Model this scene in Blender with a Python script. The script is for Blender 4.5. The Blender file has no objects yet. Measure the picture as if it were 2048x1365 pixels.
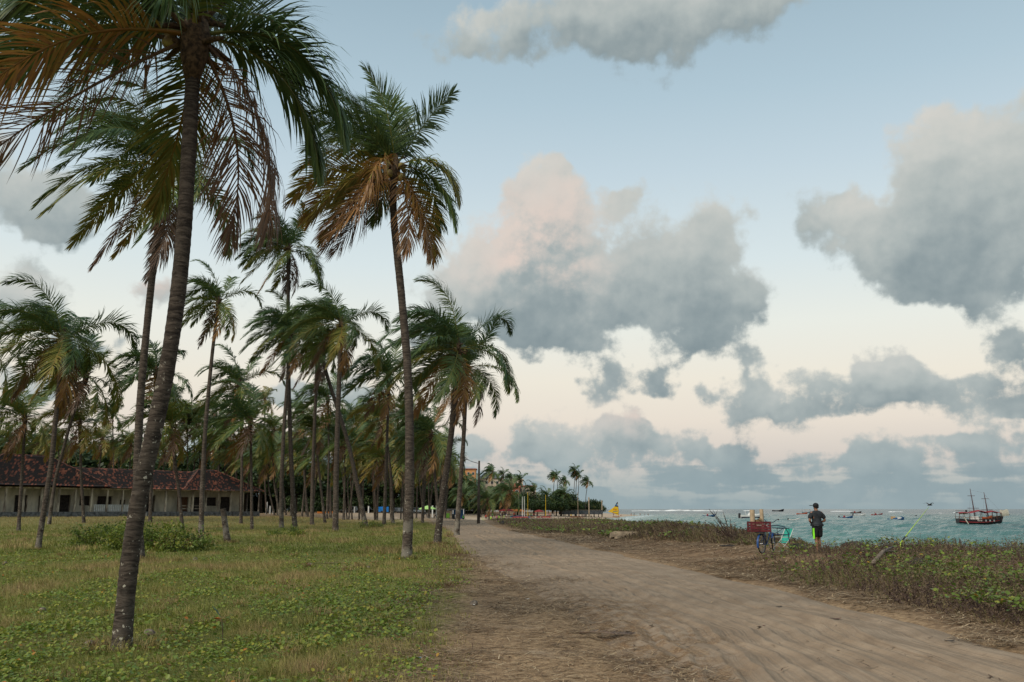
import bpy, bmesh, math, random
import numpy as np
from mathutils import Vector, Matrix, Euler
R = math.radians
random.seed(7)
rng = np.random.default_rng(7)
scene = bpy.context.scene
C = scene.collection

# ------------------------------------------------------------------ camera
FPX, CX, CY, HOR = 1773.0, 1024.0, 682.5, 1018.5      # focal length and horizon in photo pixels
PITCH = math.atan((HOR - CY) / FPX)
EYE = 1.7
cam_d = bpy.data.cameras.new('camera')
cam_d.sensor_width = 36.0
cam_d.lens = 36.0 * FPX / 2048.0
cam_d.clip_start = 0.1
cam_d.clip_end = 60000.0
cam = bpy.data.objects.new('camera', cam_d)
C.objects.link(cam)
cam.location = (0, 0, EYE)
cam.rotation_euler = (math.pi / 2 + PITCH, 0, 0)
scene.camera = cam

def ray(px, py):
    u, v = (px - CX) / FPX, (CY - py) / FPX
    return np.array([u, math.cos(PITCH) - v * math.sin(PITCH), math.sin(PITCH) + v * math.cos(PITCH)])
def at(px, py, Y):
    """world point on the line of sight through a photo pixel at distance Y along the road"""
    d = ray(px, py)
    return Vector((d[0] * Y / d[1], Y, EYE + d[2] * Y / d[1]))
def azel(px, py):
    d = ray(px, py); d = d / np.linalg.norm(d)
    return math.atan2(d[0], d[1]), math.asin(d[2])

# ------------------------------------------------------------------ world: dusk sky with clouds
SUN_AZ, SUN_EL = R(222), R(42)          # behind the camera, a little to the left (azimuth clockwise from +Y)
world = bpy.data.worlds.new('World'); scene.world = world
world.use_nodes = True
wt = world.node_tree; wt.nodes.clear()

class NT:
    """small node-tree writer"""
    def __init__(s, t): s.t = t
    def n(s, typ, **kw):
        o = s.t.nodes.new(typ)
        for k, v in kw.items(): setattr(o, k, v)
        return o
    def put(s, sock, v):
        if isinstance(v, bpy.types.NodeSocket): s.t.links.new(v, sock)
        elif v is not None: sock.default_value = v
    def math(s, op, a, b=None, c=None, clamp=False):
        o = s.n('ShaderNodeMath', operation=op); o.use_clamp = clamp
        s.put(o.inputs[0], a)
        if b is not None: s.put(o.inputs[1], b)
        if c is not None: s.put(o.inputs[2], c)
        return o.outputs[0]
    def vmath(s, op, a, b=None, scale=None):
        o = s.n('ShaderNodeVectorMath', operation=op)
        s.put(o.inputs[0], a)
        if b is not None: s.put(o.inputs[1], b)
        if scale is not None: s.put(o.inputs['Scale'], scale)
        return o.outputs['Value'] if op in ('DOT_PRODUCT', 'LENGTH', 'DISTANCE') else o.outputs[0]
    def smooth(s, x, a, b, o0=0.0, o1=1.0):
        o = s.n('ShaderNodeMapRange', interpolation_type='SMOOTHSTEP')
        s.put(o.inputs[0], x)
        for i, v in zip((1, 2, 3, 4), (a, b, o0, o1)): s.put(o.inputs[i], v)
        return o.outputs[0]
    def lin(s, x, a, b, o0=0.0, o1=1.0):
        o = s.n('ShaderNodeMapRange')
        s.put(o.inputs[0], x)
        for i, v in zip((1, 2, 3, 4), (a, b, o0, o1)): s.put(o.inputs[i], v)
        return o.outputs[0]
    def noise(s, vec, scale, detail=3, rough=0.5, color=False, distortion=0.0):
        o = s.n('ShaderNodeTexNoise'); s.put(o.inputs['Vector'], vec)
        o.inputs['Scale'].default_value = scale; o.inputs['Detail'].default_value = detail
        o.inputs['Roughness'].default_value = rough; o.inputs['Distortion'].default_value = distortion
        return o.outputs['Color'] if color else o.outputs[0]
    def mix(s, f, a, b, blend='MIX'):
        o = s.n('ShaderNodeMix', data_type='RGBA', blend_type=blend)
        s.put(o.inputs[0], f); s.put(o.inputs[6], col4(a)); s.put(o.inputs[7], col4(b))
        return o.outputs[2]
    def ramp(s, f, stops, interp='LINEAR'):
        o = s.n('ShaderNodeValToRGB'); r = o.color_ramp; r.interpolation = interp
        while len(r.elements) < len(stops): r.elements.new(0.5)
        for e, (p, c) in zip(r.elements, stops): e.position = p; e.color = col4(c)
        s.put(o.inputs[0], f)
        return o.outputs[0]
    def mapping(s, vec, loc=(0, 0, 0), scale=(1, 1, 1)):
        o = s.n('ShaderNodeMapping', vector_type='POINT')
        s.put(o.inputs[0], vec); o.inputs[1].default_value = loc; o.inputs[3].default_value = scale
        return o.outputs[0]

def col4(c):
    if isinstance(c, (tuple, list)) and len(c) == 3: return (c[0], c[1], c[2], 1.0)
    return c
def srgb(r, g, b):
    f = lambda v: (v / 255.0 / 12.92) if v <= 10.3 else ((v / 255.0 + 0.055) / 1.055) ** 2.4
    return (f(r), f(g), f(b))

W = NT(wt)
tc = W.n('ShaderNodeTexCoord')
sep = W.n('ShaderNodeSeparateXYZ'); wt.links.new(tc.outputs['Generated'], sep.inputs[0])
az = W.math('ARCTAN2', sep.outputs[0], sep.outputs[1])
el = W.math('ARCSINE', sep.outputs[2])
comb = W.n('ShaderNodeCombineXYZ'); wt.links.new(az, comb.inputs[0]); wt.links.new(el, comb.inputs[1])
P0 = comb.outputs[0]

# clouds: (photo x, y, half-width, half-height) of each puff; together they make the cumulus in the photograph
PUFFS = [(1110, 560, 260, 165), (1085, 430, 95, 130), (960, 540, 130, 110), (1395, 480, 115, 125), (1330, 590, 215, 105),
         (1080, 660, 180, 72), (1450, 620, 130, 95), (1240, 400, 85, 38), (1000, 610, 150, 115),
         (1220, 755, 85, 68), (1320, 755, 55, 62), (1410, 688, 125, 30), (1175, 800, 70, 24),
         (1925, 310, 150, 150), (1880, 440, 180, 150), (2010, 460, 200, 165), (1790, 500, 145, 90), (1660, 430, 62, 78),
         (1900, 555, 220, 55), (1730, 560, 50, 40),
         (1270, 35, 270, 130), (1470, 5, 190, 80), (980, 70, 150, 60),
         (1800, 770, 150, 92), (1795, 715, 55, 60), (1690, 805, 85, 58), (1915, 800, 105, 40),
         (1500, 800, 95, 75), (1475, 755, 55, 48), (1600, 768, 38, 42), (1560, 842, 140, 40),
         (2045, 690, 75, 95), (2045, 800, 70, 50), (1270, 872, 140, 56), (1110, 895, 160, 52), (1440, 900, 150, 40),
         (1090, 842, 60, 24), (1740, 915, 200, 42), (1945, 895, 170, 60), (1240, 945, 200, 26),
         (80, 400, 180, 90), (40, 610, 130, 90), (190, 690, 80, 60), (320, 590, 60, 62), (470, 565, 90, 36),
         (700, 800, 110, 56), (560, 800, 80, 44), (840, 665, 60, 44), (60, 770, 130, 50),
         (920, 905, 120, 44), (420, 890, 200, 46), (-80, 300, 130, 80), (2150, 250, 160, 120), (1100, 330, 60, 60)]
# coverage (r), light from above (g) and sun-warmth (b) of the clouds on a coarse grid of directions, 2 degrees apart;
# the noise below breaks it up into billows
GA, GE = np.linspace(-0.64, 0.64, 260), np.linspace(-0.02, 0.66, 150)
gA, gE = np.meshgrid(GA, GE)
cov = np.zeros_like(gA)
for (x, y, rx, ry) in PUFFS:
    if y > 650: rx, ry = rx * 0.9, ry * 0.86
    a0, e0 = azel(x, y); a1, _ = azel(x + rx, y); _, e1 = azel(x, y - ry)
    q = 1.0 - np.hypot((gA - a0) / (a1 - a0), (gE - e0) / (e1 - e0)) / 1.12
    cov = np.maximum(cov, q) + 0.10 * np.minimum(np.maximum(cov, 0), np.maximum(q, 0))
rel = np.zeros_like(cov); inside = cov > 0.12
for j in range(cov.shape[1]):
    i = 0
    while i < cov.shape[0]:
        if inside[i, j]:
            k = i
            while k < cov.shape[0] and inside[k, j]: k += 1
            rel[i:k, j] = np.linspace(0, 1, k - i) if k - i > 1 else 0.5
            i = k
        else: i += 1
def blur(a, n):
    for ax in (0, 1):
        for _ in range(2):
            p = np.pad(a, [(n, n) if q == ax else (0, 0) for q in (0, 1)], mode='edge')
            a = sum(np.roll(p, k, ax) for k in range(-n, n + 1)) / (2 * n + 1)
            a = a[n:-n, :] if ax == 0 else a[:, n:-n]
    return a
wgt = blur(inside.astype(float), 3) + 1e-3
rel = blur(rel * inside, 3) / wgt
left = (blur(inside.astype(float), 6) - np.roll(blur(inside.astype(float), 6), 12, 1))      # rises where the cloud's left flank is
litg = np.clip(0.06 + 0.72 * rel ** 1.1 + 0.35 * np.clip(left, 0, 1), 0, 1)
WARMS = [(1075, 500, 120, 90, 1.0), (1110, 420, 60, 70, 0.7), (310, 560, 80, 70, 0.8), (1260, 835, 120, 40, 0.7), (1130, 480, 90, 90, 0.5)]
wg_ = np.zeros_like(cov)
for (x, y, rx, ry, k) in WARMS:
    a0, e0 = azel(x, y); a1, _ = azel(x + rx, y); _, e1 = azel(x, y - ry)
    wg_ = np.maximum(wg_, k * np.exp(-((gA - a0) / (a1 - a0)) ** 2 - ((gE - e0) / (e1 - e0)) ** 2))
cov = blur(cov, 1)
ROWS = np.concatenate([np.linspace(0.03, 0.17, 9), np.linspace(0.195, 0.60, 14)])
COLS = np.linspace(-0.60, 0.60, 32)
def pick(a, e, z): return a[int(np.argmin(abs(GE - e))), int(np.argmin(abs(GA - z)))]

warp = W.vmath('SUBTRACT', W.noise(P0, 11.0, 4, 0.6, color=True), (0.5, 0.5, 0.5))
PW = W.vmath('ADD', P0, W.vmath('MULTIPLY', warp, (0.12, 0.085, 0.0)))
ws = W.n('ShaderNodeSeparateXYZ'); wt.links.new(PW, ws.inputs[0])
azt = W.lin(ws.outputs[0], -0.60, 0.60)
row = None
for i, e in enumerate(ROWS):
    o = W.ramp(azt, [(k / 31.0, (max(0, float(pick(cov, e, z))), float(pick(litg, e, z)), float(pick(wg_, e, z)))) for k, z in enumerate(COLS)], 'EASE' if False else 'LINEAR')
    row = o if row is None else W.mix(W.smooth(ws.outputs[1], float(ROWS[i - 1]), float(e)), row, o)
rs = W.n('ShaderNodeSeparateColor'); wt.links.new(row, rs.inputs[0])
inframe = W.math('MULTIPLY', W.smooth(W.math('ABSOLUTE', az), 0.70, 0.58), W.smooth(el, 0.66, 0.56))
gen = W.smooth(W.noise(W.mapping(P0, (3.1, 1.7, 0), (1.0, 1.9, 1.0)), 2.3, 2, 0.5), 0.46, 0.72, 0.0, 0.8)   # cumulus goes on all round, outside the frame
covn = W.math('MULTIPLY_ADD', W.math('SUBTRACT', rs.outputs[0], gen), inframe, gen)
band = W.smooth(el, 0.088, 0.03)
bn = W.noise(W.mapping(P0, (0.3, 0, 0), (5.0, 30.0, 1.0)), 1.5, 3, 0.55)
covn = W.math('MAXIMUM', covn, W.math('MULTIPLY', band, W.smooth(bn, 0.30, 0.58, 0.12, 0.55)))
n0 = W.noise(P0, 17.0, 8, 0.64)
n1 = W.noise(W.vmath('ADD', P0, (-0.006, 0.012, 0)), 17.0, 3, 0.55)
F0 = W.math('MULTIPLY_ADD', W.math('SUBTRACT', n0, W.smooth(el, 0.27, 0.16, 0.5, 0.53)), W.smooth(el, 0.27, 0.16, 0.9, 1.35), covn)
alpha = W.smooth(F0, 0.18, 0.45)
lowlit = W.math('MULTIPLY_ADD', W.math('SUBTRACT', bn, 0.5), 0.5, 0.42)
lit = W.math('MULTIPLY_ADD', W.math('SUBTRACT', rs.outputs[1], 0.42), inframe, 0.42)
lit = W.math('ADD', lit, W.math('MULTIPLY', W.math('SUBTRACT', n0, n1), 0.55), clamp=True)
lit = W.math('ADD', lit, W.smooth(F0, 0.36, 0.12, 0.0, 0.12), clamp=True)
cloud = W.ramp(lit, [(0.0, srgb(124, 140, 146)), (0.22, srgb(147, 160, 163)), (0.45, srgb(174, 183, 182)), (0.70, srgb(196, 200, 196)), (1.0, srgb(216, 213, 206))])
# last warm light on the tops that still see the sun
cloud = W.mix(W.math('MULTIPLY', W.math('MULTIPLY', rs.outputs[2], inframe), W.smooth(W.math('ADD', lit, W.math('SUBTRACT', n0, 0.5)), 0.25, 0.75)), cloud, srgb(233, 212, 200))
hz = [(0.0, (150, 169, 175)), (0.03, (180, 186, 185)), (0.055, (214, 204, 196)), (0.095, (236, 224, 209)), (0.14, (243, 235, 218)), (0.20, (239, 241, 231)),
      (0.27, (222, 234, 235)), (0.37, (200, 218, 227)), (0.45, (182, 205, 217)), (0.57, (160, 185, 199)), (0.9, (134, 162, 182)), (1.0, (128, 157, 179))]
clear = W.ramp(W.math('DIVIDE', el, 1.2), [(min(1, e / 1.2), srgb(*c)) for e, c in hz])
skyt = W.n('ShaderNodeTexSky', sky_type='NISHITA')
skyt.sun_disc = False
skyt.sun_elevation = SUN_EL
skyt.sun_rotation = SUN_AZ
SKY_STRENGTH = 0.10
nish = W.vmath('SCALE', skyt.outputs[0], scale=SKY_STRENGTH)
base = W.mix(0.08, clear, nish)
cloud = W.mix(W.smooth(el, 0.10, 0.015, 0.0, 0.65), cloud, srgb(150, 169, 175))       # far clouds sink into the sea air
skyc = W.mix(alpha, base, cloud)
skyc = W.mix(W.smooth(el, 0.0, -0.05), skyc, srgb(120, 128, 124))
skyc = W.vmath('SCALE', skyc, scale=1.0 / SKY_STRENGTH)
bg = W.n('ShaderNodeBackground'); bg.inputs[1].default_value = SKY_STRENGTH
wt.links.new(skyc, bg.inputs[0])
wo = W.n('ShaderNodeOutputWorld'); wt.links.new(bg.outputs[0], wo.inputs[0])
world.cycles.sampling_method = 'NONE'

# ------------------------------------------------------------------ sun and exposure
sun_d = bpy.data.lights.new('sun', 'SUN')
sun_d.energy = 3.2; sun_d.angle = R(40); sun_d.color = (1.0, 0.88, 0.73)
sun = bpy.data.objects.new('sun', sun_d); C.objects.link(sun)
sd = Vector((math.sin(SUN_AZ) * math.cos(SUN_EL), math.cos(SUN_AZ) * math.cos(SUN_EL), math.sin(SUN_EL)))
sun.rotation_euler = (-sd).to_track_quat('-Z', 'Y').to_euler()
scene.view_settings.view_transform = 'Standard'
scene.view_settings.look = 'None'
scene.view_settings.gamma = 1.0
scene.view_settings.exposure = 0.0
scene.render.engine = 'CYCLES'
scene.cycles.max_bounces = 5
scene.cycles.diffuse_bounces = 3
scene.cycles.glossy_bounces = 2
scene.cycles.transmission_bounces = 3
scene.cycles.use_denoising = True

# ------------------------------------------------------------------ helpers: meshes, materials, names
def vnoise(x, y, seed=0):
    x = np.asarray(x, float); y = np.asarray(y, float)
    xi, yi = np.floor(x).astype(np.int64), np.floor(y).astype(np.int64)
    fx, fy = x - xi, y - yi
    fx = fx * fx * (3 - 2 * fx); fy = fy * fy * (3 - 2 * fy)
    def h(a, b):
        n = (a * 374761393 + b * 668265263 + seed * 1442695041) & 0xffffffff
        n = ((n ^ (n >> 13)) * 1274126177) & 0xffffffff
        return ((n ^ (n >> 16)) & 0xffff) / 65535.0
    a, b, c, d = h(xi, yi), h(xi + 1, yi), h(xi, yi + 1), h(xi + 1, yi + 1)
    return (a * (1 - fx) + b * fx) * (1 - fy) + (c * (1 - fx) + d * fx) * fy
def fbm(x, y, seed=0, o=4):
    s, a, t = 0.0, 1.0, 0.0
    for i in range(o):
        s = s + a * vnoise(np.asarray(x) * 2 ** i, np.asarray(y) * 2 ** i, seed + i); t += a; a *= 0.5
    return s / t
def sstep(a, b, x):
    t = np.clip((np.asarray(x, float) - a) / (b - a), 0, 1); return t * t * (3 - 2 * t)

def mesh_np(name, verts, faces, attrs=None, smooth=False, mats=(), mat_idx=None):
    """faces: list of (M,k) int arrays"""
    me = bpy.data.meshes.new(name)
    verts = np.asarray(verts, np.float32)
    me.vertices.add(len(verts)); me.vertices.foreach_set('co', verts.ravel())
    faces = [np.asarray(f, np.int32) for f in faces if len(f)]
    loops = np.concatenate([f.ravel() for f in faces])
    sizes = np.concatenate([np.full(len(f), f.shape[1], np.int32) for f in faces])
    starts = np.concatenate([[0], np.cumsum(sizes)[:-1]]).astype(np.int32)
    me.loops.add(len(loops)); me.loops.foreach_set('vertex_index', loops)
    me.polygons.add(len(sizes)); me.polygons.foreach_set('loop_start', starts)
    if smooth: me.polygons.foreach_set('use_smooth', np.ones(len(sizes), bool))
    if mat_idx is not None: me.polygons.foreach_set('material_index', np.asarray(mat_idx, np.int32))
    for k, v in (attrs or {}).items():
        v = np.asarray(v, np.float32)
        if v.ndim == 1:
            a = me.attributes.new(k, 'FLOAT', 'POINT'); a.data.foreach_set('value', v)
        else:
            a = me.attributes.new(k, 'FLOAT_COLOR', 'POINT')
            if v.shape[1] == 3: v = np.concatenate([v, np.ones((len(v), 1), np.float32)], 1)
            a.data.foreach_set('color', v.ravel())
    for m in mats: me.materials.append(m)
    me.update(calc_edges=True); me.validate()
    return me

class MB:
    """collects simple shapes into one mesh"""
    def __init__(s): s.v = []; s.f = []; s.m = []
    def add(s, vs, fs, m=0):
        o = len(s.v); s.v += [tuple(v) for v in vs]; s.f += [tuple(i + o for i in f) for f in fs]; s.m += [m] * len(fs); return s
    def box(s, c, d, m=0, rz=0.0, taper=1.0, rot=None):
        x, y, z = d[0] / 2, d[1] / 2, d[2] / 2
        M = rot if rot is not None else Matrix.Rotation(rz, 3, 'Z')
        vs = []
        for dz, t in ((-z, 1.0), (z, taper)):
            for dx, dy in ((-x, -y), (x, -y), (x, y), (-x, y)): vs.append(M @ Vector((dx * t, dy * t, dz)) + Vector(c))
        return s.add(vs, [(3, 2, 1, 0), (4, 5, 6, 7), (0, 1, 5, 4), (1, 2, 6, 5), (2, 3, 7, 6), (3, 0, 4, 7)], m)
    def tube(s, pts, r, n=8, m=0, cap=True, squash=None):
        pts = [Vector(p) for p in pts]
        rs = r if isinstance(r, (list, tuple)) else [r] * len(pts)
        o = len(s.v); up = None
        for i, p in enumerate(pts):
            t = (pts[min(i + 1, len(pts) - 1)] - pts[max(i - 1, 0)])
            t = t.normalized() if t.length > 1e-9 else Vector((0, 0, 1))
            if up is None: up = Vector((0, 0, 1)) if abs(t.z) < 0.9 else Vector((0, 1, 0))
            a = up - t * up.dot(t)
            if a.length < 1e-6: a = t.orthogonal()
            a.normalize(); b = t.cross(a); up = a
            for k in range(n):
                q = 2 * math.pi * k / n
                s.v.append(tuple(p + (a * math.cos(q) + b * math.sin(q)) * rs[i]))
        L = len(pts)
        for i in range(L - 1):
            for k in range(n):
                s.f.append((o + i * n + k, o + i * n + (k + 1) % n, o + (i + 1) * n + (k + 1) % n, o + (i + 1) * n + k)); s.m.append(m)
        if cap:
            s.f.append(tuple(o + k for k in reversed(range(n)))); s.m.append(m)
            s.f.append(tuple(o + (L - 1) * n + k for k in range(n))); s.m.append(m)
        return s
    def ball(s, c, r, n=8, k=6, m=0, rot=None):
        r = (r, r, r) if not isinstance(r, (tuple, list)) else r
        o = len(s.v)
        for i in range(1, k):
            a = math.pi * i / k
            for j in range(n):
                b = 2 * math.pi * j / n
                q = Vector((r[0] * math.sin(a) * math.cos(b), r[1] * math.sin(a) * math.sin(b), r[2] * math.cos(a)))
                if rot is not None: q = rot @ q
                s.v.append(tuple(q + Vector(c)))
        t, d = Vector((0, 0, r[2])), Vector((0, 0, -r[2]))
        if rot is not None: t, d = rot @ t, rot @ d
        s.v.append(tuple(t + Vector(c))); s.v.append(tuple(d + Vector(c)))
        T, D = len(s.v) - 2, len(s.v) - 1
        for i in range(k - 2):
            for j in range(n):
                s.f.append((o + i * n + j, o + (i + 1) * n + j, o + (i + 1) * n + (j + 1) % n, o + i * n + (j + 1) % n)); s.m.append(m)
        for j in range(n):
            s.f.append((T, o + j, o + (j + 1) % n)); s.m.append(m)
            s.f.append((D, o + (k - 2) * n + (j + 1) % n, o + (k - 2) * n + j)); s.m.append(m)
        return s
    def quad(s, a, b, c, d, m=0): return s.add([a, b, c, d], [(0, 1, 2, 3)], m)
    def mesh(s, name, mats, smooth=False):
        me = bpy.data.meshes.new(name); me.from_pydata(s.v, [], s.f)
        for q in (mats if isinstance(mats, (list, tuple)) else [mats]): me.materials.append(q)
        me.polygons.foreach_set('material_index', np.array(s.m, np.int32))
        if smooth: me.polygons.foreach_set('use_smooth', np.ones(len(s.f), bool))
        me.update(); return me
    def build(s, name, mats, parent=None, smooth=False, loc=None):
        return link(name, s.mesh(name, mats, smooth), parent, loc)

def link(name, data, parent=None, loc=None, rot=None, scale=None):
    o = bpy.data.objects.new(name, data); C.objects.link(o)
    if parent is not None: o.parent = parent
    if loc is not None: o.location = loc
    if rot is not None: o.rotation_euler = rot
    if scale is not None: o.scale = (scale,) * 3 if isinstance(scale, (int, float)) else scale
    return o
def tag(o, label, cat, group=None):
    o['label'] = label; o['category'] = cat
    if group: o['group'] = group
    return o
def thing(name, label, cat, loc=(0, 0, 0), rz=0.0, group=None):
    o = link(name, None, None, loc, (0, 0, rz)); o.empty_display_size = 0.1
    return tag(o, label, cat, group)
def struct(o): o['kind'] = 'structure'; return o
def stuff(o, label=None, cat=None):
    o['kind'] = 'stuff'
    if label: o['label'] = label
    if cat: o['category'] = cat
    return o
def copy_thing(root, loc, rz=None, label=None, scale=None):
    r = root.copy(); C.objects.link(r); r.location = loc
    if rz is not None: r.rotation_euler = (0, 0, rz)
    if label: r['label'] = label
    if scale: r.scale = (scale,) * 3
    for ch in list(root.children):
        c = ch.copy(); C.objects.link(c); c.parent = r
        for g in ch.children:
            d = g.copy(); C.objects.link(d); d.parent = c
    return r

MATS = {}
def mat(name, c, rough=0.8, var=0.25, scale=6.0, c2=None, bump=0.0, spec=0.3, metal=0.0, coord='Object', stretch=(1, 1, 1)):
    """a plain surface: colour broken by noise, with a little relief"""
    if name in MATS: return MATS[name]
    m = bpy.data.materials.new(name); m.use_nodes = True; t = m.node_tree; N = NT(t)
    b = t.nodes['Principled BSDF']
    tcn = N.n('ShaderNodeTexCoord')
    v = N.mapping(tcn.outputs[coord], (0, 0, 0), stretch)
    f = N.noise(v, scale, 5, 0.6)
    c2 = c2 or tuple(max(0.0, q * (1 - 1.6 * var)) for q in c)
    hi = tuple(min(1.0, q * (1 + 0.5 * var)) for q in c)
    t.links.new(N.mix(N.smooth(f, 0.30, 0.72), c2, hi), b.inputs['Base Color'])
    b.inputs['Roughness'].default_value = rough; b.inputs['Metallic'].default_value = metal
    b.inputs['Specular IOR Level'].default_value = spec
    if bump:
        bn_ = N.n('ShaderNodeBump'); bn_.inputs['Strength'].default_value = bump; bn_.inputs['Distance'].default_value = 0.02
        t.links.new(N.noise(v, scale * 3, 4, 0.6), bn_.inputs['Height']); t.links.new(bn_.outputs[0], b.inputs['Normal'])
    MATS[name] = m
    return m
def tint_mat(name, stops, rough=0.6, trans=0.25, spec=0.3, nscale=3.0, namp=0.12):
    """foliage: colour from the leaf's own age (attribute tint), a part of the light passes through"""
    m = bpy.data.materials.new(name); m.use_nodes = True; t = m.node_tree; N = NT(t)
    b = t.nodes['Principled BSDF']; out = t.nodes['Material Output']
    a = N.n('ShaderNodeAttribute', attribute_name='tint')
    tcn = N.n('ShaderNodeTexCoord')
    f = N.math('ADD', a.outputs['Fac'], N.math('MULTIPLY', N.math('SUBTRACT', N.noise(tcn.outputs['Object'], nscale, 2), 0.5), namp * 2), clamp=True)
    c = N.ramp(f, stops)
    t.links.new(c, b.inputs['Base Color'])
    b.inputs['Roughness'].default_value = rough; b.inputs['Specular IOR Level'].default_value = spec
    tr = N.n('ShaderNodeBsdfTranslucent'); t.links.new(c, tr.inputs[0])
    mx = N.n('ShaderNodeMixShader'); mx.inputs[0].default_value = trans
    t.links.new(b.outputs[0], mx.inputs[1]); t.links.new(tr.outputs[0], mx.inputs[2]); t.links.new(mx.outputs[0], out.inputs[0])
    return m

# ------------------------------------------------------------------ the land: heights, coast, road
def table(pts):
    y = np.array([p[0] for p in pts], float); v = np.array([p[1] for p in pts], float)
    yy = np.linspace(y[0], y[-1], 6000); vv = np.interp(yy, y, v)
    return yy, vv
def curve(pts, sm=0.0):
    yy, vv = table(pts)
    def f(Y):
        Y = np.asarray(Y, float)
        if sm <= 0: return np.interp(Y, yy, vv)
        w = sm * (1 + np.abs(Y) * 0.06)
        return (np.interp(Y - w, yy, vv) + 2 * np.interp(Y - w / 2, yy, vv) + 2 * np.interp(Y, yy, vv) + 2 * np.interp(Y + w / 2, yy, vv) + np.interp(Y + w, yy, vv)) / 8.0
    return f
road_l = curve([(-60, 6), (-10, 2.6), (0, 1.9), (5, 1.7), (8.7, 1.5), (15, 1.2), (22.8, 0.2), (24.7, -0.2), (32.8, -1.2), (36.8, -1.8), (53, -3.0), (72, -4.6), (81, -5.6), (112, -9.0), (150, -16), (200, -24), (300, -42)], 2.0)
road_r = curve([(-60, 11), (-10, 7.5), (0, 6.9), (5, 6.6), (8.7, 6.3), (15, 6.0), (22.8, 5.5), (24.7, 5.35), (32.8, 4.2), (36.8, 3.8), (53, 2.3), (72, 0), (81, -1.1), (112, -3.6), (150, -6), (200, -10), (300, -18)], 2.0)
grass_e = curve([(-60, 2.0), (0, -0.9), (8.7, -0.85), (15, -1.0), (22.8, -1.1), (30, -1.35), (40, -2.2), (70, -4.8), (85, -6.2), (112, -10), (150, -18), (300, -50)], 1.5)
dune_e = curve([(-60, 12), (0, 7.8), (5, 7.7), (12.5, 7.2), (17.5, 6.75), (20.5, 6.3), (24, 6.2), (27, 6.8), (29, 8.4), (30.3, 10.4), (31.3, 12.2), (32, 14), (33, 18)], 0.4)
bluff_e = curve([(33, 13), (35, 11.2), (38, 9.6), (41, 7.6), (45, 6.6), (50, 5.6), (60, 4.4), (66, 1.4), (70, 1.0), (80, 0.1), (100, -1.6), (130, -4), (140, -4)], 1.0)
coast = curve([(-80, 40), (0, 27), (15, 22), (25, 17.5), (31, 14.2), (33, 12.3), (35, 12.4), (38, 13), (45, 12.0), (60, 11.6), (80, 12.2), (100, 13.2), (130, 14), (170, 13), (230, 15), (300, 31), (400, 50), (500, 70), (590, 92), (620, 92), (640, 70), (670, 10), (760, -300), (900, -2500), (5000, -9000)], 1.0)
SEA = -2.2
def H(X, Y):
    X = np.asarray(X, float); Y = np.asarray(Y, float)
    z = (fbm(X * 0.12, Y * 0.12, 3) - 0.5) * 0.30 * sstep(3, 12, np.abs(X - (road_l(Y) + road_r(Y)) / 2))
    z = z + (fbm(X * 0.9, Y * 0.9, 5, 3) - 0.5) * 0.07 * sstep(1.8, 3.2, np.abs(X - (road_l(Y) + road_r(Y)) / 2))
    c = coast(Y); d = c - X; xr = road_r(Y)
    u = np.clip((X - xr) / np.maximum(c - xr, 1.0), 0, 1)
    ridge = (0.60 - 0.38 * sstep(55, 75, Y)) * sstep(0.25, 0.75, u) * sstep(36, 46, Y) * sstep(135, 105, Y) * (0.55 + 0.9 * fbm(X * 0.25, Y * 0.1, 11, 2))
    mound = 0.42 * sstep(0.02, 0.40, u) * sstep(32.0, 27.5, Y) * (0.5 + fbm(X * 0.35, Y * 0.35, 12, 2))
    flat = 0.17 * sstep(0.2, 0.5, u) * sstep(26, 30, Y) * sstep(46, 40, Y)
    knoll = 0.30 * np.exp(-((X - 13.0) / 1.1) ** 2 - ((Y - 32.6) / 1.6) ** 2) + 0.25 * np.exp(-((X - 11.0) / 0.8) ** 2 - ((Y - 36.0) / 1.2) ** 2)
    z = z + np.maximum(np.maximum(ridge, mound), flat) + knoll
    tuss = 0.30 * np.exp(-((X + 1.0) / 9.0) ** 2 - ((Y - 118) / 12.0) ** 2)            # low grassy rise beside the lamp post
    z = z + tuss + 0.45 * np.exp(-((X + 12) / 5.0) ** 2 - ((Y - 128) / 7.0) ** 2)
    z = z + 0.6 * sstep(78, 104, Y) * sstep(-16, -32, X)
    bluff = sstep(150, 125, Y)
    zb = z - 5.0 * sstep(1.2, -3.0, d + (fbm(Y * 0.4, X * 0.1, 31, 3) - 0.5) * 2.0)
    zbeach = np.minimum(z, -2.75 + 0.052 * np.clip(d, -60, 60) + 0.25)
    z = zb * bluff + zbeach * (1 - bluff)
    z = np.where(d < -4, np.minimum(z, SEA - 0.6 - 0.02 * np.clip(-d, 0, 200)), z)
    return z
def h1(x, y): return float(H(np.array([x]), np.array([y]))[0])
def ground(px, py, lo=4.0, hi=700.0):
    """where the line of sight through a photo pixel meets the land"""
    d = ray(px, py); Y = np.geomspace(lo, hi, 700); X = d[0] / d[1] * Y; Z = EYE + d[2] / d[1] * Y
    k = np.nonzero(Z <= H(X, Y))[0]
    return at(px, py, float(Y[k[0]]) if len(k) else hi)

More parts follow.
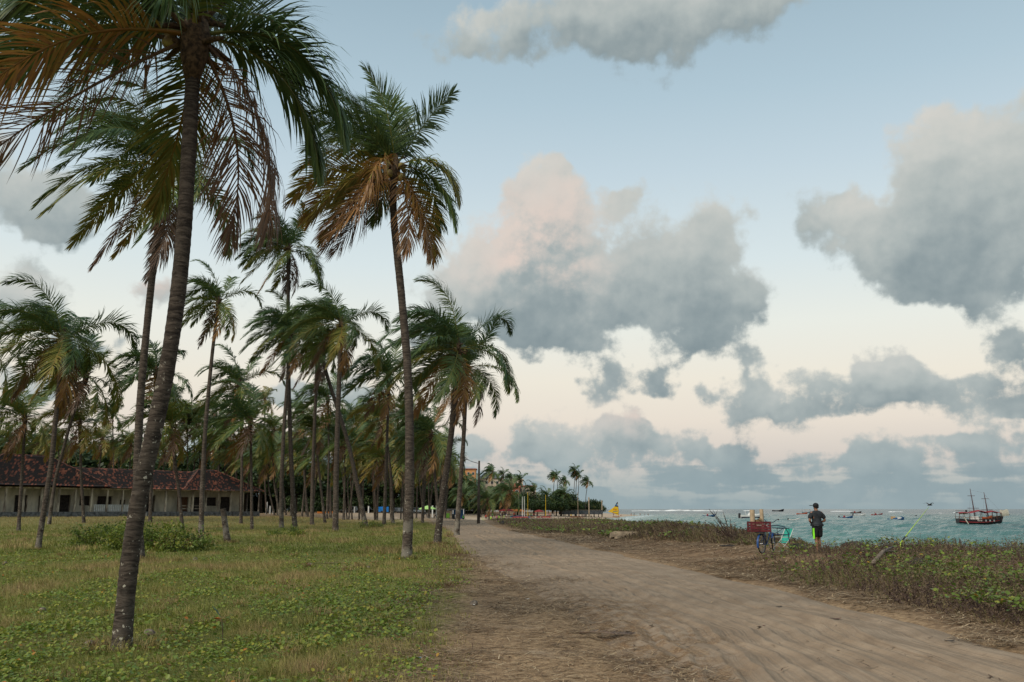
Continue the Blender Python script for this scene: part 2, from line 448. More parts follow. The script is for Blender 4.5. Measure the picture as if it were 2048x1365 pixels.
def axis(parts):
    out = []
    for a, b, n in parts: out += list(np.linspace(a, b, n, endpoint=False))
    return np.array(out + [parts[-1][1]])
ys = np.concatenate([np.linspace(-80, 0, 12, endpoint=False), np.linspace(0, 6, 12, endpoint=False), np.geomspace(6, 60, 190, endpoint=False), np.geomspace(60, 700, 150, endpoint=False), np.geomspace(700, 9000, 16)])
xs = np.concatenate([-np.geomspace(9000, 120, 16, endpoint=False), np.linspace(-120, -22, 60, endpoint=False), np.linspace(-22, 20, 210, endpoint=False), np.linspace(20, 110, 60, endpoint=False), np.geomspace(110, 9000, 16)])
gx, gy = np.meshgrid(xs, ys)
gz = H(gx, gy)
inroad = sstep(-0.35, 0.15, np.minimum(gx - road_l(gy), road_r(gy) - gx)) * sstep(320, 290, gy)
gz = gz - 0.10 * inroad                                             # the road sheet lies in its own shallow bed
nx, ny = len(xs), len(ys)
idx = np.arange(nx * ny).reshape(ny, nx)
quads = np.stack([idx[:-1, :-1], idx[:-1, 1:], idx[1:, 1:], idx[1:, :-1]], -1).reshape(-1, 4)
en = (fbm(gx * 0.8, gy * 0.8, 21, 3) - 0.5)
d_coast = coast(gy) - gx
green = sstep(0.35, -0.7, gx - grass_e(gy) + en * 1.8)
green = green * sstep(175, 120, gy + en * 30) * (1 - 0.9 * sstep(95, 104, gy) * sstep(-14, -11, gx) * 0)
beach = sstep(128, 150, gy) * sstep(46, 30, d_coast + en * 8)
lot = np.maximum(sstep(105, 140, gy + en * 40) * sstep(-0.21, -0.16, gx / np.maximum(gy, 1)) * sstep(330, 300, gy) * 0.7, beach)
brown = sstep(0.0, 0.8, gx - road_r(gy) + en) * (1 - beach)
me = mesh_np('ground', np.stack([gx, gy, gz], -1).reshape(-1, 3), [quads], {'zone': np.stack([brown, green, lot], -1).reshape(-1, 3)}, smooth=True)
gm = bpy.data.materials.new('ground_soil'); gm.use_nodes = True; t = gm.node_tree; N = NT(t); b = t.nodes['Principled BSDF']
za = N.n('ShaderNodeAttribute', attribute_name='zone'); zs = N.n('ShaderNodeSeparateColor'); t.links.new(za.outputs['Color'], zs.inputs[0])
ob = N.n('ShaderNodeTexCoord').outputs['Object']
n1, n2, n3 = N.noise(ob, 0.7, 4, 0.6), N.noise(ob, 9.0, 5, 0.65), N.noise(N.mapping(ob, (0, 0, 0), (1.0, 0.35, 1)), 45.0, 3, 0.6)
straw = N.mix(N.smooth(n2, 0.34, 0.66), (0.180, 0.120, 0.070), (0.33, 0.235, 0.14))
straw = N.mix(N.smooth(n1, 0.55, 0.72, 0, 0.75), straw, (0.31, 0.24, 0.17))
straw = N.mix(N.smooth(n3, 0.5, 0.72, 0, 0.6), straw, (0.10, 0.055, 0.032))
olive = N.mix(N.smooth(n2, 0.32, 0.68), (0.085, 0.092, 0.026), (0.22, 0.20, 0.07))
olive = N.mix(N.smooth(n1, 0.50, 0.72, 0, 0.6), olive, (0.19, 0.155, 0.07))
soil = N.mix(N.smooth(n2, 0.34, 0.66), (0.12, 0.078, 0.050), (0.24, 0.16, 0.092))
soil = N.mix(N.smooth(n1, 0.52, 0.68, 0, 0.6), soil, (0.30, 0.205, 0.12))
sand = N.mix(N.smooth(n2, 0.3, 0.7), (0.34, 0.265, 0.19), (0.46, 0.375, 0.28))
cc = N.mix(zs.outputs[0], straw, soil); cc = N.mix(zs.outputs[1], cc, olive); cc = N.mix(zs.outputs[2], cc, sand)
t.links.new(cc, b.inputs['Base Color']); b.inputs['Roughness'].default_value = 0.95; b.inputs['Specular IOR Level'].default_value = 0.1
bp = N.n('ShaderNodeBump'); bp.inputs['Strength'].default_value = 0.7; bp.inputs['Distance'].default_value = 0.04
t.links.new(N.math('ADD', n2, N.math('MULTIPLY', n3, 0.4)), bp.inputs['Height']); t.links.new(bp.outputs[0], b.inputs['Normal'])
me.materials.append(gm)
g_o = struct(link('ground', me))

# ---- sand road with wheel ruts pressed into it
ry_ = np.concatenate([np.linspace(-12, 5, 40, endpoint=False), np.geomspace(5, 60, 620, endpoint=False), np.geomspace(60, 305, 120)])
rt_ = np.linspace(-0.06, 1.06, 260)
RT, RY = np.meshgrid(rt_, ry_)
lw = road_l(RY) + (fbm(RY * 0.5, RY * 0 + 3.3, 41, 4) - 0.5) * 1.3
rw = road_r(RY) + (fbm(RY * 0.6, RY * 0 + 9.1, 42, 4) - 0.5) * 0.7
RX = lw + (rw - lw) * RT
wid = 4.8
q = RT * wid                                                         # metres across
def wob(k, amp, f): return amp * (fbm(RY * f, RY * 0 + k * 7.7, 50 + k, 1) - 0.5) * 2
rut = np.zeros_like(RX)
for k, (c0, w_, dep) in enumerate([(0.45, 0.08, .010), (0.8, 0.10, .012), (1.1, 0.08, .014), (1.4, 0.11, .018), (1.7, 0.08, .014), (2.0, 0.10, .018), (2.3, 0.12, .020), (2.6, 0.08, .016), (2.9, 0.11, .022), (3.2, 0.08, .016), (3.5, 0.12, .022), (3.8, 0.09, .018), (4.1, 0.11, .018), (4.4, 0.08, .012)]):
    cc_ = c0 + wob(k, 0.55, 0.045) + wob(k + 20, 0.015, 0.4)
    dd = (q - cc_) / w_
    on = sstep(0.30, 0.55, fbm(RY * 0.07, RY * 0 + k * 3.1, 70 + k, 2))
    rut += on * dep * (-np.exp(-dd ** 2) + 0.62 * np.exp(-((np.abs(dd) - 1.75) / 0.55) ** 2))
    rut += on * dep * 0.22 * np.sin(q * 2 * math.pi / 0.065) * np.exp(-dd ** 2)
rut += (fbm(q * 1.2, RY * 0.05, 81, 3) - 0.5) * 0.022 + (fbm(q * 9 + 2.0 * fbm(RY * 0.04, RY * 0, 84, 1), RY * 0.03, 82, 3) - 0.5) * 0.024 * (0.4 + fbm(RX * 0.5, RY * 0.2, 83, 2))
edge = np.minimum(RT + 0.06, 1.06 - RT)
prof = sstep(0.0, 0.10, edge)
RZ = H(RX, RY) + (rut * 1.9) * prof - 0.03 * (1 - prof) - 0.03 + 0.035 * prof
i2 = np.arange(RX.size).reshape(RX.shape)
rq = np.stack([i2[:-1, :-1], i2[:-1, 1:], i2[1:, 1:], i2[1:, :-1]], -1).reshape(-1, 4)
straw_amt = sstep(0.42, 0.10, RT + (fbm(RX * 0.7, RY * 0.4, 91, 3) - 0.5) * 0.5) * sstep(26, 14, RY)
me = mesh_np('sand_road', np.stack([RX, RY, RZ], -1).reshape(-1, 3), [rq], {'litter': straw_amt.reshape(-1), 'across': (q + 0.5 * (fbm(RY * 0.04, q * 0.2, 88, 1) - 0.5)).reshape(-1), 'along': RY.reshape(-1)}, smooth=True)
rm = bpy.data.materials.new('road_sand'); rm.use_nodes = True; t = rm.node_tree; N = NT(t); b = t.nodes['Principled BSDF']
ob = N.n('ShaderNodeTexCoord').outputs['Object']
m1 = N.noise(ob, 1.1, 5, 0.6); m2 = N.noise(ob, 30.0, 4, 0.6); m3 = N.noise(N.mapping(ob, (0, 0, 0), (5.0, 0.6, 1)), 2.2, 5, 0.6)
sc_ = N.mix(N.smooth(m1, 0.32, 0.7), (0.225, 0.172, 0.122), (0.300, 0.236, 0.172))
sc_ = N.mix(N.smooth(m3, 0.45, 0.75, 0, 0.55), sc_, (0.195, 0.148, 0.106))
sc_ = N.mix(N.smooth(m2, 0.62, 0.75, 0, 0.35), sc_, (0.13, 0.09, 0.06))
lt = N.n('ShaderNodeAttribute', attribute_name='litter')
st = N.mix(N.smooth(m2, 0.4, 0.65), (0.14, 0.085, 0.05), (0.27, 0.19, 0.11))
trk = N.n('ShaderNodeCombineXYZ'); t.links.new(N.math('MULTIPLY', N.n('ShaderNodeAttribute', attribute_name='across').outputs['Fac'], 16.0), trk.inputs[0]); t.links.new(N.math('MULTIPLY', N.n('ShaderNodeAttribute', attribute_name='along').outputs['Fac'], 0.05), trk.inputs[1])
lines = N.noise(trk.outputs[0], 1.0, 4, 0.65)
sc_ = N.mix(N.smooth(lines, 0.52, 0.70, 0, 0.45), sc_, (0.165, 0.122, 0.086))                 # darker streaks along the wheel lines
lf = N.math('MULTIPLY', lt.outputs['Fac'], N.smooth(N.noise(ob, 2.6, 5, 0.7), 0.40, 0.58))
sc_ = N.mix(lf, sc_, st)
t.links.new(sc_, b.inputs['Base Color']); b.inputs['Roughness'].default_value = 0.95; b.inputs['Specular IOR Level'].default_value = 0.1
bp = N.n('ShaderNodeBump'); bp.inputs['Strength'].default_value = 0.8; bp.inputs['Distance'].default_value = 0.03
t.links.new(N.math('ADD', N.math('MULTIPLY', lines, -1.4), N.math('ADD', N.math('MULTIPLY', N.noise(ob, 14.0, 6, 0.65), 0.5), N.math('MULTIPLY', m2, 0.3))), bp.inputs['Height']); t.links.new(bp.outputs[0], b.inputs['Normal'])
me.materials.append(rm)
struct(link('sand_road', me))

# ---- the sea: one sheet of real waves
def waves(X, Y):
    z = np.zeros_like(X); r2 = np.random.default_rng(5)
    far = np.hypot(X, Y)
    for i in range(26):
        L = 1.6 * 1.16 ** i if i < 20 else 0.9 + 0.25 * (i - 20)
        a = R(205) + r2.normal(0, 0.55)                               # running in from the open sea on the right
        k = 2 * math.pi / L
        ph = r2.uniform(0, 6.28)
        fade = np.clip(1.4 - far / (L * 150.0), 0, 1)
        s = np.sin(k * (X * math.cos(a) + Y * math.sin(a)) + ph + 1.6 * fbm(X / L / 3, Y / L / 3, 100 + i, 2))
        z += 0.0115 * L ** 0.62 * fade * (s + 0.35 * np.cos(2 * np.arcsin(np.clip(s, -1, 1))))
    return z
wy = np.concatenate([np.linspace(10, 50, 10, endpoint=False), np.geomspace(50, 620, 620, endpoint=False), np.geomspace(620, 4000, 90, endpoint=False), np.geomspace(4000, 40000, 8)])
wa = np.linspace(-0.62, 1.0, 430)                                    # tangent of bearing
WA, WY = np.meshgrid(wa, wy)
WX = WA * WY + 0.0
keep_x = np.maximum(WX, np.minimum(coast(WY) - 14, WX.max()))
WZ = SEA + waves(WX, WY) * 2.1 * sstep(-4, 25, WX - coast(WY) + 6)
i3 = np.arange(WX.size).reshape(WX.shape)
wq = np.stack([i3[:-1, :-1], i3[:-1, 1:], i3[1:, 1:], i3[1:, :-1]], -1)
mid = coast(WY[:-1, :-1]) - np.maximum(WX[:-1, 1:], WX[1:, 1:])
wq = wq[mid < 30].reshape(-1, 4)
used, inv = np.unique(wq, return_inverse=True)
V = np.stack([WX, WY, WZ], -1).reshape(-1, 3)[used]
shal = sstep(90, 0, V[:, 0] - coast(V[:, 1]))
surf = sstep(9, 0, np.abs(V[:, 0] - coast(V[:, 1]) - 2 + 4 * (fbm(V[:, 1] * 0.03, V[:, 0] * 0.02, 7) - 0.5))) * sstep(150, 190, V[:, 1])
me = mesh_np('sea', V, [inv.reshape(-1, 4)], {'shallow': shal, 'surf': surf, 'deep': sstep(300, 1100, np.hypot(V[:, 0], V[:, 1]))}, smooth=True)  # deep only rises with distance from the camera, to darken the far water
sm = bpy.data.materials.new('sea_water'); sm.use_nodes = True; t = sm.node_tree; N = NT(t); b = t.nodes['Principled BSDF']
ob = N.n('ShaderNodeTexCoord').outputs['Object']
sa = N.n('ShaderNodeAttribute', attribute_name='shallow'); su = N.n('ShaderNodeAttribute', attribute_name='surf')
w1 = N.noise(N.mapping(ob, (0, 0, 0), (1, 1, 0)), 0.02, 3, 0.5)
wc = N.mix(N.smooth(w1, 0.35, 0.65), (0.030, 0.098, 0.098), (0.058, 0.150, 0.142))
wc = N.mix(sa.outputs['Fac'], wc, (0.088, 0.195, 0.175))
wc = N.mix(N.n('ShaderNodeAttribute', attribute_name='deep').outputs['Fac'], wc, (0.016, 0.055, 0.070))  # deeper water, and the horizon's weaker sky reflection put into the far colour
fo = N.math('MULTIPLY', su.outputs['Fac'], N.smooth(N.noise(N.mapping(ob, (0, 0, 0), (0.25, 0.6, 0)), 1.0, 6, 0.7), 0.45, 0.58))
wc = N.mix(fo, wc, (0.72, 0.76, 0.76))
t.links.new(wc, b.inputs['Base Color'])
t.links.new(N.math('MULTIPLY_ADD', fo, 0.6, 0.16), b.inputs['Roughness'])
b.inputs['IOR'].default_value = 1.33; t.links.new(N.math('MULTIPLY_ADD', N.n('ShaderNodeAttribute', attribute_name='deep').outputs['Fac'], -0.26, 0.36), b.inputs['Specular IOR Level'])
bp = N.n('ShaderNodeBump'); bp.inputs['Strength'].default_value = 0.9; bp.inputs['Distance'].default_value = 0.22
wn_ = N.math('ADD', N.noise(N.mapping(ob, (0, 0, 0), (1.0, 0.75, 0)), 1.5, 5, 0.62), N.math('ADD', N.math('MULTIPLY', N.noise(N.mapping(ob, (0, 0, 0), (0.25, 0.16, 0)), 1.0, 4, 0.6), 2.2), N.math('MULTIPLY', N.noise(N.mapping(ob, (0, 0, 0), (0.06, 0.035, 0)), 1.0, 3, 0.6), 9.0)))
t.links.new(wn_, bp.inputs['Height']); t.links.new(bp.outputs[0], b.inputs['Normal'])
me.materials.append(sm)
struct(link('sea', me))

# ------------------------------------------------------------------ coconut palms
LEAF = tint_mat('palm_leaf', [(0.0, (0.050, 0.098, 0.040)), (0.22, (0.098, 0.145, 0.036)), (0.42, (0.205, 0.180, 0.036)), (0.62, (0.270, 0.135, 0.034)), (0.8, (0.180, 0.095, 0.046)), (1.0, (0.120, 0.080, 0.060))], rough=0.45, trans=0.22, spec=0.4)
def bark_mat(name='palm_bark', k=1.0, spots=0.60, grey_k=1.0):
    m = bpy.data.materials.new(name); m.use_nodes = True; t = m.node_tree; N = NT(t); b = t.nodes['Principled BSDF']
    ob = N.n('ShaderNodeTexCoord').outputs['Object']
    info = N.n('ShaderNodeObjectInfo')
    obr = N.vmath('ADD', ob, N.vmath('SCALE', (7.0, 3.0, 0.0), scale=info.outputs['Random']))
    rings = N.noise(N.mapping(obr, (0, 0, 0), (1.6, 1.6, 8.0)), 2.4, 5, 0.7, distortion=0.8)
    blot = N.noise(obr, 3.2, 4, 0.6)
    c = N.mix(N.smooth(rings, 0.36, 0.66), tuple(k * q for q in (0.030, 0.024, 0.020)), tuple(k * q for q in (0.118, 0.096, 0.078)))
    c = N.mix(N.smooth(blot, 0.50, 0.70, 0.0, 0.75), c, (0.058, 0.046, 0.038))
    zc = N.n('ShaderNodeSeparateXYZ'); t.links.new(ob, zc.inputs[0])
    low = N.smooth(zc.outputs[2], 3.4, 0.2)
    grey = N.math('MULTIPLY', N.math('MULTIPLY', low, N.smooth(N.noise(obr, 1.7, 5, 0.65), 0.47, 0.60)), N.math('MULTIPLY_ADD', info.outputs['Random'], 0.6 * grey_k, 0.15 * grey_k))
    c = N.mix(grey, c, (0.26, 0.245, 0.205))                            # lichen, thickest on the lower trunk
    sp_n = N.math('ADD', N.noise(obr, 15.0, 3, 0.6), N.math('MULTIPLY', N.math('SUBTRACT', N.noise(obr, 3.5, 2), 0.5), 0.35))
    spot = N.math('MULTIPLY', N.smooth(sp_n, spots + 0.06, spots + 0.10), N.smooth(zc.outputs[2], 5.5, 0.5))
    c = N.mix(spot, c, (0.45, 0.43, 0.36))
    t.links.new(c, b.inputs['Base Color']); b.inputs['Roughness'].default_value = 0.92; b.inputs['Specular IOR Level'].default_value = 0.15
    bp = N.n('ShaderNodeBump'); bp.inputs['Strength'].default_value = 0.9; bp.inputs['Distance'].default_value = 0.03
    t.links.new(rings, bp.inputs['Height']); t.links.new(bp.outputs[0], b.inputs['Normal'])
    return m
BARK = bark_mat(); BARKD = bark_mat('dark_palm_bark', 0.78, 0.57, 0.35)
NUT = mat('coconut_husk', (0.20, 0.17, 0.045), 0.5, 0.5, 5.0, c2=(0.12, 0.075, 0.03))
FIBRE = mat('palm_fibre', (0.10, 0.065, 0.038), 0.95, 0.5, 14.0, bump=0.8)
WIND = np.array([-1.0, 0.25, 0.0])
UPV = np.array([0, 0, 1.0])
def nrm(v): return v / (np.linalg.norm(v, axis=-1, keepdims=True) + 1e-9)

def frond_mesh(name, L, az_, el_, nleaf, tint, r, grav=1.0, wind=1.0, leafL=1.12, width=0.034, ragged=0.1, seg=3, twist=None):
    """one leaf of a coconut palm: a curved midrib with two rows of leaflets that gravity and the sea wind bend"""
    n = 16
    d = np.array([math.cos(az_) * math.cos(el_), math.sin(az_) * math.cos(el_), math.sin(el_)])
    if el_ > 0.3: d = nrm(d + WIND * 0.42 * wind)
    p = np.zeros(3); pts = [p]; dirs = [d]; st = L / n
    for i in range(n):
        tt = (i + 1) / n
        horiz = math.sqrt(max(0.0, 1 - d[2] ** 2))
        d = nrm(d + (-UPV * 0.125 * grav * (0.15 + 1.5 * tt) * (0.05 + 1.15 * horiz) + WIND * 0.053 * wind * (0.2 + 1.7 * tt)))
        p = p + d * st; pts.append(p); dirs.append(d)
    pts, dirs = np.array(pts), np.array(dirs)
    roll = r.normal(0, 0.35) if twist is None else twist
    S = nrm(np.cross(dirs, UPV) + 1e-6); U = np.cross(S, dirs)
    S, U = S * math.cos(roll) + U * math.sin(roll), U * math.cos(roll) - S * math.sin(roll)
    V, F3, F4, T = [], [], [], []
    # midrib: a three-sided tapering bar
    rad = np.interp(np.linspace(0, 1, n + 1), [0, 0.1, 0.5, 1], [0.055, 0.028, 0.016, 0.004])
    o = 0
    for i in range(n + 1):
        for a in (90, 210, 330): V.append(pts[i] + rad[i] * (S[i] * math.cos(R(a)) * 1.3 + U[i] * math.sin(R(a))))
        T += [min(1.0, tint + 0.22) if tint < 0.6 else tint] * 3
    for i in range(n):
        for k in range(3): F4.append((o + 3 * i + k, o + 3 * i + (k + 1) % 3, o + 3 * i + 3 + (k + 1) % 3, o + 3 * i + 3 + k))
    V = [np.array(V)]; T = [np.array(T)]; off = 3 * (n + 1)
    for side in (-1, 1):
        s = np.linspace(0.13, 0.995, nleaf) + r.normal(0, 0.004, nleaf)
        s = np.clip(s, 0.1, 0.999)[r.random(nleaf) > ragged]
        m = len(s)
        f = s * n; i0 = np.minimum(f.astype(int), n - 1); w = (f - i0)[:, None]
        P = pts[i0] * (1 - w) + pts[i0 + 1] * w; D = nrm(dirs[i0] * (1 - w) + dirs[i0 + 1] * w)
        Sd, Ud = nrm(S[i0]), nrm(U[i0])
        ang = np.interp(s, [0.1, 0.5, 1.0], [R(64), R(45), R(12)]) + r.normal(0, 0.10, m) + 0.12 * np.sin(s * 37 + side) + (0.22 if el_ > 0.8 else 0.0)
        lift = R(4) + r.normal(0, 0.2, m)
        d0 = D * np.cos(ang)[:, None] + (side * Sd * np.cos(lift)[:, None] + Ud * np.sin(lift)[:, None]) * np.sin(ang)[:, None]
        ll = leafL * np.interp(s, [0.1, 0.22, 0.5, 0.8, 1.0], [0.45, 0.85, 1.0, 0.72, 0.36]) * r.uniform(0.82, 1.1, m)
        cur = nrm(d0); q = P.copy(); rows = []
        g_ = r.uniform(0.75, 1.3, m)[:, None]; wv = r.uniform(0.6, 1.4, m)[:, None]
        droop = 1.0 if tint < 0.55 else 1.3
        tl = np.clip(tint + r.normal(0, 0.07, m) + (0.16 * (s - 0.4) if tint > 0.25 else 0), 0, 1)
        for k in range(seg + 1):
            x = k / seg
            wd = width * np.interp(x, [0, 0.3, 0.7, 1.0], [0.55, 1.0, 0.7, 0.06])
            side_v = nrm(np.cross(cur, np.cross(D, cur)) + 1e-6)
            rows.append((q - side_v * wd / 2, q + side_v * wd / 2))
            if k < seg:
                q = q + cur * (ll / seg)[:, None]
                cur = nrm(cur + (-UPV * droop * grav * g_ + WIND * 0.85 * wind * wv) * (1.0 / seg) * (0.6 + 0.8 * x))
        for a, b_ in rows: V += [a, b_]; T += [np.clip(tl, 0, 1)] * 2
        ar = np.arange(m)
        for k in range(seg):
            b0, b1 = off + 2 * m * k, off + 2 * m * (k + 1)
            F4 += list(np.stack([b0 + ar, b0 + m + ar, b1 + m + ar, b1 + ar], -1))
        off += 2 * m * (seg + 1)
    return mesh_np(name, np.concatenate(V), [np.array(F4)], {'tint': np.concatenate(T)}, mats=[LEAF])

def crown_set(name, seed, n=24, L=4.0, nleaf=46, width=0.045, dead=3, green=0.10, seg=3, wind=1.0, custom=None):
    """the leaves of one crown, as (mesh, azimuth) kept in world bearing so that the wind is one wind"""
    r = np.random.default_rng(seed); out = []
    if custom:
        for k, (a, e, l, tn, g, w) in enumerate(custom):
            out.append(frond_mesh('frond', l, R(a), R(e), nleaf, tn, r, g, w, width=width * (1.0 if tn < .75 else .6), seg=seg, ragged=0.06 if tn < 0.5 else 0.34))
        return out
    for k in range(n):
        x = k / (n - 1.0)
        a = k * 2.39996 + r.normal(0, 0.25)
        e = R(np.interp(x, [0, 0.25, 0.6, 0.85, 1.0], [84, 60, 22, -12, -50])) + r.normal(0, 0.10)
        tn = float(np.clip(green + 0.22 * max(0, x - 0.5) / 0.5 + r.normal(0, 0.05), 0, 0.5))
        l = L * np.interp(x, [0, 0.3, 1.0], [0.72, 1.0, 0.9]) * r.uniform(0.88, 1.08)
        g = 1.0
        if k >= n - dead: tn = float(r.choice([0.62, 0.8, 0.95])); e = R(r.uniform(-75, -40)); g = 1.6; l *= 0.9
        out.append(frond_mesh('frond', l, a, e, nleaf, tn, r, g, wind, width=width, seg=seg, ragged=0.05 if tn < 0.5 else 0.25))
    return out

def heart_mesh(s=1.0):
    b = MB()
    b.tube([(0, 0, -0.75 * s), (0, 0, -0.35 * s), (0, 0, 0.0), (0.0, 0, 0.35 * s), (-0.03, 0, 0.75 * s)], [0.11 * s, 0.20 * s, 0.24 * s, 0.15 * s, 0.04 * s], 9)
    r = random.Random(3)
    for k in range(14):
        a = k * 2.4; e = r.uniform(-0.5, 1.0)
        d = Vector((math.cos(a), math.sin(a), e)).normalized()
        c = Vector((0, 0, -0.25 * s + 0.04 * k * s))
        b.tube([c, c + d * 0.35 * s, c + d * 0.6 * s + Vector((0, 0, -0.05))], [0.07 * s, 0.05 * s, 0.028 * s], 5)
    return b.mesh('crown_heart', FIBRE, True)
HEART = heart_mesh()
NUTM = MB().ball((0, 0, 0), (0.105, 0.105, 0.14), 9, 7).mesh('coconut', NUT, True)

def trunk_mesh(pts, r0, r1, near=True, seed=0, bark=None):
    r = np.random.default_rng(seed)
    P = np.array(pts, float)
    seglen = np.linalg.norm(np.diff(P, axis=0), axis=1); cum = np.concatenate([[0], np.cumsum(seglen)]); Lt = cum[-1]
    def pos(s):                                                       # smooth curve through the points
        s = np.asarray(s); w = Lt * 0.10; acc = 0
        for o_, wt_ in ((-1, .1), (-.5, .2), (0, .4), (.5, .2), (1, .1)):
            ss = np.clip(s + o_ * w * np.minimum(np.minimum(s, Lt - s) / w, 1), 0, Lt)
            acc = acc + wt_ * np.stack([np.interp(ss, cum, P[:, k]) for k in range(3)], -1)
        return acc
    step = 0.045 if near else 0.5
    ns = max(8, int(Lt / step)); s = np.linspace(0, Lt, ns); c = pos(s)
    t = nrm(np.gradient(c, axis=0))
    sides = 18 if near else 8
    A = nrm(np.cross(t, np.array([0, 1.0, 0]))); B = np.cross(t, A)
    rad = np.interp(s / Lt, [0, 0.35, 1], [r0, (r0 + r1) / 2 * 0.98, r1]) + r0 * 0.40 * np.exp(-s / 0.25)
    if near:
        ringp = (s / 0.11 + fbm(s * 1.3, s * 0, seed, 2) * 2.0) % 1.0
        rad = rad * (1 + 0.060 * (1 - ringp) ** 2 - 0.012) * (1 + 0.07 * (fbm(s * 1.4, s * 0 + 5, seed + 3, 3) - 0.5))
    th = np.linspace(0, 2 * math.pi, sides, endpoint=False)
    rr = rad[:, None] * (1 + (0.16 * (fbm(np.cos(th)[None] * 1.5 + seed, np.sin(th)[None] * 1.5 + s[:, None] * 0.9, seed, 3) - 0.5) if near else 0))
    V = c[:, None, :] + rr[..., None] * (A[:, None] * np.cos(th)[None, :, None] + B[:, None] * np.sin(th)[None, :, None])
    ii = np.arange(ns * sides).reshape(ns, sides)
    jj = np.roll(ii, -1, 1)
    F = np.stack([ii[:-1], jj[:-1], jj[1:], ii[1:]], -1).reshape(-1, 4)
    return mesh_np('trunk', V.reshape(-1, 3), [F], smooth=True, mats=[bark or BARK])

def palm(path, label, crown, width_px=None, D=None, near=True, seed=0, scale=1.0, yaw=0.0, nuts=0, group=None, lean=0.0, name='coconut_palm', r0=None, top=0.72):
    """path: photo pixels of the trunk from its foot to the crown"""
    base = ground(*path[0]) if D is None else None
    if base is None:
        base = at(path[0][0], path[0][1], D); base.z = h1(base.x, base.y)
    D = base.y
    pw = [Vector((base.x, base.y, base.z))]
    for k, (x, y) in enumerate(path[1:]):
        f = (k + 1) / (len(path) - 1)
        pw.append(at(x, y, D + lean * f))
    loc = Vector((base.x, base.y, base.z))
    o = thing(name, label, 'palm', loc, 0, group)
    lp = [p - loc for p in pw]; lp[0].z -= 0.12
    r0 = r0 or (0.15 if width_px is None else max(0.08, 0.80 * width_px / 2 * D / FPX))
    link('trunk', trunk_mesh(lp, r0, r0 * top, near, seed, BARKD if seed in (1, 4, 8) else BARK), o)
    cp = lp[-1]
    link('crown_heart', HEART, o, cp, (0, 0, seed), scale * 0.9)
    for k, m in enumerate(crown):
        link('frond', m, o, cp, (0, 0, yaw * 0.5), scale * (1.0 if len(crown) != len(P2C) else 1.12))
    rr = random.Random(seed)
    for k in range(nuts):
        a = rr.uniform(-3.6, 0.6); e = rr.uniform(-0.55, 0.0)
        link('coconut', NUTM, o, cp + Vector((0.34 * math.cos(a), 0.34 * math.sin(a), e)) * scale, (rr.uniform(-.5, .5), rr.uniform(-.5, .5), a), rr.uniform(0.85, 1.1) * scale)
    return o

# leaves of the nearest palm: bearing (0 right, 90 away, 180 left, 270 towards the camera), rise, length, age, sag, wind
HERO = [(8, 18, 2.75, .08, 1.3, .25), (24, 6, 2.6, .12, 1.35, .25), (186, 14, 3.5, .18, .85, .6), (176, 34, 3.7, .12, .8, .7),
        (222, -8, 3.5, .60, .9, .6), (192, -32, 4.1, .93, .45, .6), (14, -34, 3.0, .90, 1.7, .7), (40, -50, 2.9, .84, 1.5, .8),
        (120, 50, 3.6, .06, .8, .9), (90, 58, 3.5, .05, .8, .9), (60, 52, 3.4, .06, .9, .8), (40, 44, 3.0, .08, 1.0, .5),
        (0, 60, 3.0, .05, .8, .6), (330, 55, 2.9, .12, 1.0, .6), (300, 30, 2.6, .14, 1.4, .5), (285, 46, 3.1, .08, 1.0, .7),
        (205, 64, 3.3, .06, .8, .9), (170, 68, 3.2, .05, .8, 1.0), (80, 74, 3.0, .05, .8, 1.0), (110, 5, 3.3, .30, 1.2, .7), (235, 40, 2.8, .10, 1.2, .6)]
P2C = [(130, 70, 3.7, .08, .5, .7), (40, 70, 3.6, .09, .5, .5), (185, 64, 3.7, .12, .5, .6), (300, 74, 3.5, .1, .4, .5), (100, 84, 3.7, .10, .3, .7), (150, 78, 3.8, .12, .3, .7), (60, 76, 3.6, .10, .4, .6), (8, 58, 3.5, .08, .45, .15), (170, 58, 3.7, .16, .6, .7), (190, 44, 3.6, .26, .8, .7), (215, 70, 3.6, .14, .5, .7), (250, 78, 3.6, .08, .4, .7), (120, 66, 3.6, .1, .5, .7),
       (5, 28, 2.9, .34, 1.5, .3), (350, 2, 3.3, .14, 1.5, .25), (182, 14, 3.9, .42, .8, .6), (175, 4, 3.7, .48, 1.0, .7), (200, -10, 3.6, .40, 1.1, .8), (160, -16, 3.6, .44, 1.1, .8),
       (205, -38, 3.6, .80, .8, .9), (225, -46, 3.6, .66, .9, 1.0), (198, -54, 3.7, .90, .8, 1.1), (182, -60, 3.6, .95, .8, 1.0),
       (340, -50, 3.5, .64, 1.1, .3), (320, -58, 3.4, .72, 1.1, .5), (20, -44, 3.4, .45, 1.3, .25), (120, 30, 3.4, .12, .9, .9), (80, 20, 3.3, .14, 1.0, .8), (45, 12, 3.2, .2, 1.2, .5), (270, 20, 2.8, .62, 2.4, .6)]
crA = crown_set('a', 1, custom=HERO, nleaf=124, width=0.036, seg=4)
crB = crown_set('b', 2, custom=P2C, nleaf=112, width=0.042)
cr1 = [crown_set('c%d' % i, 10 + i, n=27, L=4.9, nleaf=100, width=0.050, dead=3, green=g) for i, g in enumerate((.06, .10, .14, .08))]
cr2 = [crown_set('d%d' % i, 30 + i, n=24, L=4.8, nleaf=54, width=0.09, dead=2, green=g, seg=2) for i, g in enumerate((.06, .12, .20, .10, .28))]
cr3 = [crown_set('e%d' % i, 50 + i, n=16, L=3.8, nleaf=30, width=0.17, dead=1, green=g, seg=2, wind=1.1) for i, g in enumerate((.02, .06))]

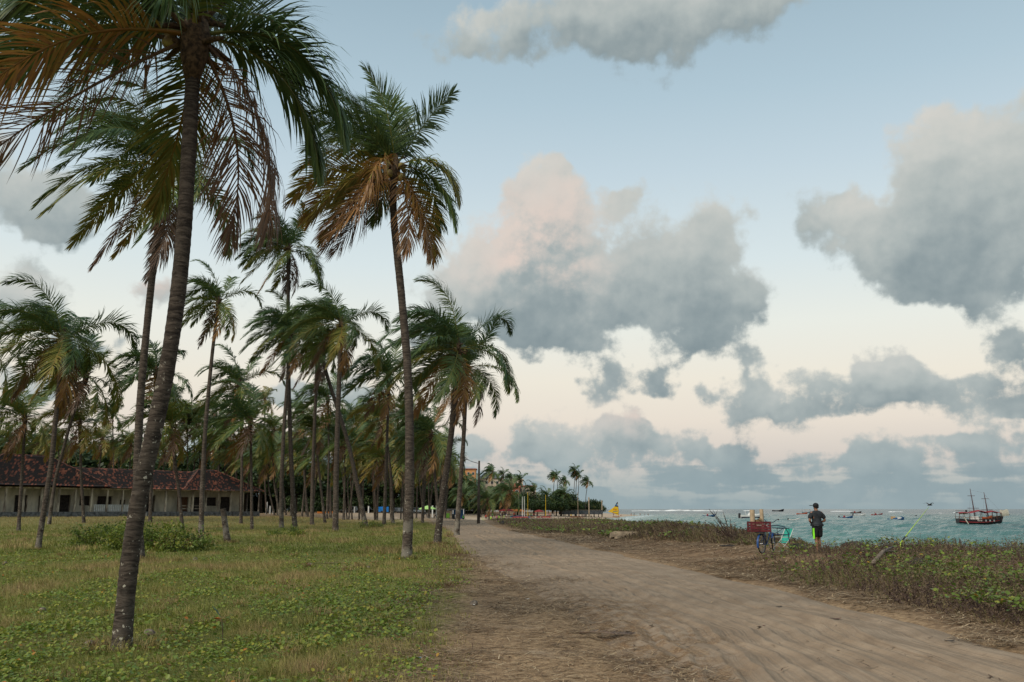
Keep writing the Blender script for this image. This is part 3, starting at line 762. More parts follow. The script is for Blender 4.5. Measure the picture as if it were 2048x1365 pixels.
# the palms one can tell apart
palm([(243, 1302), (252, 1180), (272, 1010), (302, 890), (335, 745), (358, 590), (372, 420), (380, 260), (387, 130), (391, 72)],
     'nearest and largest coconut palm, dark ringed leaning trunk with an orange and a brown frond', crA, 43, seed=1, nuts=1, top=0.86)
palm([(281, 1121), (273, 960), (280, 800), (297, 620), (318, 430), (332, 335)],
     'coconut palm right behind the nearest palm, its crown of drooping fronds under the larger crown', cr1[2], 22, seed=2, nuts=6, scale=1.0, yaw=0.5)
palm([(813, 1119), (819, 1000), (820, 860), (815, 720), (800, 560), (786, 430), (783, 372), (790, 335)],
     'tall coconut palm beside the road with yellow coconuts and brown hanging fronds', crB, 25, seed=3, nuts=14, top=0.72)
palm([(874, 1089), (880, 1030), (892, 950), (905, 850), (912, 760), (916, 700)],
     'coconut palm at the road edge with a dark curved trunk', cr1[0], 18, seed=4, nuts=4, scale=1.0)
palm([(913, 1071), (918, 1000), (926, 900), (931, 800), (935, 735)],
     'coconut palm rightmost in the grove, slim trunk rising out of the sand track', cr1[3], 13, seed=5, nuts=3, scale=1.02, yaw=1.1)
palm([(671, 1063), (672, 960), (675, 850), (679, 740), (684, 650)],
     'full dark coconut palm in the middle of the grove with a straight grey trunk', cr1[1], 15, seed=6, nuts=5, scale=1.15, yaw=-0.4)
palm([(732, 1052), (715, 975), (698, 890), (676, 820), (650, 740), (640, 690)],
     'coconut palm with a strongly slanting trunk crossing a straight trunk', cr1[2], 12, seed=7, nuts=3, scale=1.2)
palm([(590, 1056), (583, 940), (578, 800), (576, 660), (577, 500)],
     'tallest thin coconut palm in the grove, round crown high against the pale sky', cr1[3], 12, seed=8, nuts=6, scale=1.22, yaw=0.3)
palm([(563, 1056), (563, 960), (568, 850), (577, 740), (580, 670)],
     'coconut palm close against the left of the tallest thin palm', cr1[0], 11, seed=9, nuts=2, scale=1.1, yaw=0.9)
palm([(624, 1050), (625, 960), (629, 850), (634, 740), (630, 660)],
     'coconut palm with a straight thin trunk left of the full dark palm', cr2[0], 10, seed=10, scale=1.15)
palm([(402, 1068), (405, 960), (411, 850), (424, 710), (437, 605)],
     'slender coconut palm with a small wind-swept crown over the tiled house', cr2[1], 13, seed=11, nuts=3, scale=0.85, top=0.6)
palm([(75, 1101), (88, 1020), (103, 930), (113, 820), (122, 730), (127, 680)],
     'coconut palm at far left with a flared foot, crown swept back by wind', cr1[1], 14, seed=12, nuts=5, scale=0.92)
palm([(37, 1062), (42, 980), (47, 900), (50, 840)],
     'short coconut palm left of the flared-foot palm, in front of the house', cr2[2], 9, seed=13, scale=0.95)
palm([(168, 1047), (164, 980), (161, 920), (160, 850)],
     'short yellow-leaved coconut palm before the tiled roof', cr2[4], 8, seed=14, scale=1.0)
palm([(98, 1049), (110, 960), (140, 850), (172, 752)],
     'coconut palm with arched fronds to the right of the flared-foot palm', cr2[3], 9, seed=15, scale=1.45, yaw=0.6)
palm([(300, 1046), (304, 930), (308, 820), (312, 745)],
     'coconut palm partly hidden behind the two crossing front trunks', cr2[0], 9, seed=16, scale=1.25, yaw=0.2)
palm([(482, 1048), (484, 940), (482, 850), (479, 770)],
     'coconut palm with drooping crown between the slender palm and the tallest one', cr2[1], 8, seed=17, scale=1.2, yaw=-0.5)
palm([(504, 1062), (503, 980), (502, 910), (501, 845)],
     'low bushy coconut palm below the drooping-crowned one', cr2[3], 8, seed=18, scale=1.0, yaw=0.4, D=75)
palm([(366, 1062), (358, 985), (348, 910), (343, 850)],
     'coconut palm with a pale bent trunk in front of the house', cr2[2], 9, seed=19, scale=0.95, yaw=1.4)
palm([(768, 1050), (772, 950), (775, 850), (778, 755)],
     'coconut palm close behind the tall roadside palm, crown half hidden by its trunk', cr2[0], 9, seed=20, scale=1.35, yaw=0.8)
palm([(786, 1047), (783, 960), (775, 890), (768, 838)],
     'shorter coconut palm under the crown behind the roadside palm', cr2[4], 8, seed=21, scale=1.05, yaw=-0.7)
palm([(650, 1046), (640, 960), (634, 905), (630, 860)],
     'small light-green coconut palm standing clear in the sky gap', cr2[2], 7, seed=22, scale=0.85, yaw=2.0)
palm([(880, 1052), (872, 980), (866, 920), (862, 870)],
     'coconut palm just behind the dark curved road-edge trunk', cr2[1], 9, seed=23, scale=1.15, yaw=0.0)
palm([(845, 1046), (846, 980), (848, 940), (850, 900)],
     'coconut palm between the tall roadside palm and the road-edge palms', cr2[3], 7, seed=24, scale=1.1, yaw=0.9)
palm([(-30, 1070), (-40, 900), (-38, 780), (-30, 690)],
     'coconut palm at the left picture edge, only a frond tip showing', cr2[3], 9, seed=25, scale=1.0)
# stump of a dead palm
sb = ground(456, 1087)
stp = thing('palm_stump', 'broken pale palm stump standing in the grass right of the bushes', 'stump', sb)
link('trunk', trunk_mesh([Vector((0, 0, -.1)), at(451, 1055, sb.y) - sb, at(446, 1018, sb.y) - sb], 0.16, 0.13, True, 77), stp)

# the grove behind: palms one cannot tell apart
GROVE = 'palms deep in the grove'
gl = 'coconut palm deep in the shaded grove behind the nearer trunks'
rg = random.Random(11)
spots = sorted([(205, 880), (232, 900), (330, 905), (375, 830), (398, 838), (428, 880), (452, 900), (470, 905), (528, 890), (545, 905), (560, 885), (600, 880), (612, 905), (655, 880), (668, 905), (690, 885), (700, 905),
         (712, 880), (728, 900), (742, 880), (752, 905), (795, 885), (806, 905), (826, 880), (836, 905), (858, 915), (885, 905), (897, 925), (20, 880), (75, 890), (115, 880), (140, 900), (262, 890), (285, 905), (350, 880), (412, 910),
         (440, 860), (585, 905), (640, 915), (720, 920), (770, 920), (815, 925), (870, 935), (905, 940), (535, 925), (500, 920), (760, 870), (680, 860), (735, 850), (548, 860), (225, 830), (350, 800), (388, 850), (432, 820), (466, 852), (530, 800), (606, 830), (656, 800), (702, 840), (746, 815), (832, 840), (856, 862), (812, 830)])
ONES = ['', 'first', 'second', 'third', 'fourth', 'fifth', 'sixth', 'seventh', 'eighth', 'ninth', 'tenth', 'eleventh', 'twelfth', 'thirteenth', 'fourteenth', 'fifteenth', 'sixteenth', 'seventeenth', 'eighteenth', 'nineteenth']
def nth(n): return ONES[n] if n < 20 else ({2: 'twentieth', 3: 'thirtieth', 4: 'fortieth', 5: 'fiftieth', 6: 'sixtieth'}[n // 10] if n % 10 == 0 else {2: 'twenty', 3: 'thirty', 4: 'forty', 5: 'fifty', 6: 'sixty'}[n // 10] + '-' + ONES[n % 10])
for k, (cx, cy) in enumerate(spots):
    D = rg.uniform(105, 190) if cx > 530 else rg.uniform(165, 215)
    if 520 > cx > 430: D = rg.uniform(150, 200)
    bx = cx + rg.uniform(-16, 16)
    palm([(bx, 1035), ((bx + cx) / 2 + rg.uniform(-5, 5), (1035 + cy) / 2), (cx, cy)], '%s palm from the left in the shaded back rows of the grove' % nth(k + 1), cr2[k % 5], D=D, near=False, seed=100 + k, scale=rg.uniform(1.0, 1.25), yaw=rg.uniform(-0.6, 0.6), group=GROVE, r0=rg.uniform(0.14, 0.19))

# ------------------------------------------------------------------ the long tiled house behind the palms
WALL = mat('stained_plaster', (0.60, 0.54, 0.42), 0.9, 0.35, 0.9, c2=(0.36, 0.32, 0.25), bump=0.3, stretch=(1, 1, 0.4))
PLINTH = mat('grey_stone', (0.13, 0.135, 0.14), 0.95, 0.4, 2.5, bump=0.5)
COLM = mat('weathered_post', (0.44, 0.38, 0.29), 0.9, 0.5, 2.0, c2=(0.14, 0.11, 0.085), stretch=(1, 1, 0.35))
DARK = mat('dark_wood', (0.045, 0.034, 0.028), 0.8, 0.5, 3.0)
DOOR = mat('brown_door', (0.16, 0.075, 0.035), 0.7, 0.4, 3.0, stretch=(4, 4, 0.4))
WHITE = mat('white_paint', (0.62, 0.62, 0.60), 0.6, 0.15, 3.0)
def tile_mat():
    m = bpy.data.materials.new('clay_tiles'); m.use_nodes = True; t = m.node_tree; N = NT(t); b = t.nodes['Principled BSDF']
    ru = N.n('ShaderNodeAttribute', attribute_name='ru').outputs['Fac']; rv = N.n('ShaderNodeAttribute', attribute_name='rv').outputs['Fac']
    cb = N.n('ShaderNodeCombineXYZ'); t.links.new(N.math('FLOOR', N.math('DIVIDE', ru, 0.24)), cb.inputs[0]); t.links.new(N.math('FLOOR', N.math('DIVIDE', rv, 0.45)), cb.inputs[1])
    wn = N.n('ShaderNodeTexWhiteNoise', noise_dimensions='3D'); t.links.new(cb.outputs[0], wn.inputs['Vector'])
    ob = N.n('ShaderNodeTexCoord').outputs['Object']
    f = N.math('ADD', wn.outputs['Value'], N.math('MULTIPLY', N.math('SUBTRACT', N.noise(ob, 0.35, 3), 0.5), 1.5))
    c = N.mix(N.smooth(N.math('ADD', f, N.math('MULTIPLY', N.math('SUBTRACT', N.noise(ob, 2.2, 3), 0.5), 0.9)), 0.55, 0.95), (0.024, 0.018, 0.017), (0.24, 0.078, 0.046))
    c = N.mix(N.smooth(f, 1.0, 1.2), c, (0.36, 0.15, 0.09))
    t.links.new(c, b.inputs['Base Color']); b.inputs['Roughness'].default_value = 0.9
    return m
TILE = tile_mat()
def slope(name, e0, e1, r0, r1, parent):
    """a roof slope of barrel tiles: eave e0-e1, ridge r0-r1, in courses that overlap"""
    e0, e1, r0, r1 = [np.array(p, float) for p in (e0, e1, r0, r1)]
    Lw = np.linalg.norm(e1 - e0); Ls = np.linalg.norm((r0 + r1) / 2 - (e0 + e1) / 2)
    nu, nr = int(Lw / 0.24) * 4 + 1, max(3, int(Ls / 0.45))
    n = nrm(np.cross(e1 - e0, (r0 + r1) / 2 - e0)); n = n * np.sign(n[2])
    u = np.linspace(0, 1, nu); V = []; ru = []; rv = []
    wv_ = 0.045 * np.abs(np.sin(np.pi * u * Lw / 0.24)) + 0.03 * np.sin(u * Lw * 0.7)
    for k in range(nr):
        for e_, lift in ((0.0, 0.05), (0.999, 0.0)):
            v = (k + e_) / nr
            a, b_ = e0 + (r0 - e0) * v, e1 + (r1 - e1) * v
            V.append(a[None] + (b_ - a)[None] * u[:, None] + n[None] * (wv_ * (1 - 0 * v) + lift - 0.06 * math.sin(v * math.pi))[:, None])
            ru.append(np.linalg.norm(a - e0) * 0.3 + u * np.linalg.norm(b_ - a)); rv.append(np.full(nu, (k + 0.5) * 0.45))
    V = np.concatenate(V); ii = np.arange(len(V)).reshape(-1, nu)
    F = np.stack([ii[:-1, :-1], ii[:-1, 1:], ii[1:, 1:], ii[1:, :-1]], -1).reshape(-1, 4)
    o = link(name, mesh_np(name, V, [F], {'ru': np.concatenate(ru), 'rv': np.concatenate(rv)}, mats=[TILE]), parent)
    return o
def hip_roof(parent, u0, u1, v0, v1, ze, zr, inset):
    vm = (v0 + v1) / 2
    A, B, Cc, Dd = (u0, v0, ze), (u1, v0, ze), (u1, v1, ze), (u0, v1, ze)
    Ra, Rb = (u0 + inset, vm, zr), (u1 - inset, vm, zr)
    rf = slope('roof', A, B, Ra, Rb, parent)
    slope('roof_slope', Cc, Dd, Rb, Ra, rf); slope('roof_slope', B, Cc, Rb, Rb, rf); slope('roof_slope', Dd, A, Ra, Ra, rf)
    MB().tube([(u0, v0, ze + .03), Ra, Rb, (u1, v0, ze + .03)], 0.10, 6).build('ridge_tiles', TILE2, rf)
    MB().tube([(u0, v1, ze + .03), Ra], 0.10, 6).tube([(u1, v1, ze + .03), Rb], 0.10, 6).build('ridge_tiles', TILE2, rf)
    return rf
TILE2 = mat('ridge_clay', (0.16, 0.07, 0.05), 0.9, 0.8, 2.5)
pa, pb = at(-40, 1033, 118), at(505, 1029, 152)
hv = Vector((pb.x - pa.x, pb.y - pa.y, 0)); HL = hv.length; hz_ = math.atan2(hv.y, hv.x)
house = thing('tiled_house', 'long low cream house with mottled red clay tile roof behind the palms', 'house', (pa.x, pa.y, 0.35), hz_)
# local frame: x along the front, y away from the camera, floor at 0.95
FL, EV = 0.95, 4.15
MB().box((HL / 2, 4.5, FL / 2 - 0.2), (HL + 1.0, 11.5, FL + 0.4)).build('plinth', PLINTH, house)
MB().box((HL / 2, 9.2, FL + 1.6), (HL - 1.6, 0.3, 3.2)).box((0.9, 6.0, FL + 1.6), (0.3, 6.1, 3.2)).box((HL - 0.9, 6.0, FL + 1.6), (0.3, 6.1, 3.2)).build('back_wall', WALL, house)
MB().box((HL / 2, 6, FL + 3.3), (HL - 0.4, 9, 0.08)).build('ceiling', DARK, house)
xs_ = 0.9; wall_v = 2.9
openings = [(6.2, 1.3, 2.3, 'd'), (9.3, 1.1, 2.3, 'd'), (12.3, 1.2, 2.4, 'd'), (15.2, 1.2, 2.3, 'w'), (18.2, 1.7, 2.3, 'w'), (21.0, 0.7, 1.8, 'w'), (25.6, 1.1, 2.5, 'd'), (31.2, 1.5, 2.3, 'b'), (33.6, 1.3, 2.3, 'd'), (36.4, 1.6, 2.3, 'w'), (39.2, 1.5, 2.4, 'd')]
openings = [(o[0], o[1] * 1.4, o[2], o[3]) for o in openings if o[0] + 1.2 < HL - 1.2]
prev = 0.75
for (ou, ow, oh, kd) in openings:
    MB().box(((prev + ou - ow / 2) / 2, wall_v, FL + 1.6), (ou - ow / 2 - prev, 0.25, 3.2)).build('wall', WALL, house)
    sill = 0.0 if kd in 'db' else 0.9
    MB().box((ou, wall_v, FL + (3.2 + oh) / 2), (ow, 0.246, 3.2 - oh)).build('lintel', WALL, house)
    if sill: MB().box((ou, wall_v, FL + sill / 2), (ow, 0.246, sill)).build('sill_wall', WALL, house)
    d_ = MB().box((ou, wall_v + 0.16, FL + (sill + oh) / 2), (ow - 0.1, 0.06, oh - sill - 0.05)).build('door' if kd in 'db' else 'shutter', DOOR if kd == 'b' else DARK, house)
    for sg in (-1, 1): MB().box((ou + sg * (ow / 2 - 0.05), wall_v + 0.02, FL + (sill + oh) / 2), (0.1, 0.3, oh - sill - 0.01)).build('jamb', COLM, d_)
    prev = ou + ow / 2
MB().box(((prev + HL - 0.75) / 2, wall_v, FL + 1.6), (HL - 0.75 - prev, 0.25, 3.2)).build('wall', WALL, house)
k = 0; u_ = 0.5
while u_ < HL:
    MB().box((u_, -0.2, FL + 1.6), (0.26, 0.26, 3.2), taper=0.85).build('column', COLM, house); u_ += 2.35; k += 1
MB().box((HL / 2, -0.2, FL + 3.26), (HL + 0.2, 0.22, 0.22)).build('eave_beam', COLM, house)
rl = MB()
for i in range(19): rl.box((15.2 + i * 0.28, -0.2, FL + 0.5), (0.14, 0.05, 0.9))
rl.box((17.7, -0.2, FL + 0.98), (5.4, 0.08, 0.08)); rl.build('railing', WHITE, house)
MB().box((30.5, -0.15, FL + 0.45), (3.6, 0.08, 0.1)).box((30.5, -0.15, FL + 0.9), (3.6, 0.08, 0.08)).build('railing', COLM, house)
hip_roof(house, -1.0, HL + 0.9, -0.9, 10.4, EV + 0.15, EV + 3.2, 4.5)
hip_roof(house, -3.2, 17.0, -1.3, 9.6, EV + 0.35, EV + 4.7, 7.0)
hip_roof(house, HL - 14.0, HL + 1.3, -1.2, 9.8, EV + 0.1, EV + 3.6, 6.0)
bx_ = MB(); bx_.box((0, 0, 0.3), (1.3, 0.9, 0.6)); q_ = house.matrix_basis @ Vector((22.3, -1.2, 0.6))
tag(bx_.build('stone_trough', PLINTH, None, False, (q_.x, q_.y, h1(q_.x, q_.y))), 'dark grey stone block against the house plinth', 'trough')

# ------------------------------------------------------------------ broadleaf trees behind the grove
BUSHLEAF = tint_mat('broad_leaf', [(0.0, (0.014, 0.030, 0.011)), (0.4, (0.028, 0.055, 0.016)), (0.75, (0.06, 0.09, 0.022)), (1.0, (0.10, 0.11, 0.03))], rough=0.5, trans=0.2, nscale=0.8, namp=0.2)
TWIG = mat('brown_wood', (0.09, 0.065, 0.045), 0.9, 0.4, 6.0)
def leaf_mass(name, seed, rx, ry, rz, clumps, per, size, clump_r, material, z0=0.0, flat=0.25):
    r = np.random.default_rng(seed)
    n = clumps
    d = nrm(r.normal(size=(n, 3))); rad = r.uniform(0.45, 1.0, n) ** 0.6
    c = d * rad[:, None] * np.array([rx, ry, rz]) * (0.75 + 0.5 * r.random((n, 1))) ; c[:, 2] = np.maximum(c[:, 2], -rz * flat) + z0
    P = (c[:, None] + r.normal(0, 1, (n, per, 3)) * clump_r * np.array([1, 1, 0.75])).reshape(-1, 3)
    ct = np.repeat(np.clip(r.normal(0.40, 0.22, n), 0, 1), per) + r.normal(0, 0.1, n * per)
    m = len(P); ax = nrm(r.normal(size=(m, 3)) + np.array([0, 0, -0.25])); sd = nrm(np.cross(ax, r.normal(size=(m, 3))))
    L = size * r.uniform(0.6, 1.3, m)[:, None]
    a, b_, c_, e = P - ax * L * .5, P + sd * L * .32, P + ax * L * .5, P - sd * L * .32
    V = np.stack([a, b_, c_, e], 1).reshape(-1, 3)
    F = np.arange(4 * m).reshape(-1, 4)
    return mesh_np(name, V, [F], {'tint': np.repeat(np.clip(ct, 0, 1), 4)}, mats=[material])
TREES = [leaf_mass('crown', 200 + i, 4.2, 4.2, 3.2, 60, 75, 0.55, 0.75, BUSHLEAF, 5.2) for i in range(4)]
def trunk_simple(h, r):
    b_ = MB(); rr = random.Random(int(h * 100))
    b_.tube([(0, 0, -0.3), (0.1, 0, h * 0.4), (0, 0.1, h)], [r * 1.4, r, r * 0.5], 7)
    for k in range(5):
        a = k * 1.3; b_.tube([(0, 0, h * (0.45 + 0.1 * k)), (math.cos(a) * 1.2, math.sin(a) * 1.2, h * (0.6 + 0.1 * k) + 0.5), (math.cos(a) * 2.4, math.sin(a) * 2.4, h * (0.7 + 0.1 * k) + 1.0)], [r * 0.5, r * 0.3, r * 0.12], 5)
    return b_.mesh('trunk', TWIG, True)
TTR = trunk_simple(5.0, 0.22)
def tree(px, py_top, D, label, k=0, width=1.0, group=None):
    p = at(px, 1018, D); z = h1(p.x, p.y); ht = at(px, py_top, D).z - z
    o = thing('broadleaf_tree', label, 'tree', (p.x, p.y, z), k * 1.7, group)
    s = ht / 8.6
    o.scale = (s * width, s * width, s)
    link('trunk', TTR, o); link('crown', TREES[k % 4], o)
    return o
wl = 'dark broadleaf tree filling the gap between palms at the back of the grove'
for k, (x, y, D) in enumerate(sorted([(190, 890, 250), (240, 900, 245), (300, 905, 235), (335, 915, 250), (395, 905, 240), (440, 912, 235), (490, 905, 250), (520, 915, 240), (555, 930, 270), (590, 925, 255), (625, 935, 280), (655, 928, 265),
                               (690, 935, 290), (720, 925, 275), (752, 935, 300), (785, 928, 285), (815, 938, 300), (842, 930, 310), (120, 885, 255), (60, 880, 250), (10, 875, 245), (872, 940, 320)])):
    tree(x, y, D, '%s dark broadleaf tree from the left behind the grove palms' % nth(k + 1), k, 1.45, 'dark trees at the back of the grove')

THK = [leaf_mass('foliage', 260 + i, 5.5, 3.0, 3.0, 70, 70, 0.6, 0.8, BUSHLEAF, 2.6, 0.95) for i in range(3)]
th_stem = MB()
for k in range(7): th_stem.tube([(math.cos(k) * 2.5, math.sin(k * 2) * 1.2, -.3), (math.cos(k) * 3, math.sin(k * 2) * 1.5, 3.5)], [.12, .05], 5)
TSM = th_stem.mesh('stem', TWIG)
UG = []
for k, x in enumerate(range(-20, 960, 27)):
    D = 255 if x < 540 else 335
    p = at(x + (k * 13) % 9, 1018, D)
    s_ = 0.85 + 0.35 * ((k * 37) % 10) / 10
    me_ = THK[k % 3]; co_ = np.zeros(len(me_.vertices) * 3, np.float32); me_.vertices.foreach_get('co', co_); tn_ = np.zeros(len(me_.vertices), np.float32); me_.attributes['tint'].data.foreach_get('value', tn_)
    UG.append((co_.reshape(-1, 3) * np.array([s_, s_, s_ * (1.0 if x < 540 else 1.2)]) + np.array([p.x, p.y, h1(p.x, p.y)]), tn_))
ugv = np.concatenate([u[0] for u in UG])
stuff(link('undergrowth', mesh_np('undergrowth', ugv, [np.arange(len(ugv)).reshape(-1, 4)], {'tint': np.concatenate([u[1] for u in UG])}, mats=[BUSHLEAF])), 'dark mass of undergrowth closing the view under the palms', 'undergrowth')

# ------------------------------------------------------------------ bushes on the lawn
BL2 = tint_mat('bush_leaf', [(0.0, (0.050, 0.085, 0.018)), (0.4, (0.110, 0.165, 0.026)), (0.75, (0.24, 0.26, 0.04)), (1.0, (0.15, 0.085, 0.03))], rough=0.45, trans=0.3, nscale=1.2, namp=0.15)
def bush(px, py, label, rx, ry, rz, clumps, seed, size=0.11, cr=0.16):
    p = ground(px, py)
    o = thing('shrub', label, 'shrub', p)
    b_ = MB(); rr = random.Random(seed)
    for k in range(16):
        a = rr.uniform(0, 6.28); e = rr.uniform(0.35, 1.0)
        q = Vector((math.cos(a) * rx * e, math.sin(a) * ry * e, rr.uniform(0.3, 1.0) * rz))
        b_.tube([(q.x * 0.15, q.y * 0.15, -0.05), (q.x * 0.55, q.y * 0.55, q.z * 0.7), q], [0.02, 0.014, 0.005], 4)
    b_.build('stem', TWIG, o)
    link('foliage', leaf_mass('foliage', seed, rx, ry, rz, clumps, 42, size, cr, BL2, rz * 0.25, 0.15), o)
    return o
bush(195, 1096, 'leafy green shrub left of the nearest trunk, in front of the house', 1.45, 1.0, 0.80, 85, 301)
bush(262, 1100, 'low green shrub directly behind the nearest trunk', 1.15, 0.9, 0.95, 70, 302)
bush(345, 1103, 'wide green shrub browning at its right end, right of the nearest trunk', 1.75, 1.0, 0.85, 100, 303)
bush(572, 1075, 'small dark green shrub below the tallest thin palm', 1.35, 0.7, 0.42, 48, 304)
bush(742, 1057, 'tuft of small shrub at the foot of the slanting palm', 1.1, 0.5, 0.45, 26, 305)

# ------------------------------------------------------------------ ground cover nobody could count
def blades(name, P, L, width, lean, tint, r, label, cat, material, bend=0.9, wind=(-0.5, 0.1)):
    """curved grass blades: two segments each"""
    n = len(P)
    a = r.uniform(0, 2 * math.pi, n)
    d = np.stack([np.cos(a) * lean + wind[0] * lean, np.sin(a) * lean + wind[1] * lean, np.ones(n)], -1); d = nrm(d)
    sd = nrm(np.stack([-np.sin(a) + 0.3 * r.normal(size=n), np.cos(a), np.zeros(n)], -1)) * (width / 2)[:, None]
    m = P + d * (L * 0.55)[:, None]
    d2 = nrm(d + np.stack([d[:, 0] * bend + wind[0] * bend * 0.6, d[:, 1] * bend, -0.45 * bend * np.ones(n)], -1))
    tip = m + d2 * (L * 0.5)[:, None]
    V = np.stack([P - sd, P + sd, m + sd * 0.7, m - sd * 0.7, tip], 1).reshape(-1, 3)
    b = 5 * np.arange(n)
    F4 = np.stack([b, b + 1, b + 2, b + 3], -1); F3 = np.stack([b + 3, b + 2, b + 4], -1)
    return stuff(link(name, mesh_np(name, V, [F4, F3], {'tint': np.repeat(np.clip(tint, 0, 1), 5)}, mats=[material])), label, cat)
def leaves(name, P, size, tint, r, label, cat, material, up=0.8, stem=0.05, wide=0.42):
    """broad creeping-plant leaves, folded along the midrib"""
    n = len(P)
    a = r.uniform(0, 2 * math.pi, n)
    ax = nrm(np.stack([np.cos(a), np.sin(a), r.normal(0.35, 0.45, n) * up], -1))
    nr_ = nrm(np.cross(ax, np.stack([-np.sin(a), np.cos(a), r.normal(0, 0.4, n)], -1)))
    sd = np.cross(nr_, ax)
    s = size[:, None]
    base = P + np.array([0, 0, 1.0]) * (stem * r.uniform(0.4, 1.6, n))[:, None]
    fold = nr_ * s * 0.10
    pts = [base, base + ax * s * .35 + sd * s * wide + fold, base + ax * s * .78 + sd * s * wide * .8 + fold, base + ax * s, base + ax * s * .78 - sd * s * wide * .8 + fold, base + ax * s * .35 - sd * s * wide + fold]
    V = np.stack(pts, 1).reshape(-1, 3); b = 6 * np.arange(n)
    F = np.concatenate([np.stack([b, b + 1, b + 2, b + 3], -1), np.stack([b, b + 3, b + 4, b + 5], -1)])
    return stuff(link(name, mesh_np(name, V, [F], {'tint': np.repeat(np.clip(tint, 0, 1), 6)}, mats=[material])), label, cat)
def scatter(n, y0, y1, r, xlo, xhi, power=1.0):
    """random points of the land in view between two distances, spread evenly in the picture's depth"""
    t = r.random(n); Y = (y0 ** (1 - power) + t * (y1 ** (1 - power) - y0 ** (1 - power))) ** (1 / (1 - power)) if power != 1 else y0 * (y1 / y0) ** t
    lo, hi = np.maximum(xlo(Y), -0.62 * Y - 1.5), np.minimum(xhi(Y), 0.62 * Y + 1.5)
    X = lo + (hi - lo) * r.random(n)
    ok = hi > lo
    return X[ok], Y[ok]
def on_land(X, Y, dz=0.0): return np.stack([X, Y, H(X, Y) + dz], -1)

GRASS = tint_mat('lawn_grass', [(0.0, (0.105, 0.145, 0.028)), (0.35, (0.205, 0.215, 0.050)), (0.6, (0.29, 0.25, 0.09)), (0.85, (0.33, 0.23, 0.115)), (1.0, (0.15, 0.085, 0.045))], rough=0.7, trans=0.3, nscale=1.0, namp=0.08)
CREEP = tint_mat('creeper_leaf', [(0.0, (0.075, 0.135, 0.024)), (0.45, (0.175, 0.240, 0.036)), (0.72, (0.31, 0.31, 0.05)), (0.86, (0.36, 0.21, 0.03)), (1.0, (0.42, 0.14, 0.03))], rough=0.42, trans=0.3, nscale=6.0, namp=0.05, spec=0.4)
LOW = lambda v: (lambda Y: np.full_like(Y, v))
r = np.random.default_rng(91)
def lawn_patch(X, Y): return fbm(X * 0.55, Y * 0.30, 61, 4), fbm(X * 0.16, Y * 0.09, 66, 3)
# short grass, near to far
def lawn(n, y0, y1, L0, W0, power, name, label):
    X, Y = scatter(n, y0, y1, r, LOW(-400.0), lambda Y: grass_e(Y) + 0.5, power)
    p1, p2 = lawn_patch(X, Y)
    e = grass_e(Y) - X + (fbm(X * 0.8, Y * 0.8, 21, 3) - 0.5) * 1.6
    keep = r.random(len(X)) < sstep(-0.4, 0.8, e) * (0.45 + 0.55 * sstep(0.28, 0.5, p1))
    X, Y, p1, p2, e = [q[keep] for q in (X, Y, p1, p2, e)]
    dry = np.clip(0.10 + 0.9 * sstep(0.50, 0.74, p1) * 0.70 + 0.35 * sstep(1.2, 0.0, e) + r.normal(0, 0.10, len(X)), 0, 1)
    dry = np.maximum(dry, 0.20 * sstep(30, 60, Y)); dry = np.maximum(dry, 0.8 * sstep(82, 92, Y) * sstep(-14, -20, X) * r.uniform(0.6, 1.1, len(X)))
    blades(name, on_land(X, Y, -0.01), L0 * r.uniform(0.45, 1.3, len(X)) * (0.7 + 0.9 * sstep(0.5, 0.7, p1)), W0 * r.uniform(0.7, 1.3, len(X)), r.uniform(0.2, 0.95, len(X)), dry, r, label, 'grass', GRASS)
lawn(125000, 5.0, 13.0, 0.10, 0.0050, 0.5, 'lawn_grass', 'short grass between the creeping plants of the near lawn')
lawn(125000, 13.0, 34.0, 0.12, 0.0105, 0.5, 'lawn_grass', 'short olive grass of the middle lawn under the palms')
lawn(115000, 34.0, 130.0, 0.20, 0.032, 0.8, 'lawn_grass', 'far lawn grass below the house and the grove')
# creeping beach plant with round leaves
def creeper(n, y0, y1, sz, power, label):
    X, Y = scatter(n, y0, y1, r, LOW(-400.0), lambda Y: grass_e(Y) + 0.1, power)
    p1, p2 = lawn_patch(X, Y)
    e = grass_e(Y) - X + (fbm(X * 0.8, Y * 0.8, 21, 3) - 0.5) * 1.6
    q = fbm(X * 0.9 + 7, Y * 0.6, 63, 3)
    keep = r.random(len(X)) < sstep(0.68, 0.46, p1) * sstep(-0.1, 0.9, e) * (0.22 + 0.78 * sstep(0.40, 0.58, q)) * (0.35 + 0.65 * sstep(40, 24, Y))
    X, Y = X[keep], Y[keep]; n = len(X)
    tint = np.clip(r.normal(0.42, 0.18, n), 0, 0.74); old = r.random(n); tint[old > 0.975] = r.uniform(0.74, 1.0, (old > 0.975).sum())
    leaves('creeping_plant', on_land(X, Y, 0.0), sz * r.uniform(0.55, 1.25, n), tint, r, label, 'creeper', CREEP, stem=0.055)
creeper(62000, 5.0, 12.0, 0.046, 0.3, 'green creeping plant with round leaves on the near lawn')
creeper(62000, 12.0, 44.0, 0.058, 0.6, 'green creeping plant patches across the middle lawn')
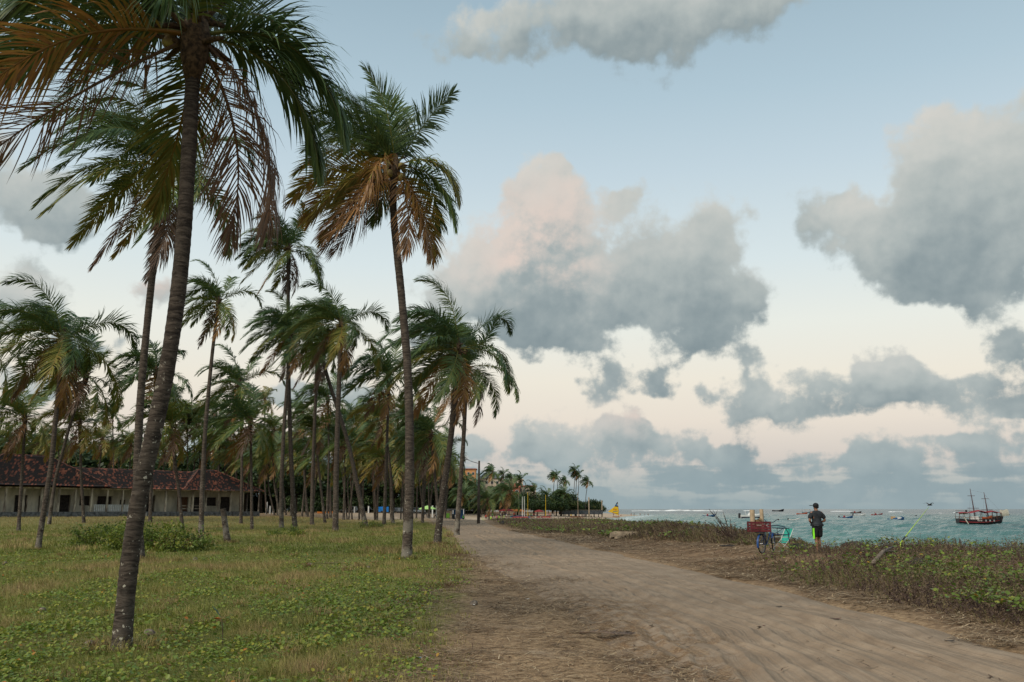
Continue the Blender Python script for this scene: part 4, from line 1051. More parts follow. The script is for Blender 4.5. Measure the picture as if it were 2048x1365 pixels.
# tussocks of longer, half-dry grass, some round the palm feet
tc_ = [(p_.x + math.cos(a) * .35, p_.y + math.sin(a) * .35) for p_ in (ground(243, 1302), ground(813, 1119), ground(281, 1121), ground(874, 1089), ground(456, 1087), ground(75, 1101)) for a in np.linspace(0, 5.2, 6)]
X, Y = scatter(150, 5.0, 40.0, r, LOW(-400.0), lambda Y: grass_e(Y) + 0.2, 0.7); tc_ += list(zip(X, Y))
TC = np.repeat(np.array(tc_), 85, 0); n_ = len(TC); off = r.normal(0, 0.11, (n_, 2)) * np.repeat(r.uniform(0.6, 1.5, len(tc_)), 85)[:, None]
X, Y = TC[:, 0] + off[:, 0], TC[:, 1] + off[:, 1]
blades('grass_tussocks', on_land(X, Y, -0.01), 0.30 * r.uniform(0.5, 1.2, n_), 0.0045 * (0.6 + Y / 12), r.uniform(0.4, 1.3, n_), np.repeat(np.clip(r.normal(0.62, 0.16, len(tc_)), 0.3, 1), 85) + r.normal(0, 0.06, n_), r, 'half-dry grass tussocks on the lawn and round the palm feet', 'grass', GRASS, 1.4, (-0.3, 0.0))
# dead grass lying flat along both verges
STRAW = tint_mat('dry_straw', [(0.0, (0.085, 0.050, 0.030)), (0.4, (0.24, 0.16, 0.09)), (0.75, (0.40, 0.29, 0.17)), (1.0, (0.52, 0.42, 0.28))], rough=0.8, trans=0.15, nscale=1.5, namp=0.15)
def straw_lay(name, X, Y, L, wd, label, tint0=0.42, up=0.03):
    n = len(X); a = r.normal(0.15, 0.75, n); z = H(X, Y)
    d = np.stack([np.cos(a), np.sin(a), r.normal(0.0, 0.10, n)], -1) * L[:, None]
    P = np.stack([X, Y, z + r.uniform(0.002, up, n)], -1)
    sd = np.stack([-np.sin(a), np.cos(a), np.zeros(n)], -1) * wd[:, None] / 2
    kink = np.stack([-np.sin(a), np.cos(a), np.zeros(n)], -1) * (L * r.normal(0, 0.12, n))[:, None]
    V = np.stack([P - d / 2 - sd, P - d / 2 + sd, P + kink + sd, P + kink - sd, P + d / 2 + sd * .5, P + d / 2 - sd * .5], 1).reshape(-1, 3)
    b = 6 * np.arange(n); F = np.concatenate([np.stack([b, b + 1, b + 2, b + 3], -1), np.stack([b + 3, b + 2, b + 4, b + 5], -1)])
    stuff(link(name, mesh_np(name, V, [F], {'tint': np.repeat(np.clip(r.normal(tint0, 0.32, n), 0, 1), 6)}, mats=[STRAW])), label, 'straw')
X, Y = scatter(75000, 5.0, 36.0, r, lambda Y: grass_e(Y) - 1.2, lambda Y: road_l(Y) + 1.8, 0.6)
e1 = X - road_l(Y) + (fbm(X * 0.7, Y * 0.4, 91, 3) - 0.5) * 3.0
kp = (r.random(len(X)) < sstep(1.3, -0.7, e1) * (0.25 + 0.75 * sstep(0.40, 0.60, fbm(X * 1.5, Y * 0.9, 95, 4))) * (0.35 + 0.65 * sstep(34, 16, Y)))
X, Y = X[kp], Y[kp]
straw_lay('dry_straw', X, Y, 0.13 * r.uniform(0.4, 1.5, len(X)) * (1 + Y / 60), 0.0070 * (0.6 + Y / 11), 'dry brown straw lying between lawn and sand road')
X, Y = scatter(60000, 7.0, 75.0, r, lambda Y: road_r(Y) - 0.25, lambda Y: np.maximum(np.where(Y < 32, dune_e(Y), bluff_e(Y)), road_r(Y)) + 1.2, 0.8)
e2 = X - road_r(Y) + (fbm(X * 0.9, Y * 0.5, 96, 3) - 0.5) * 1.4
kp = r.random(len(X)) < sstep(-0.15, 0.55, e2) * (0.35 + 0.65 * sstep(0.38, 0.58, fbm(X * 1.2, Y * 0.8, 97, 4)))
X, Y = X[kp], Y[kp]
straw_lay('dry_straw', X, Y, 0.15 * r.uniform(0.4, 1.5, len(X)) * (1 + Y / 60), 0.0075 * (0.6 + Y / 11), 'dry straw along the seaward verge of the road', 0.5, 0.05)
# twigs and scraps on the road
X, Y = scatter(420, 6.0, 40.0, r, lambda Y: road_l(Y) + 0.1, lambda Y: road_r(Y) - 0.2, 0.8)
straw_lay('road_litter', X, Y, 0.10 * r.uniform(0.4, 2.2, len(X)), 0.010 * r.uniform(0.6, 1.8, len(X)), 'brown twigs and leaf scraps on the sand road', 0.02, 0.02)

# ---- weeds on the seaward dune
WEED = tint_mat('dune_weed', [(0.0, (0.060, 0.040, 0.038)), (0.3, (0.115, 0.078, 0.060)), (0.55, (0.19, 0.145, 0.085)), (0.8, (0.14, 0.145, 0.05)), (1.0, (0.10, 0.14, 0.035))], rough=0.8, trans=0.2, nscale=0.9, namp=0.15)
def dune_points(n, y0, y1, power=0.6):
    X, Y = scatter(n, y0, y1, r, lambda Y: np.where(Y < 32.3, dune_e(Y), bluff_e(Y)), lambda Y: coast(Y) + 1.2, power)
    e = X - np.where(Y < 32.3, dune_e(Y), bluff_e(Y)) + (fbm(X * 0.9, Y * 0.7, 111, 3) - 0.5) * 1.2
    return X, Y, e
# upright dry weeds: a stem with small leaves up its length
def weeds(n, y0, y1, hgt, lw, name, label, power=0.6):
    X, Y, e = dune_points(n, y0, y1, power)
    kp = (r.random(len(X)) < sstep(-0.2, 0.9, e) * (0.30 + 0.7 * sstep(0.38, 0.56, fbm(X * 0.7, Y * 0.5, 113, 3))))
    kp &= ~((np.abs(X - 11.1) < 0.7) & (np.abs(Y - 31.9) < 0.8)) & ~((np.abs(X - 9.9) < 1.4) & (np.abs(Y - 33.2) < 2.2))
    X, Y = X[kp], Y[kp]; n = len(X); P = on_land(X, Y, -0.02)
    hh = hgt * r.uniform(0.5, 1.25, n) * (0.65 + 0.7 * fbm(X * 0.6, Y * 0.6, 114, 2)) * (0.55 + 0.45 * sstep(0.0, 1.6, X - np.where(Y < 32.3, dune_e(Y), bluff_e(Y)))) * (1 - 0.45 * np.exp(-((X - 9.5) / 1.8) ** 2 - ((Y - 29.5) / 2.2) ** 2))
    d = nrm(np.stack([r.normal(-0.18, 0.22, n), r.normal(0, 0.22, n), np.ones(n)], -1))
    tb = np.clip(r.normal(0.26, 0.18, n) + 0.75 * sstep(0.46, 0.66, fbm(X * 0.6, Y * 0.5, 115, 3)) * r.random(n) - 0.15 * sstep(0.5, 0.3, fbm(X * 0.4, Y * 0.4, 125, 2)), 0, 1)
    Vs, Fs, Ts, o = [], [], [], 0
    sd = nrm(np.stack([r.normal(size=n), r.normal(size=n) * 0.3, np.zeros(n)], -1)) * lw * 0.10
    tp = P + d * hh[:, None]
    Vs.append(np.stack([P - sd, P + sd, tp], 1).reshape(-1, 3)); Fs.append(np.arange(3 * n).reshape(-1, 3)); Ts.append(np.repeat(tb, 3)); o = 3 * n
    for k in range(9):
        f = 0.25 + 0.75 * (k + r.random(n)) / 9.0
        b = P + d * (hh * f)[:, None]; a = r.uniform(0, 6.28, n)
        ax = nrm(np.stack([np.cos(a), np.sin(a), r.uniform(0.3, 1.3, n)], -1)); s2 = nrm(np.cross(ax, r.normal(size=(n, 3))))
        l = (lw * r.uniform(0.6, 1.3, n) * (1.15 - 0.5 * f))[:, None]
        Vs.append(np.stack([b, b + ax * l * .5 + s2 * l * .24, b + ax * l, b + ax * l * .5 - s2 * l * .24], 1).reshape(-1, 3))
        q = o + 4 * np.arange(n); Fs.append(np.concatenate([np.stack([q, q + 1, q + 2], -1), np.stack([q, q + 2, q + 3], -1)])); o += 4 * n
        Ts.append(np.repeat(np.clip(tb + r.normal(0, 0.08, n), 0, 1), 4))
    stuff(link(name, mesh_np(name, np.concatenate(Vs), [np.concatenate(Fs)], {'tint': np.concatenate(Ts)}, mats=[WEED])), label, 'weeds')
weeds(13000, 9.0, 33.0, 0.38, 0.060, 'dune_weeds', 'purple-brown dry weeds covering the dune beside the road')
weeds(5000, 34.0, 130.0, 0.36, 0.14, 'dune_weeds', 'brown dry weeds on the low bluff beyond the bicycle')
# long dry grass, combed to the left by the wind
for (n, y0, y1, L0, W0, lab, pw_) in ((38000, 9.0, 34.0, 0.36, 0.007, 'long dry grass among the dune weeds', 0.5), (52000, 34.0, 135.0, 0.48, 0.030, 'wind-combed dry grass on the bluff along the sea', 0.9)):
    X, Y, e = dune_points(n, y0, y1, pw_)
    kp = r.random(len(X)) < sstep(-0.5, 0.5, e) * (0.35 + 0.65 * sstep(0.40, 0.58, fbm(X * 0.5, Y * 0.35, 117, 3)))
    kp &= ~((np.abs(X - 9.9) < 1.4) & (np.abs(Y - 33.2) < 2.2))
    X, Y = X[kp], Y[kp]
    blades('dune_grass', on_land(X, Y, -0.02), L0 * r.uniform(0.5, 1.25, len(X)) * (0.55 + 0.45 * sstep(0.0, 1.5, X - np.where(Y < 32.3, dune_e(Y), bluff_e(Y)))), W0 * r.uniform(0.6, 1.3, len(X)), r.uniform(0.2, 0.7, len(X)), np.clip(r.normal(0.52, 0.18, len(X)), 0, 0.9), r, lab, 'grass', WEED, 1.2, (-0.9, 0.15))
X, Y, e = dune_points(26000, 9.0, 33.0, 0.4)
q = fbm(X * 0.8, Y * 0.6, 119, 3); kp = r.random(len(X)) < sstep(0.1, 0.8, e) * sstep(0.50, 0.62, q) * (0.30 + 0.55 * sstep(26, 18, Y)) ; X, Y = X[kp], Y[kp]
tt_ = np.clip(r.normal(0.30, 0.18, len(X)), 0, 0.72); tt_[r.random(len(X)) > 0.97] = 0.85
leaves('dune_creeper', on_land(X, Y, 0.10) + np.array([0, 0, 1.0]) * r.uniform(0, 0.16, len(X))[:, None], 0.072 * r.uniform(0.5, 1.35, len(X)), tt_, r, 'round green creeper leaves over the dune weeds', 'creeper', CREEP, stem=0.10)
X, Y, e = dune_points(6000, 34.0, 110.0, 0.8)
q = fbm(X * 0.4, Y * 0.3, 120, 3); kp = r.random(len(X)) < sstep(0.52, 0.62, q); X, Y = X[kp], Y[kp]
leaves('dune_creeper', on_land(X, Y, 0.12), 0.16 * r.uniform(0.6, 1.3, len(X)), np.clip(r.normal(0.28, 0.15, len(X)), 0, 0.7), r, 'green creeper patches on the far bluff', 'creeper', CREEP, stem=0.14)

# ------------------------------------------------------------------ people
SKIN = mat('brown_skin', (0.25, 0.125, 0.075), 0.55, 0.2, 8.0)
HAIR = mat('black_hair', (0.015, 0.012, 0.011), 0.6, 0.3, 20.0)
def skin_mesh(name, verts, edges, radii, m, levels=2):
    me = bpy.data.meshes.new(name); me.from_pydata(verts, edges, [])
    o = bpy.data.objects.new(name, me); C.objects.link(o)
    o.modifiers.new('skin', 'SKIN').use_smooth_shade = True
    if not me.skin_vertices: me.skin_vertices.new()
    for i, rr in enumerate(radii):
        sv = me.skin_vertices[0].data[i]; sv.radius = rr if isinstance(rr, tuple) else (rr, rr); sv.use_root = (i == 0)
    sub = o.modifiers.new('sub', 'SUBSURF'); sub.levels = levels; sub.render_levels = levels
    dg = bpy.context.evaluated_depsgraph_get()
    out = bpy.data.meshes.new_from_object(o.evaluated_get(dg)); out.name = name
    out.materials.clear(); out.materials.append(m)
    bpy.data.objects.remove(o); bpy.data.meshes.remove(me)
    return out
class Sk:
    def __init__(s): s.v = []; s.e = []; s.r = []
    def p(s, co, r, link_=None):
        s.v.append(co); s.r.append(r); i = len(s.v) - 1
        if link_ is not None: s.e.append((link_, i))
        return i
    def chain(s, start, items):
        for co, r in items: start = s.p(co, r, start)
        return start
def hand(s, wrist, w, fwd, across, up):
    """palm and five bent fingers growing from the wrist"""
    w, fwd, across, up = Vector(w), Vector(fwd), Vector(across), Vector(up)
    palm_ = s.p(w + fwd * 0.05, (0.034, 0.018), wrist)
    k = s.p(w + fwd * 0.085, (0.036, 0.016), palm_)
    for j, (off, ln) in enumerate(((-0.030, 0.066), (-0.010, 0.078), (0.010, 0.073), (0.030, 0.056))):
        b = w + fwd * 0.095 + across * off
        s.chain(k, [(b, 0.0095), (b + fwd * ln * 0.5 - up * 0.012, 0.009), (b + fwd * ln * 0.75 - up * 0.045, 0.0075)])
    b = w + fwd * 0.03 - across * 0.035
    s.chain(palm_, [(b, 0.012), (b + fwd * 0.035 - across * 0.015, 0.010), (b + fwd * 0.06 - across * 0.008 - up * 0.01, 0.008)])
def body_mesh(pose='stand', fingers=False):
    s = Sk()
    if pose == 'sit':
        pel = s.p((0, 0, 0.12), (0.16, 0.13)); dz = -0.83
    else:
        pel = s.p((0, 0, 0.95), (0.15, 0.115)); dz = 0.0
    sp = s.p((0, 0.0, 1.12 + dz), (0.14, 0.105), pel); ch = s.p((0, -0.01, 1.33 + dz), (0.165, 0.115), sp); nb = s.p((0, -0.01, 1.45 + dz), (0.08, 0.07), ch)
    nk = s.p((0, 0.0, 1.51 + dz), 0.055, nb); jaw = s.p((0, 0.02, 1.57 + dz), (0.062, 0.07), nk); hd = s.p((0, 0.012, 1.64 + dz), (0.074, 0.092), jaw); s.p((0, 0.0, 1.70 + dz), (0.058, 0.068), hd)
    s.p((0, 0.115, 1.60 + dz), 0.014, jaw)
    for sg in (-1, 1): s.p((sg * 0.078, 0.0, 1.61 + dz), (0.010, 0.022), hd)
    for sg in (-1, 1):
        if pose == 'walk': el_, hn = (sg * 0.25, -0.10 * sg, 1.14), (sg * 0.27, 0.10 * sg, 0.92)
        elif pose == 'sit': el_, hn = (sg * 0.27, 0.10, 0.36), (sg * 0.20, 0.32, 0.34)
        elif pose == 'man': el_, hn = (sg * 0.295, -0.045, 1.13), (sg * 0.13, 0.17, 1.07)
        else: el_, hn = (sg * 0.25, -0.02, 1.14), (sg * 0.26, 0.05, 0.90)
        sh = s.p((sg * 0.185, -0.01, 1.40 + dz), 0.062, ch)
        elb = s.chain(sh, [((sg * 0.225, -0.015, 1.31 + dz), 0.055), (el_, 0.040), (tuple((Vector(el_) * 0.6 + Vector(hn) * 0.4)), 0.038), (hn, 0.026)])
        d = (Vector(hn) - Vector(el_)).normalized(); ac = Vector((1, 0, 0)) if abs(d.x) < 0.7 else Vector((0, 1, 0))
        if fingers: hand(s, elb, hn, d, (ac - d * ac.dot(d)).normalized() * -sg, d.cross(ac).normalized() * sg)
        else: s.chain(elb, [(tuple(Vector(hn) + d * 0.07), 0.030), (tuple(Vector(hn) + d * 0.14), 0.018)])
    for sg in (-1, 1):
        if pose == 'sit': pts = [((sg * 0.10, 0.05, 0.13), 0.085), ((sg * 0.14, 0.42, 0.42), 0.055), ((sg * 0.13, 0.55, 0.22), 0.05), ((sg * 0.12, 0.66, 0.06), 0.035), ((sg * 0.13, 0.80, 0.04), 0.032)]
        elif pose == 'walk': pts = [((sg * 0.09, 0.02, 0.86), 0.085), ((sg * 0.09, 0.10 * sg + 0.05, 0.49), 0.055), ((sg * 0.09, 0.14 * sg, 0.30), 0.052), ((sg * 0.09, 0.20 * sg - 0.03, 0.08), 0.034), ((sg * 0.09, 0.20 * sg + 0.13, 0.035), 0.032)]
        else:
            f = 0.05 * sg if pose == 'man' else 0.0
            pts = [((sg * 0.088, 0.0, 0.86), 0.088), ((sg * 0.082, 0.03 + f, 0.50), 0.056), ((sg * 0.080, -0.02 + f, 0.33), 0.056), ((sg * 0.075, -0.03 + f, 0.09), 0.034), ((sg * 0.09, 0.06 + f, 0.04), 0.036), ((sg * 0.10, 0.15 + f, 0.028), 0.028)]
        s.chain(pel, pts)
    return skin_mesh('body', s.v, s.e, s.r, SKIN, 2 if fingers else 1)
def garment(name, pts, edges, radii, m): return skin_mesh(name, pts, edges, radii, m, 1)
def shirt_mesh(m, sleeves=True, dz=0.0, arms=None, long=0.90):
    s = Sk()
    a = s.p((0, 0, 1.12 + dz), (0.185, 0.15)); b = s.p((0, -0.005, 1.31 + dz), (0.215, 0.16), a); c = s.p((0, -0.01, 1.43 + dz), (0.17, 0.12), b); s.p((0, -0.01, 1.49 + dz), (0.085, 0.08), c)
    d = s.p((0, 0, (1.0 + dz)), (0.190, 0.152), a); s.p((0, 0, long + dz), (0.192, 0.155), d)
    if sleeves:
        for sg in (-1, 1):
            x = arms or (sg * 0.295, -0.045, 1.13)
            sh = s.p((sg * 0.195, -0.01, 1.395 + dz), 0.098, b)
            s.chain(sh, [((sg * 0.24, -0.018, 1.30 + dz), 0.088), ((sg * 0.285, -0.038, 1.18 + dz), 0.082)])
    return garment('shirt', s.v, s.e, s.r, m)
def shorts_mesh(m, dz=0.0, sit=False, f=0.05, length=0.56):
    s = Sk(); a = s.p((0, 0, 0.96 + dz), (0.168, 0.128)); s.p((0, 0, 1.03 + dz), (0.16, 0.125), a)
    for sg in (-1, 1):
        if sit: s.chain(a, [((sg * 0.10, 0.06, 0.14), 0.105), ((sg * 0.13, 0.30, 0.33), 0.088)])
        else: s.chain(a, [((sg * 0.092, 0.0, 0.83), 0.115), ((sg * 0.095, 0.02 + f * sg * 0.7, length), 0.112)])
    return garment('shorts', s.v, s.e, s.r, m)
BLACKC = mat('charcoal_cloth', (0.026, 0.032, 0.038), 0.85, 0.3, 9.0, bump=0.2)
BLACK2 = mat('black_cloth', (0.014, 0.015, 0.018), 0.8, 0.3, 9.0)
LIME = mat('lime_stripe', (0.22, 0.75, 0.03), 0.6, 0.1, 6.0)
ML = ground(1637, 1099)
ML = Vector((at(1637, 1099, 31.6).x, 31.6, 0)); ML.z = h1(ML.x, ML.y)
man = thing('person', 'person in dark t-shirt, cap and black shorts with lime stripe, facing the sea', 'person', ML, R(10))
link('body', body_mesh('man', True), man)
link('shirt', shirt_mesh(BLACKC, long=0.80), man); link('shorts', shorts_mesh(BLACK2, length=0.55), man)
sm_ = MB()
for i in range(8):
    z0, z1 = 0.52 + i * 0.045, 0.52 + (i + 1) * 0.045
    sm_.add([(-0.208, -0.055, z0), (-0.200, -0.085, z0), (-0.198, -0.085, z1), (-0.206, -0.055, z1)], [(0, 1, 2, 3)])
    sm_.add([(-0.200, -0.085, z0), (-0.172, -0.118, z0), (-0.170, -0.118, z1), (-0.198, -0.085, z1)], [(0, 1, 2, 3)])
sm_.build('shorts_stripe', LIME, man)
cp_ = MB(); hr_ = Matrix.Rotation(R(62), 3, 'Z')
cp_.ball((0, 0.0, 1.655), (0.098, 0.115, 0.095), 14, 9)
cap = cp_.build('cap', BLACK2, man, True)
br = MB(); br.ball((-0.145, 0.07, 1.655), (0.085, 0.070, 0.012), 12, 5, rot=hr_); br.build('cap_brim', BLACK2, cap, True)
MB().ball((0.01, -0.045, 1.60), (0.075, 0.06, 0.05), 10, 6).build('hair', HAIR, man, True)
for sg in (-1, 1): MB().ball((sg * 0.085, 0.10 + 0.05 * sg, 0.035), (0.05, 0.135, 0.035), 10, 6).build('shoe', BLACK2, man, True)

# ------------------------------------------------------------------ the loaded bicycle
RUB = mat('black_rubber', (0.018, 0.018, 0.019), 0.8, 0.2, 20.0); STEEL = mat('grey_steel', (0.32, 0.33, 0.34), 0.35, 0.2, 10.0, metal=0.8)
BLUE = mat('blue_frame_paint', (0.02, 0.075, 0.24), 0.4, 0.25, 8.0); NAVY = mat('navy_rack_paint', (0.012, 0.022, 0.06), 0.5, 0.25, 8.0)
CRATE = mat('maroon_plastic', (0.125, 0.022, 0.028), 0.5, 0.35, 5.0); CARD = mat('cardboard', (0.42, 0.33, 0.22), 0.9, 0.2, 5.0); CARD2 = mat('brown_cardboard', (0.22, 0.15, 0.075), 0.9, 0.3, 5.0)
BW = at(1524, 1100, 31.7); BW.z = h1(BW.x, BW.y)
bz = R(52)
bike = thing('bicycle', 'blue bicycle with front rack standing on bare earth by the sea edge', 'bicycle', BW, bz)
def wheel(x, steer=0.0, fender=None):
    c = Vector((x, 0, 0.33)); M = Matrix.Rotation(steer, 3, 'Z')
    pt = lambda a, r, y=0.0: c + M @ Vector((math.cos(a) * r, y, math.sin(a) * r))
    w = link('wheel', None, bike)
    ring = [pt(2 * math.pi * k / 28, 0.315) for k in range(29)]
    MB().tube(ring, 0.024, 7, cap=False).build('tyre', RUB, w, True)
    MB().tube([pt(2 * math.pi * k / 28, 0.292) for k in range(29)], 0.011, 5, cap=False).build('rim', STEEL, w, True)
    sp_ = MB()
    for k in range(16): sp_.tube([pt(2 * math.pi * k / 16, 0.02, 0.03 * (-1) ** k), pt(2 * math.pi * k / 16 + 0.2, 0.288)], 0.0022, 3, cap=False)
    stuff(sp_.build('spokes', STEEL, w)); MB().tube([pt(0, 0, -0.05), pt(0, 0, 0.05)], 0.025, 8).build('hub', STEEL, w)
    if fender:
        fm = MB(); a0, a1 = fender
        for k in range(12):
            b0, b1 = a0 + (a1 - a0) * k / 12, a0 + (a1 - a0) * (k + 1) / 12
            fm.quad(pt(b0, 0.36, -0.035), pt(b0, 0.36, 0.035), pt(b1, 0.36, 0.035), pt(b1, 0.36, -0.035))
        fm.build('fender', BLUE, bike)
    return w
wheel(0.0, 0.0, (R(60), R(200))); wheel(1.06, R(14), (R(60), R(150)))
F_ = MB().tube([(0.45, 0, 0.29), (0.88, 0, 0.80)], 0.018, 8).tube([(0.45, 0, 0.29), (0.28, 0, 0.86)], 0.017, 8).tube([(0.30, 0, 0.78), (0.86, 0, 0.86)], 0.015, 8).tube([(0, 0.045, 0.33), (0.45, 0.03, 0.29)], 0.010, 6).tube([(0, -0.045, 0.33), (0.45, -0.03, 0.29)], 0.010, 6).tube([(0, 0.045, 0.33), (0.30, 0.02, 0.74)], 0.009, 6).tube([(0, -0.045, 0.33), (0.30, -0.02, 0.74)], 0.009, 6)
F_.tube([(0.89, 0, 0.74), (0.85, 0, 1.02)], 0.019, 8)
F_.build('frame', BLUE, bike, True)
MB().tube([(0.90, 0, 0.72), (0.93, 0.06, 0.66), (1.06, 0.065, 0.33)], 0.012, 6).tube([(0.90, 0, 0.72), (0.93, -0.06, 0.66), (1.06, -0.065, 0.33)], 0.012, 6).build('fork', BLUE, bike, True)
hb = MB().tube([(0.84, 0, 1.04), (0.86, 0.10, 1.05), (0.90, 0.20, 1.13), (0.80, 0.30, 1.17), (0.66, 0.33, 1.15)], 0.012, 7).tube([(0.84, 0, 1.04), (0.86, -0.10, 1.05), (0.90, -0.20, 1.13), (0.80, -0.32, 1.17), (0.68, -0.40, 1.15)], 0.012, 7).build('handlebar', NAVY, bike, True)
for sg in (-1, 1): MB().tube([(0.78, sg * 0.335, 1.168), (0.67, sg * 0.39, 1.15)], 0.021, 7).build('grip', RUB, hb, True)
MB().ball((0.26, 0, 0.90), (0.13, 0.09, 0.035), 10, 6).build('saddle', RUB, bike, True)
cr_ = MB().tube([(0.45, -0.08, 0.29), (0.45, 0.08, 0.29)], 0.025, 8)
for k in range(18):
    a, b2 = 2 * math.pi * k / 18, 2 * math.pi * (k + 1) / 18
    cr_.tube([(0.45 + 0.09 * math.cos(a), -0.06, 0.29 + 0.09 * math.sin(a)), (0.45 + 0.09 * math.cos(b2), -0.06, 0.29 + 0.09 * math.sin(b2))], 0.006, 4)
cr_.tube([(0.45, -0.08, 0.29), (0.55, -0.09, 0.15)], 0.009, 5).tube([(0.45, 0.08, 0.29), (0.35, 0.09, 0.43)], 0.009, 5); cr_.build('crankset', STEEL, bike)
for (x, y, z) in ((0.55, -0.14, 0.15), (0.35, 0.14, 0.43)): MB().box((x, y, z), (0.09, 0.10, 0.025)).build('pedal', RUB, bike)
rk = MB()
for y in (-0.12, 0, 0.12): rk.tube([(-0.28, y, 0.725), (0.22, y, 0.725)], 0.009, 6)
for x in (-0.28, 0.22): rk.tube([(x, -0.12, 0.725), (x, 0.12, 0.725)], 0.009, 6)
for y in (-0.12, 0.12): rk.tube([(-0.1, y, 0.725), (0.0, y * 0.5, 0.33)], 0.008, 6)
rk.build('rear_rack', NAVY, bike)
fr_ = MB()
for y in (-0.02, -0.46):
    fr_.tube([(0.95, y, 0.86), (1.42, y, 0.84), (1.42, y, 0.62), (0.95, y, 0.62)], 0.014, 6)
for (x, z) in ((0.98, 0.86), (1.42, 0.84), (1.42, 0.62), (0.98, 0.62)): fr_.tube([(x, -0.02, z), (x, -0.46, z)], 0.013, 6)
fr_.tube([(1.0, -0.02, 0.62), (1.3, -0.3, 0.84)], 0.009, 5).build('front_rack', NAVY, bike)
MB().tube([(0.90, 0.02, 0.93), (1.0, -0.2, 0.95), (1.12, -0.42, 0.90), (1.16, -0.52, 0.70), (1.15, -0.56, 0.35), (1.10, -0.60, 0.0)], 0.016, 7).build('stand', NAVY, bike, True)
MB().tube([(0.40, 0.06, 0.27), (0.36, 0.22, 0.0)], 0.011, 6).build('kickstand', STEEL, bike)
# crate on the rear rack: slatted sides, print, and what stands in it
crt = thing('crate', 'maroon slatted plastic crate on the bicycle rear rack', 'crate', BW + Matrix.Rotation(bz, 3, 'Z') @ Vector((-0.04, 0.05, 0.737)), bz - R(50))
cw, cd, chh = 0.66, 0.46, 0.36
for i, z in enumerate((0.045, 0.135, 0.225, 0.32)):
    for sg in (-1, 1):
        MB().box((0, sg * cd / 2, z), (cw, 0.018, 0.072)).build('slat', CRATE, crt); MB().box((sg * cw / 2, 0, z), (0.018, cd - 0.02, 0.072)).build('slat', CRATE, crt)
for sx in (-1, 1):
    for sy in (-1, 1): MB().box((sx * (cw / 2 - 0.005), sy * (cd / 2 - 0.005), chh / 2), (0.05, 0.05, chh)).build('corner_post', CRATE, crt)
MB().box((0, 0, 0.01), (cw - 0.03, cd - 0.03, 0.016)).build('base', CRATE, crt)
PALE = mat('pale_print', (0.40, 0.33, 0.30), 0.7, 0.2, 9.0)
pm_ = MB()                                                            # worn print, too small to read
for k, (x, w_, h_) in enumerate(((-0.14, 0.018, .034), (-0.115, 0.016, .028), (-0.092, 0.02, .034), (-0.066, 0.018, .026), (-0.042, 0.016, .034), (-0.018, 0.02, .028), (0.006, 0.016, .034), (0.19, 0.02, .04), (0.217, 0.018, .04))): pm_.box((x, -cd / 2 - 0.011, 0.235), (w_, 0.003, h_))
pm_.build('print', PALE, crt)
for (x, y, w_, h_, rt) in ((-0.20, 0.05, 0.17, 0.74, 0.1), (0.13, 0.05, 0.13, 0.76, -0.2)):
    q = crt.matrix_basis @ Vector((x, y, 0.022))
    b_ = MB(); n_ = 14
    b_.tube([(0, 0, 0), (0, 0, h_)], w_ / 2, n_, cap=False).tube([(0, 0, h_), (0, 0, 0.01)], w_ / 2 - 0.008, n_)
    tag(b_.build('cardboard_tube', CARD, None, False, q), 'wider pale cardboard tube standing in the crate' if w_ > 0.15 else 'slimmer pale cardboard tube at the crate end towards the handlebar', 'tube')
q = crt.matrix_basis @ Vector((-0.03, 0.06, 0.022))
bxm = thing('cardboard_box', 'brown cardboard box between the two tubes in the crate', 'box', q, crt.rotation_euler.z + 0.1)
MB().box((0, 0, 0.20), (0.14, 0.24, 0.40)).build('body', CARD2, bxm); MB().box((0.05, -0.16, 0.42), (0.10, 0.10, 0.005), rot=Matrix.Rotation(R(35), 3, 'X')).build('flap', CARD2, bxm)

# folding beach chair behind the bicycle
TEAL = mat('teal_fabric', (0.03, 0.33, 0.26), 0.8, 0.2, 8.0)
CHP = at(1566, 1096, 33.6); CHP.z = h1(CHP.x, CHP.y)
chr_ = thing('beach_chair', 'folding beach chair, white tube frame and teal cloth, behind the bicycle', 'chair', CHP, R(200)); chr_.scale = (0.95,) * 3
for sg in (-1, 1):
    MB().tube([(0.35, sg * 0.26, 0.0), (-0.12, sg * 0.26, 0.46), (-0.34, sg * 0.26, 0.88)], 0.012, 7).build('back_tube', WHITE, chr_, True)
    MB().tube([(-0.32, sg * 0.23, 0.0), (0.28, sg * 0.23, 0.36)], 0.012, 7).build('leg', WHITE, chr_, True)
    MB().tube([(-0.18, sg * 0.28, 0.55), (0.25, sg * 0.28, 0.55), (0.27, sg * 0.25, 0.34)], 0.012, 7).build('armrest', WHITE, chr_, True)
MB().tube([(0.35, -0.26, 0.012), (0.35, 0.26, 0.012)], 0.012, 7).build('foot_bar', WHITE, chr_); MB().tube([(-0.32, -0.23, 0.012), (-0.32, 0.23, 0.012)], 0.012, 7).build('foot_bar', WHITE, chr_)
cs = MB()
for k in range(8):
    a, b2 = k / 8, (k + 1) / 8; P_ = lambda t: Vector((0.27 - 0.37 * t, 0, 0.36 - 0.04 * math.sin(t * math.pi) + 0.02 * t))
    cs.quad(P_(a) + Vector((0, -.24, 0)), P_(b2) + Vector((0, -.24, 0)), P_(b2) + Vector((0, .24, 0)), P_(a) + Vector((0, .24, 0)))
cs.build('seat', TEAL, chr_, True)
cs = MB()
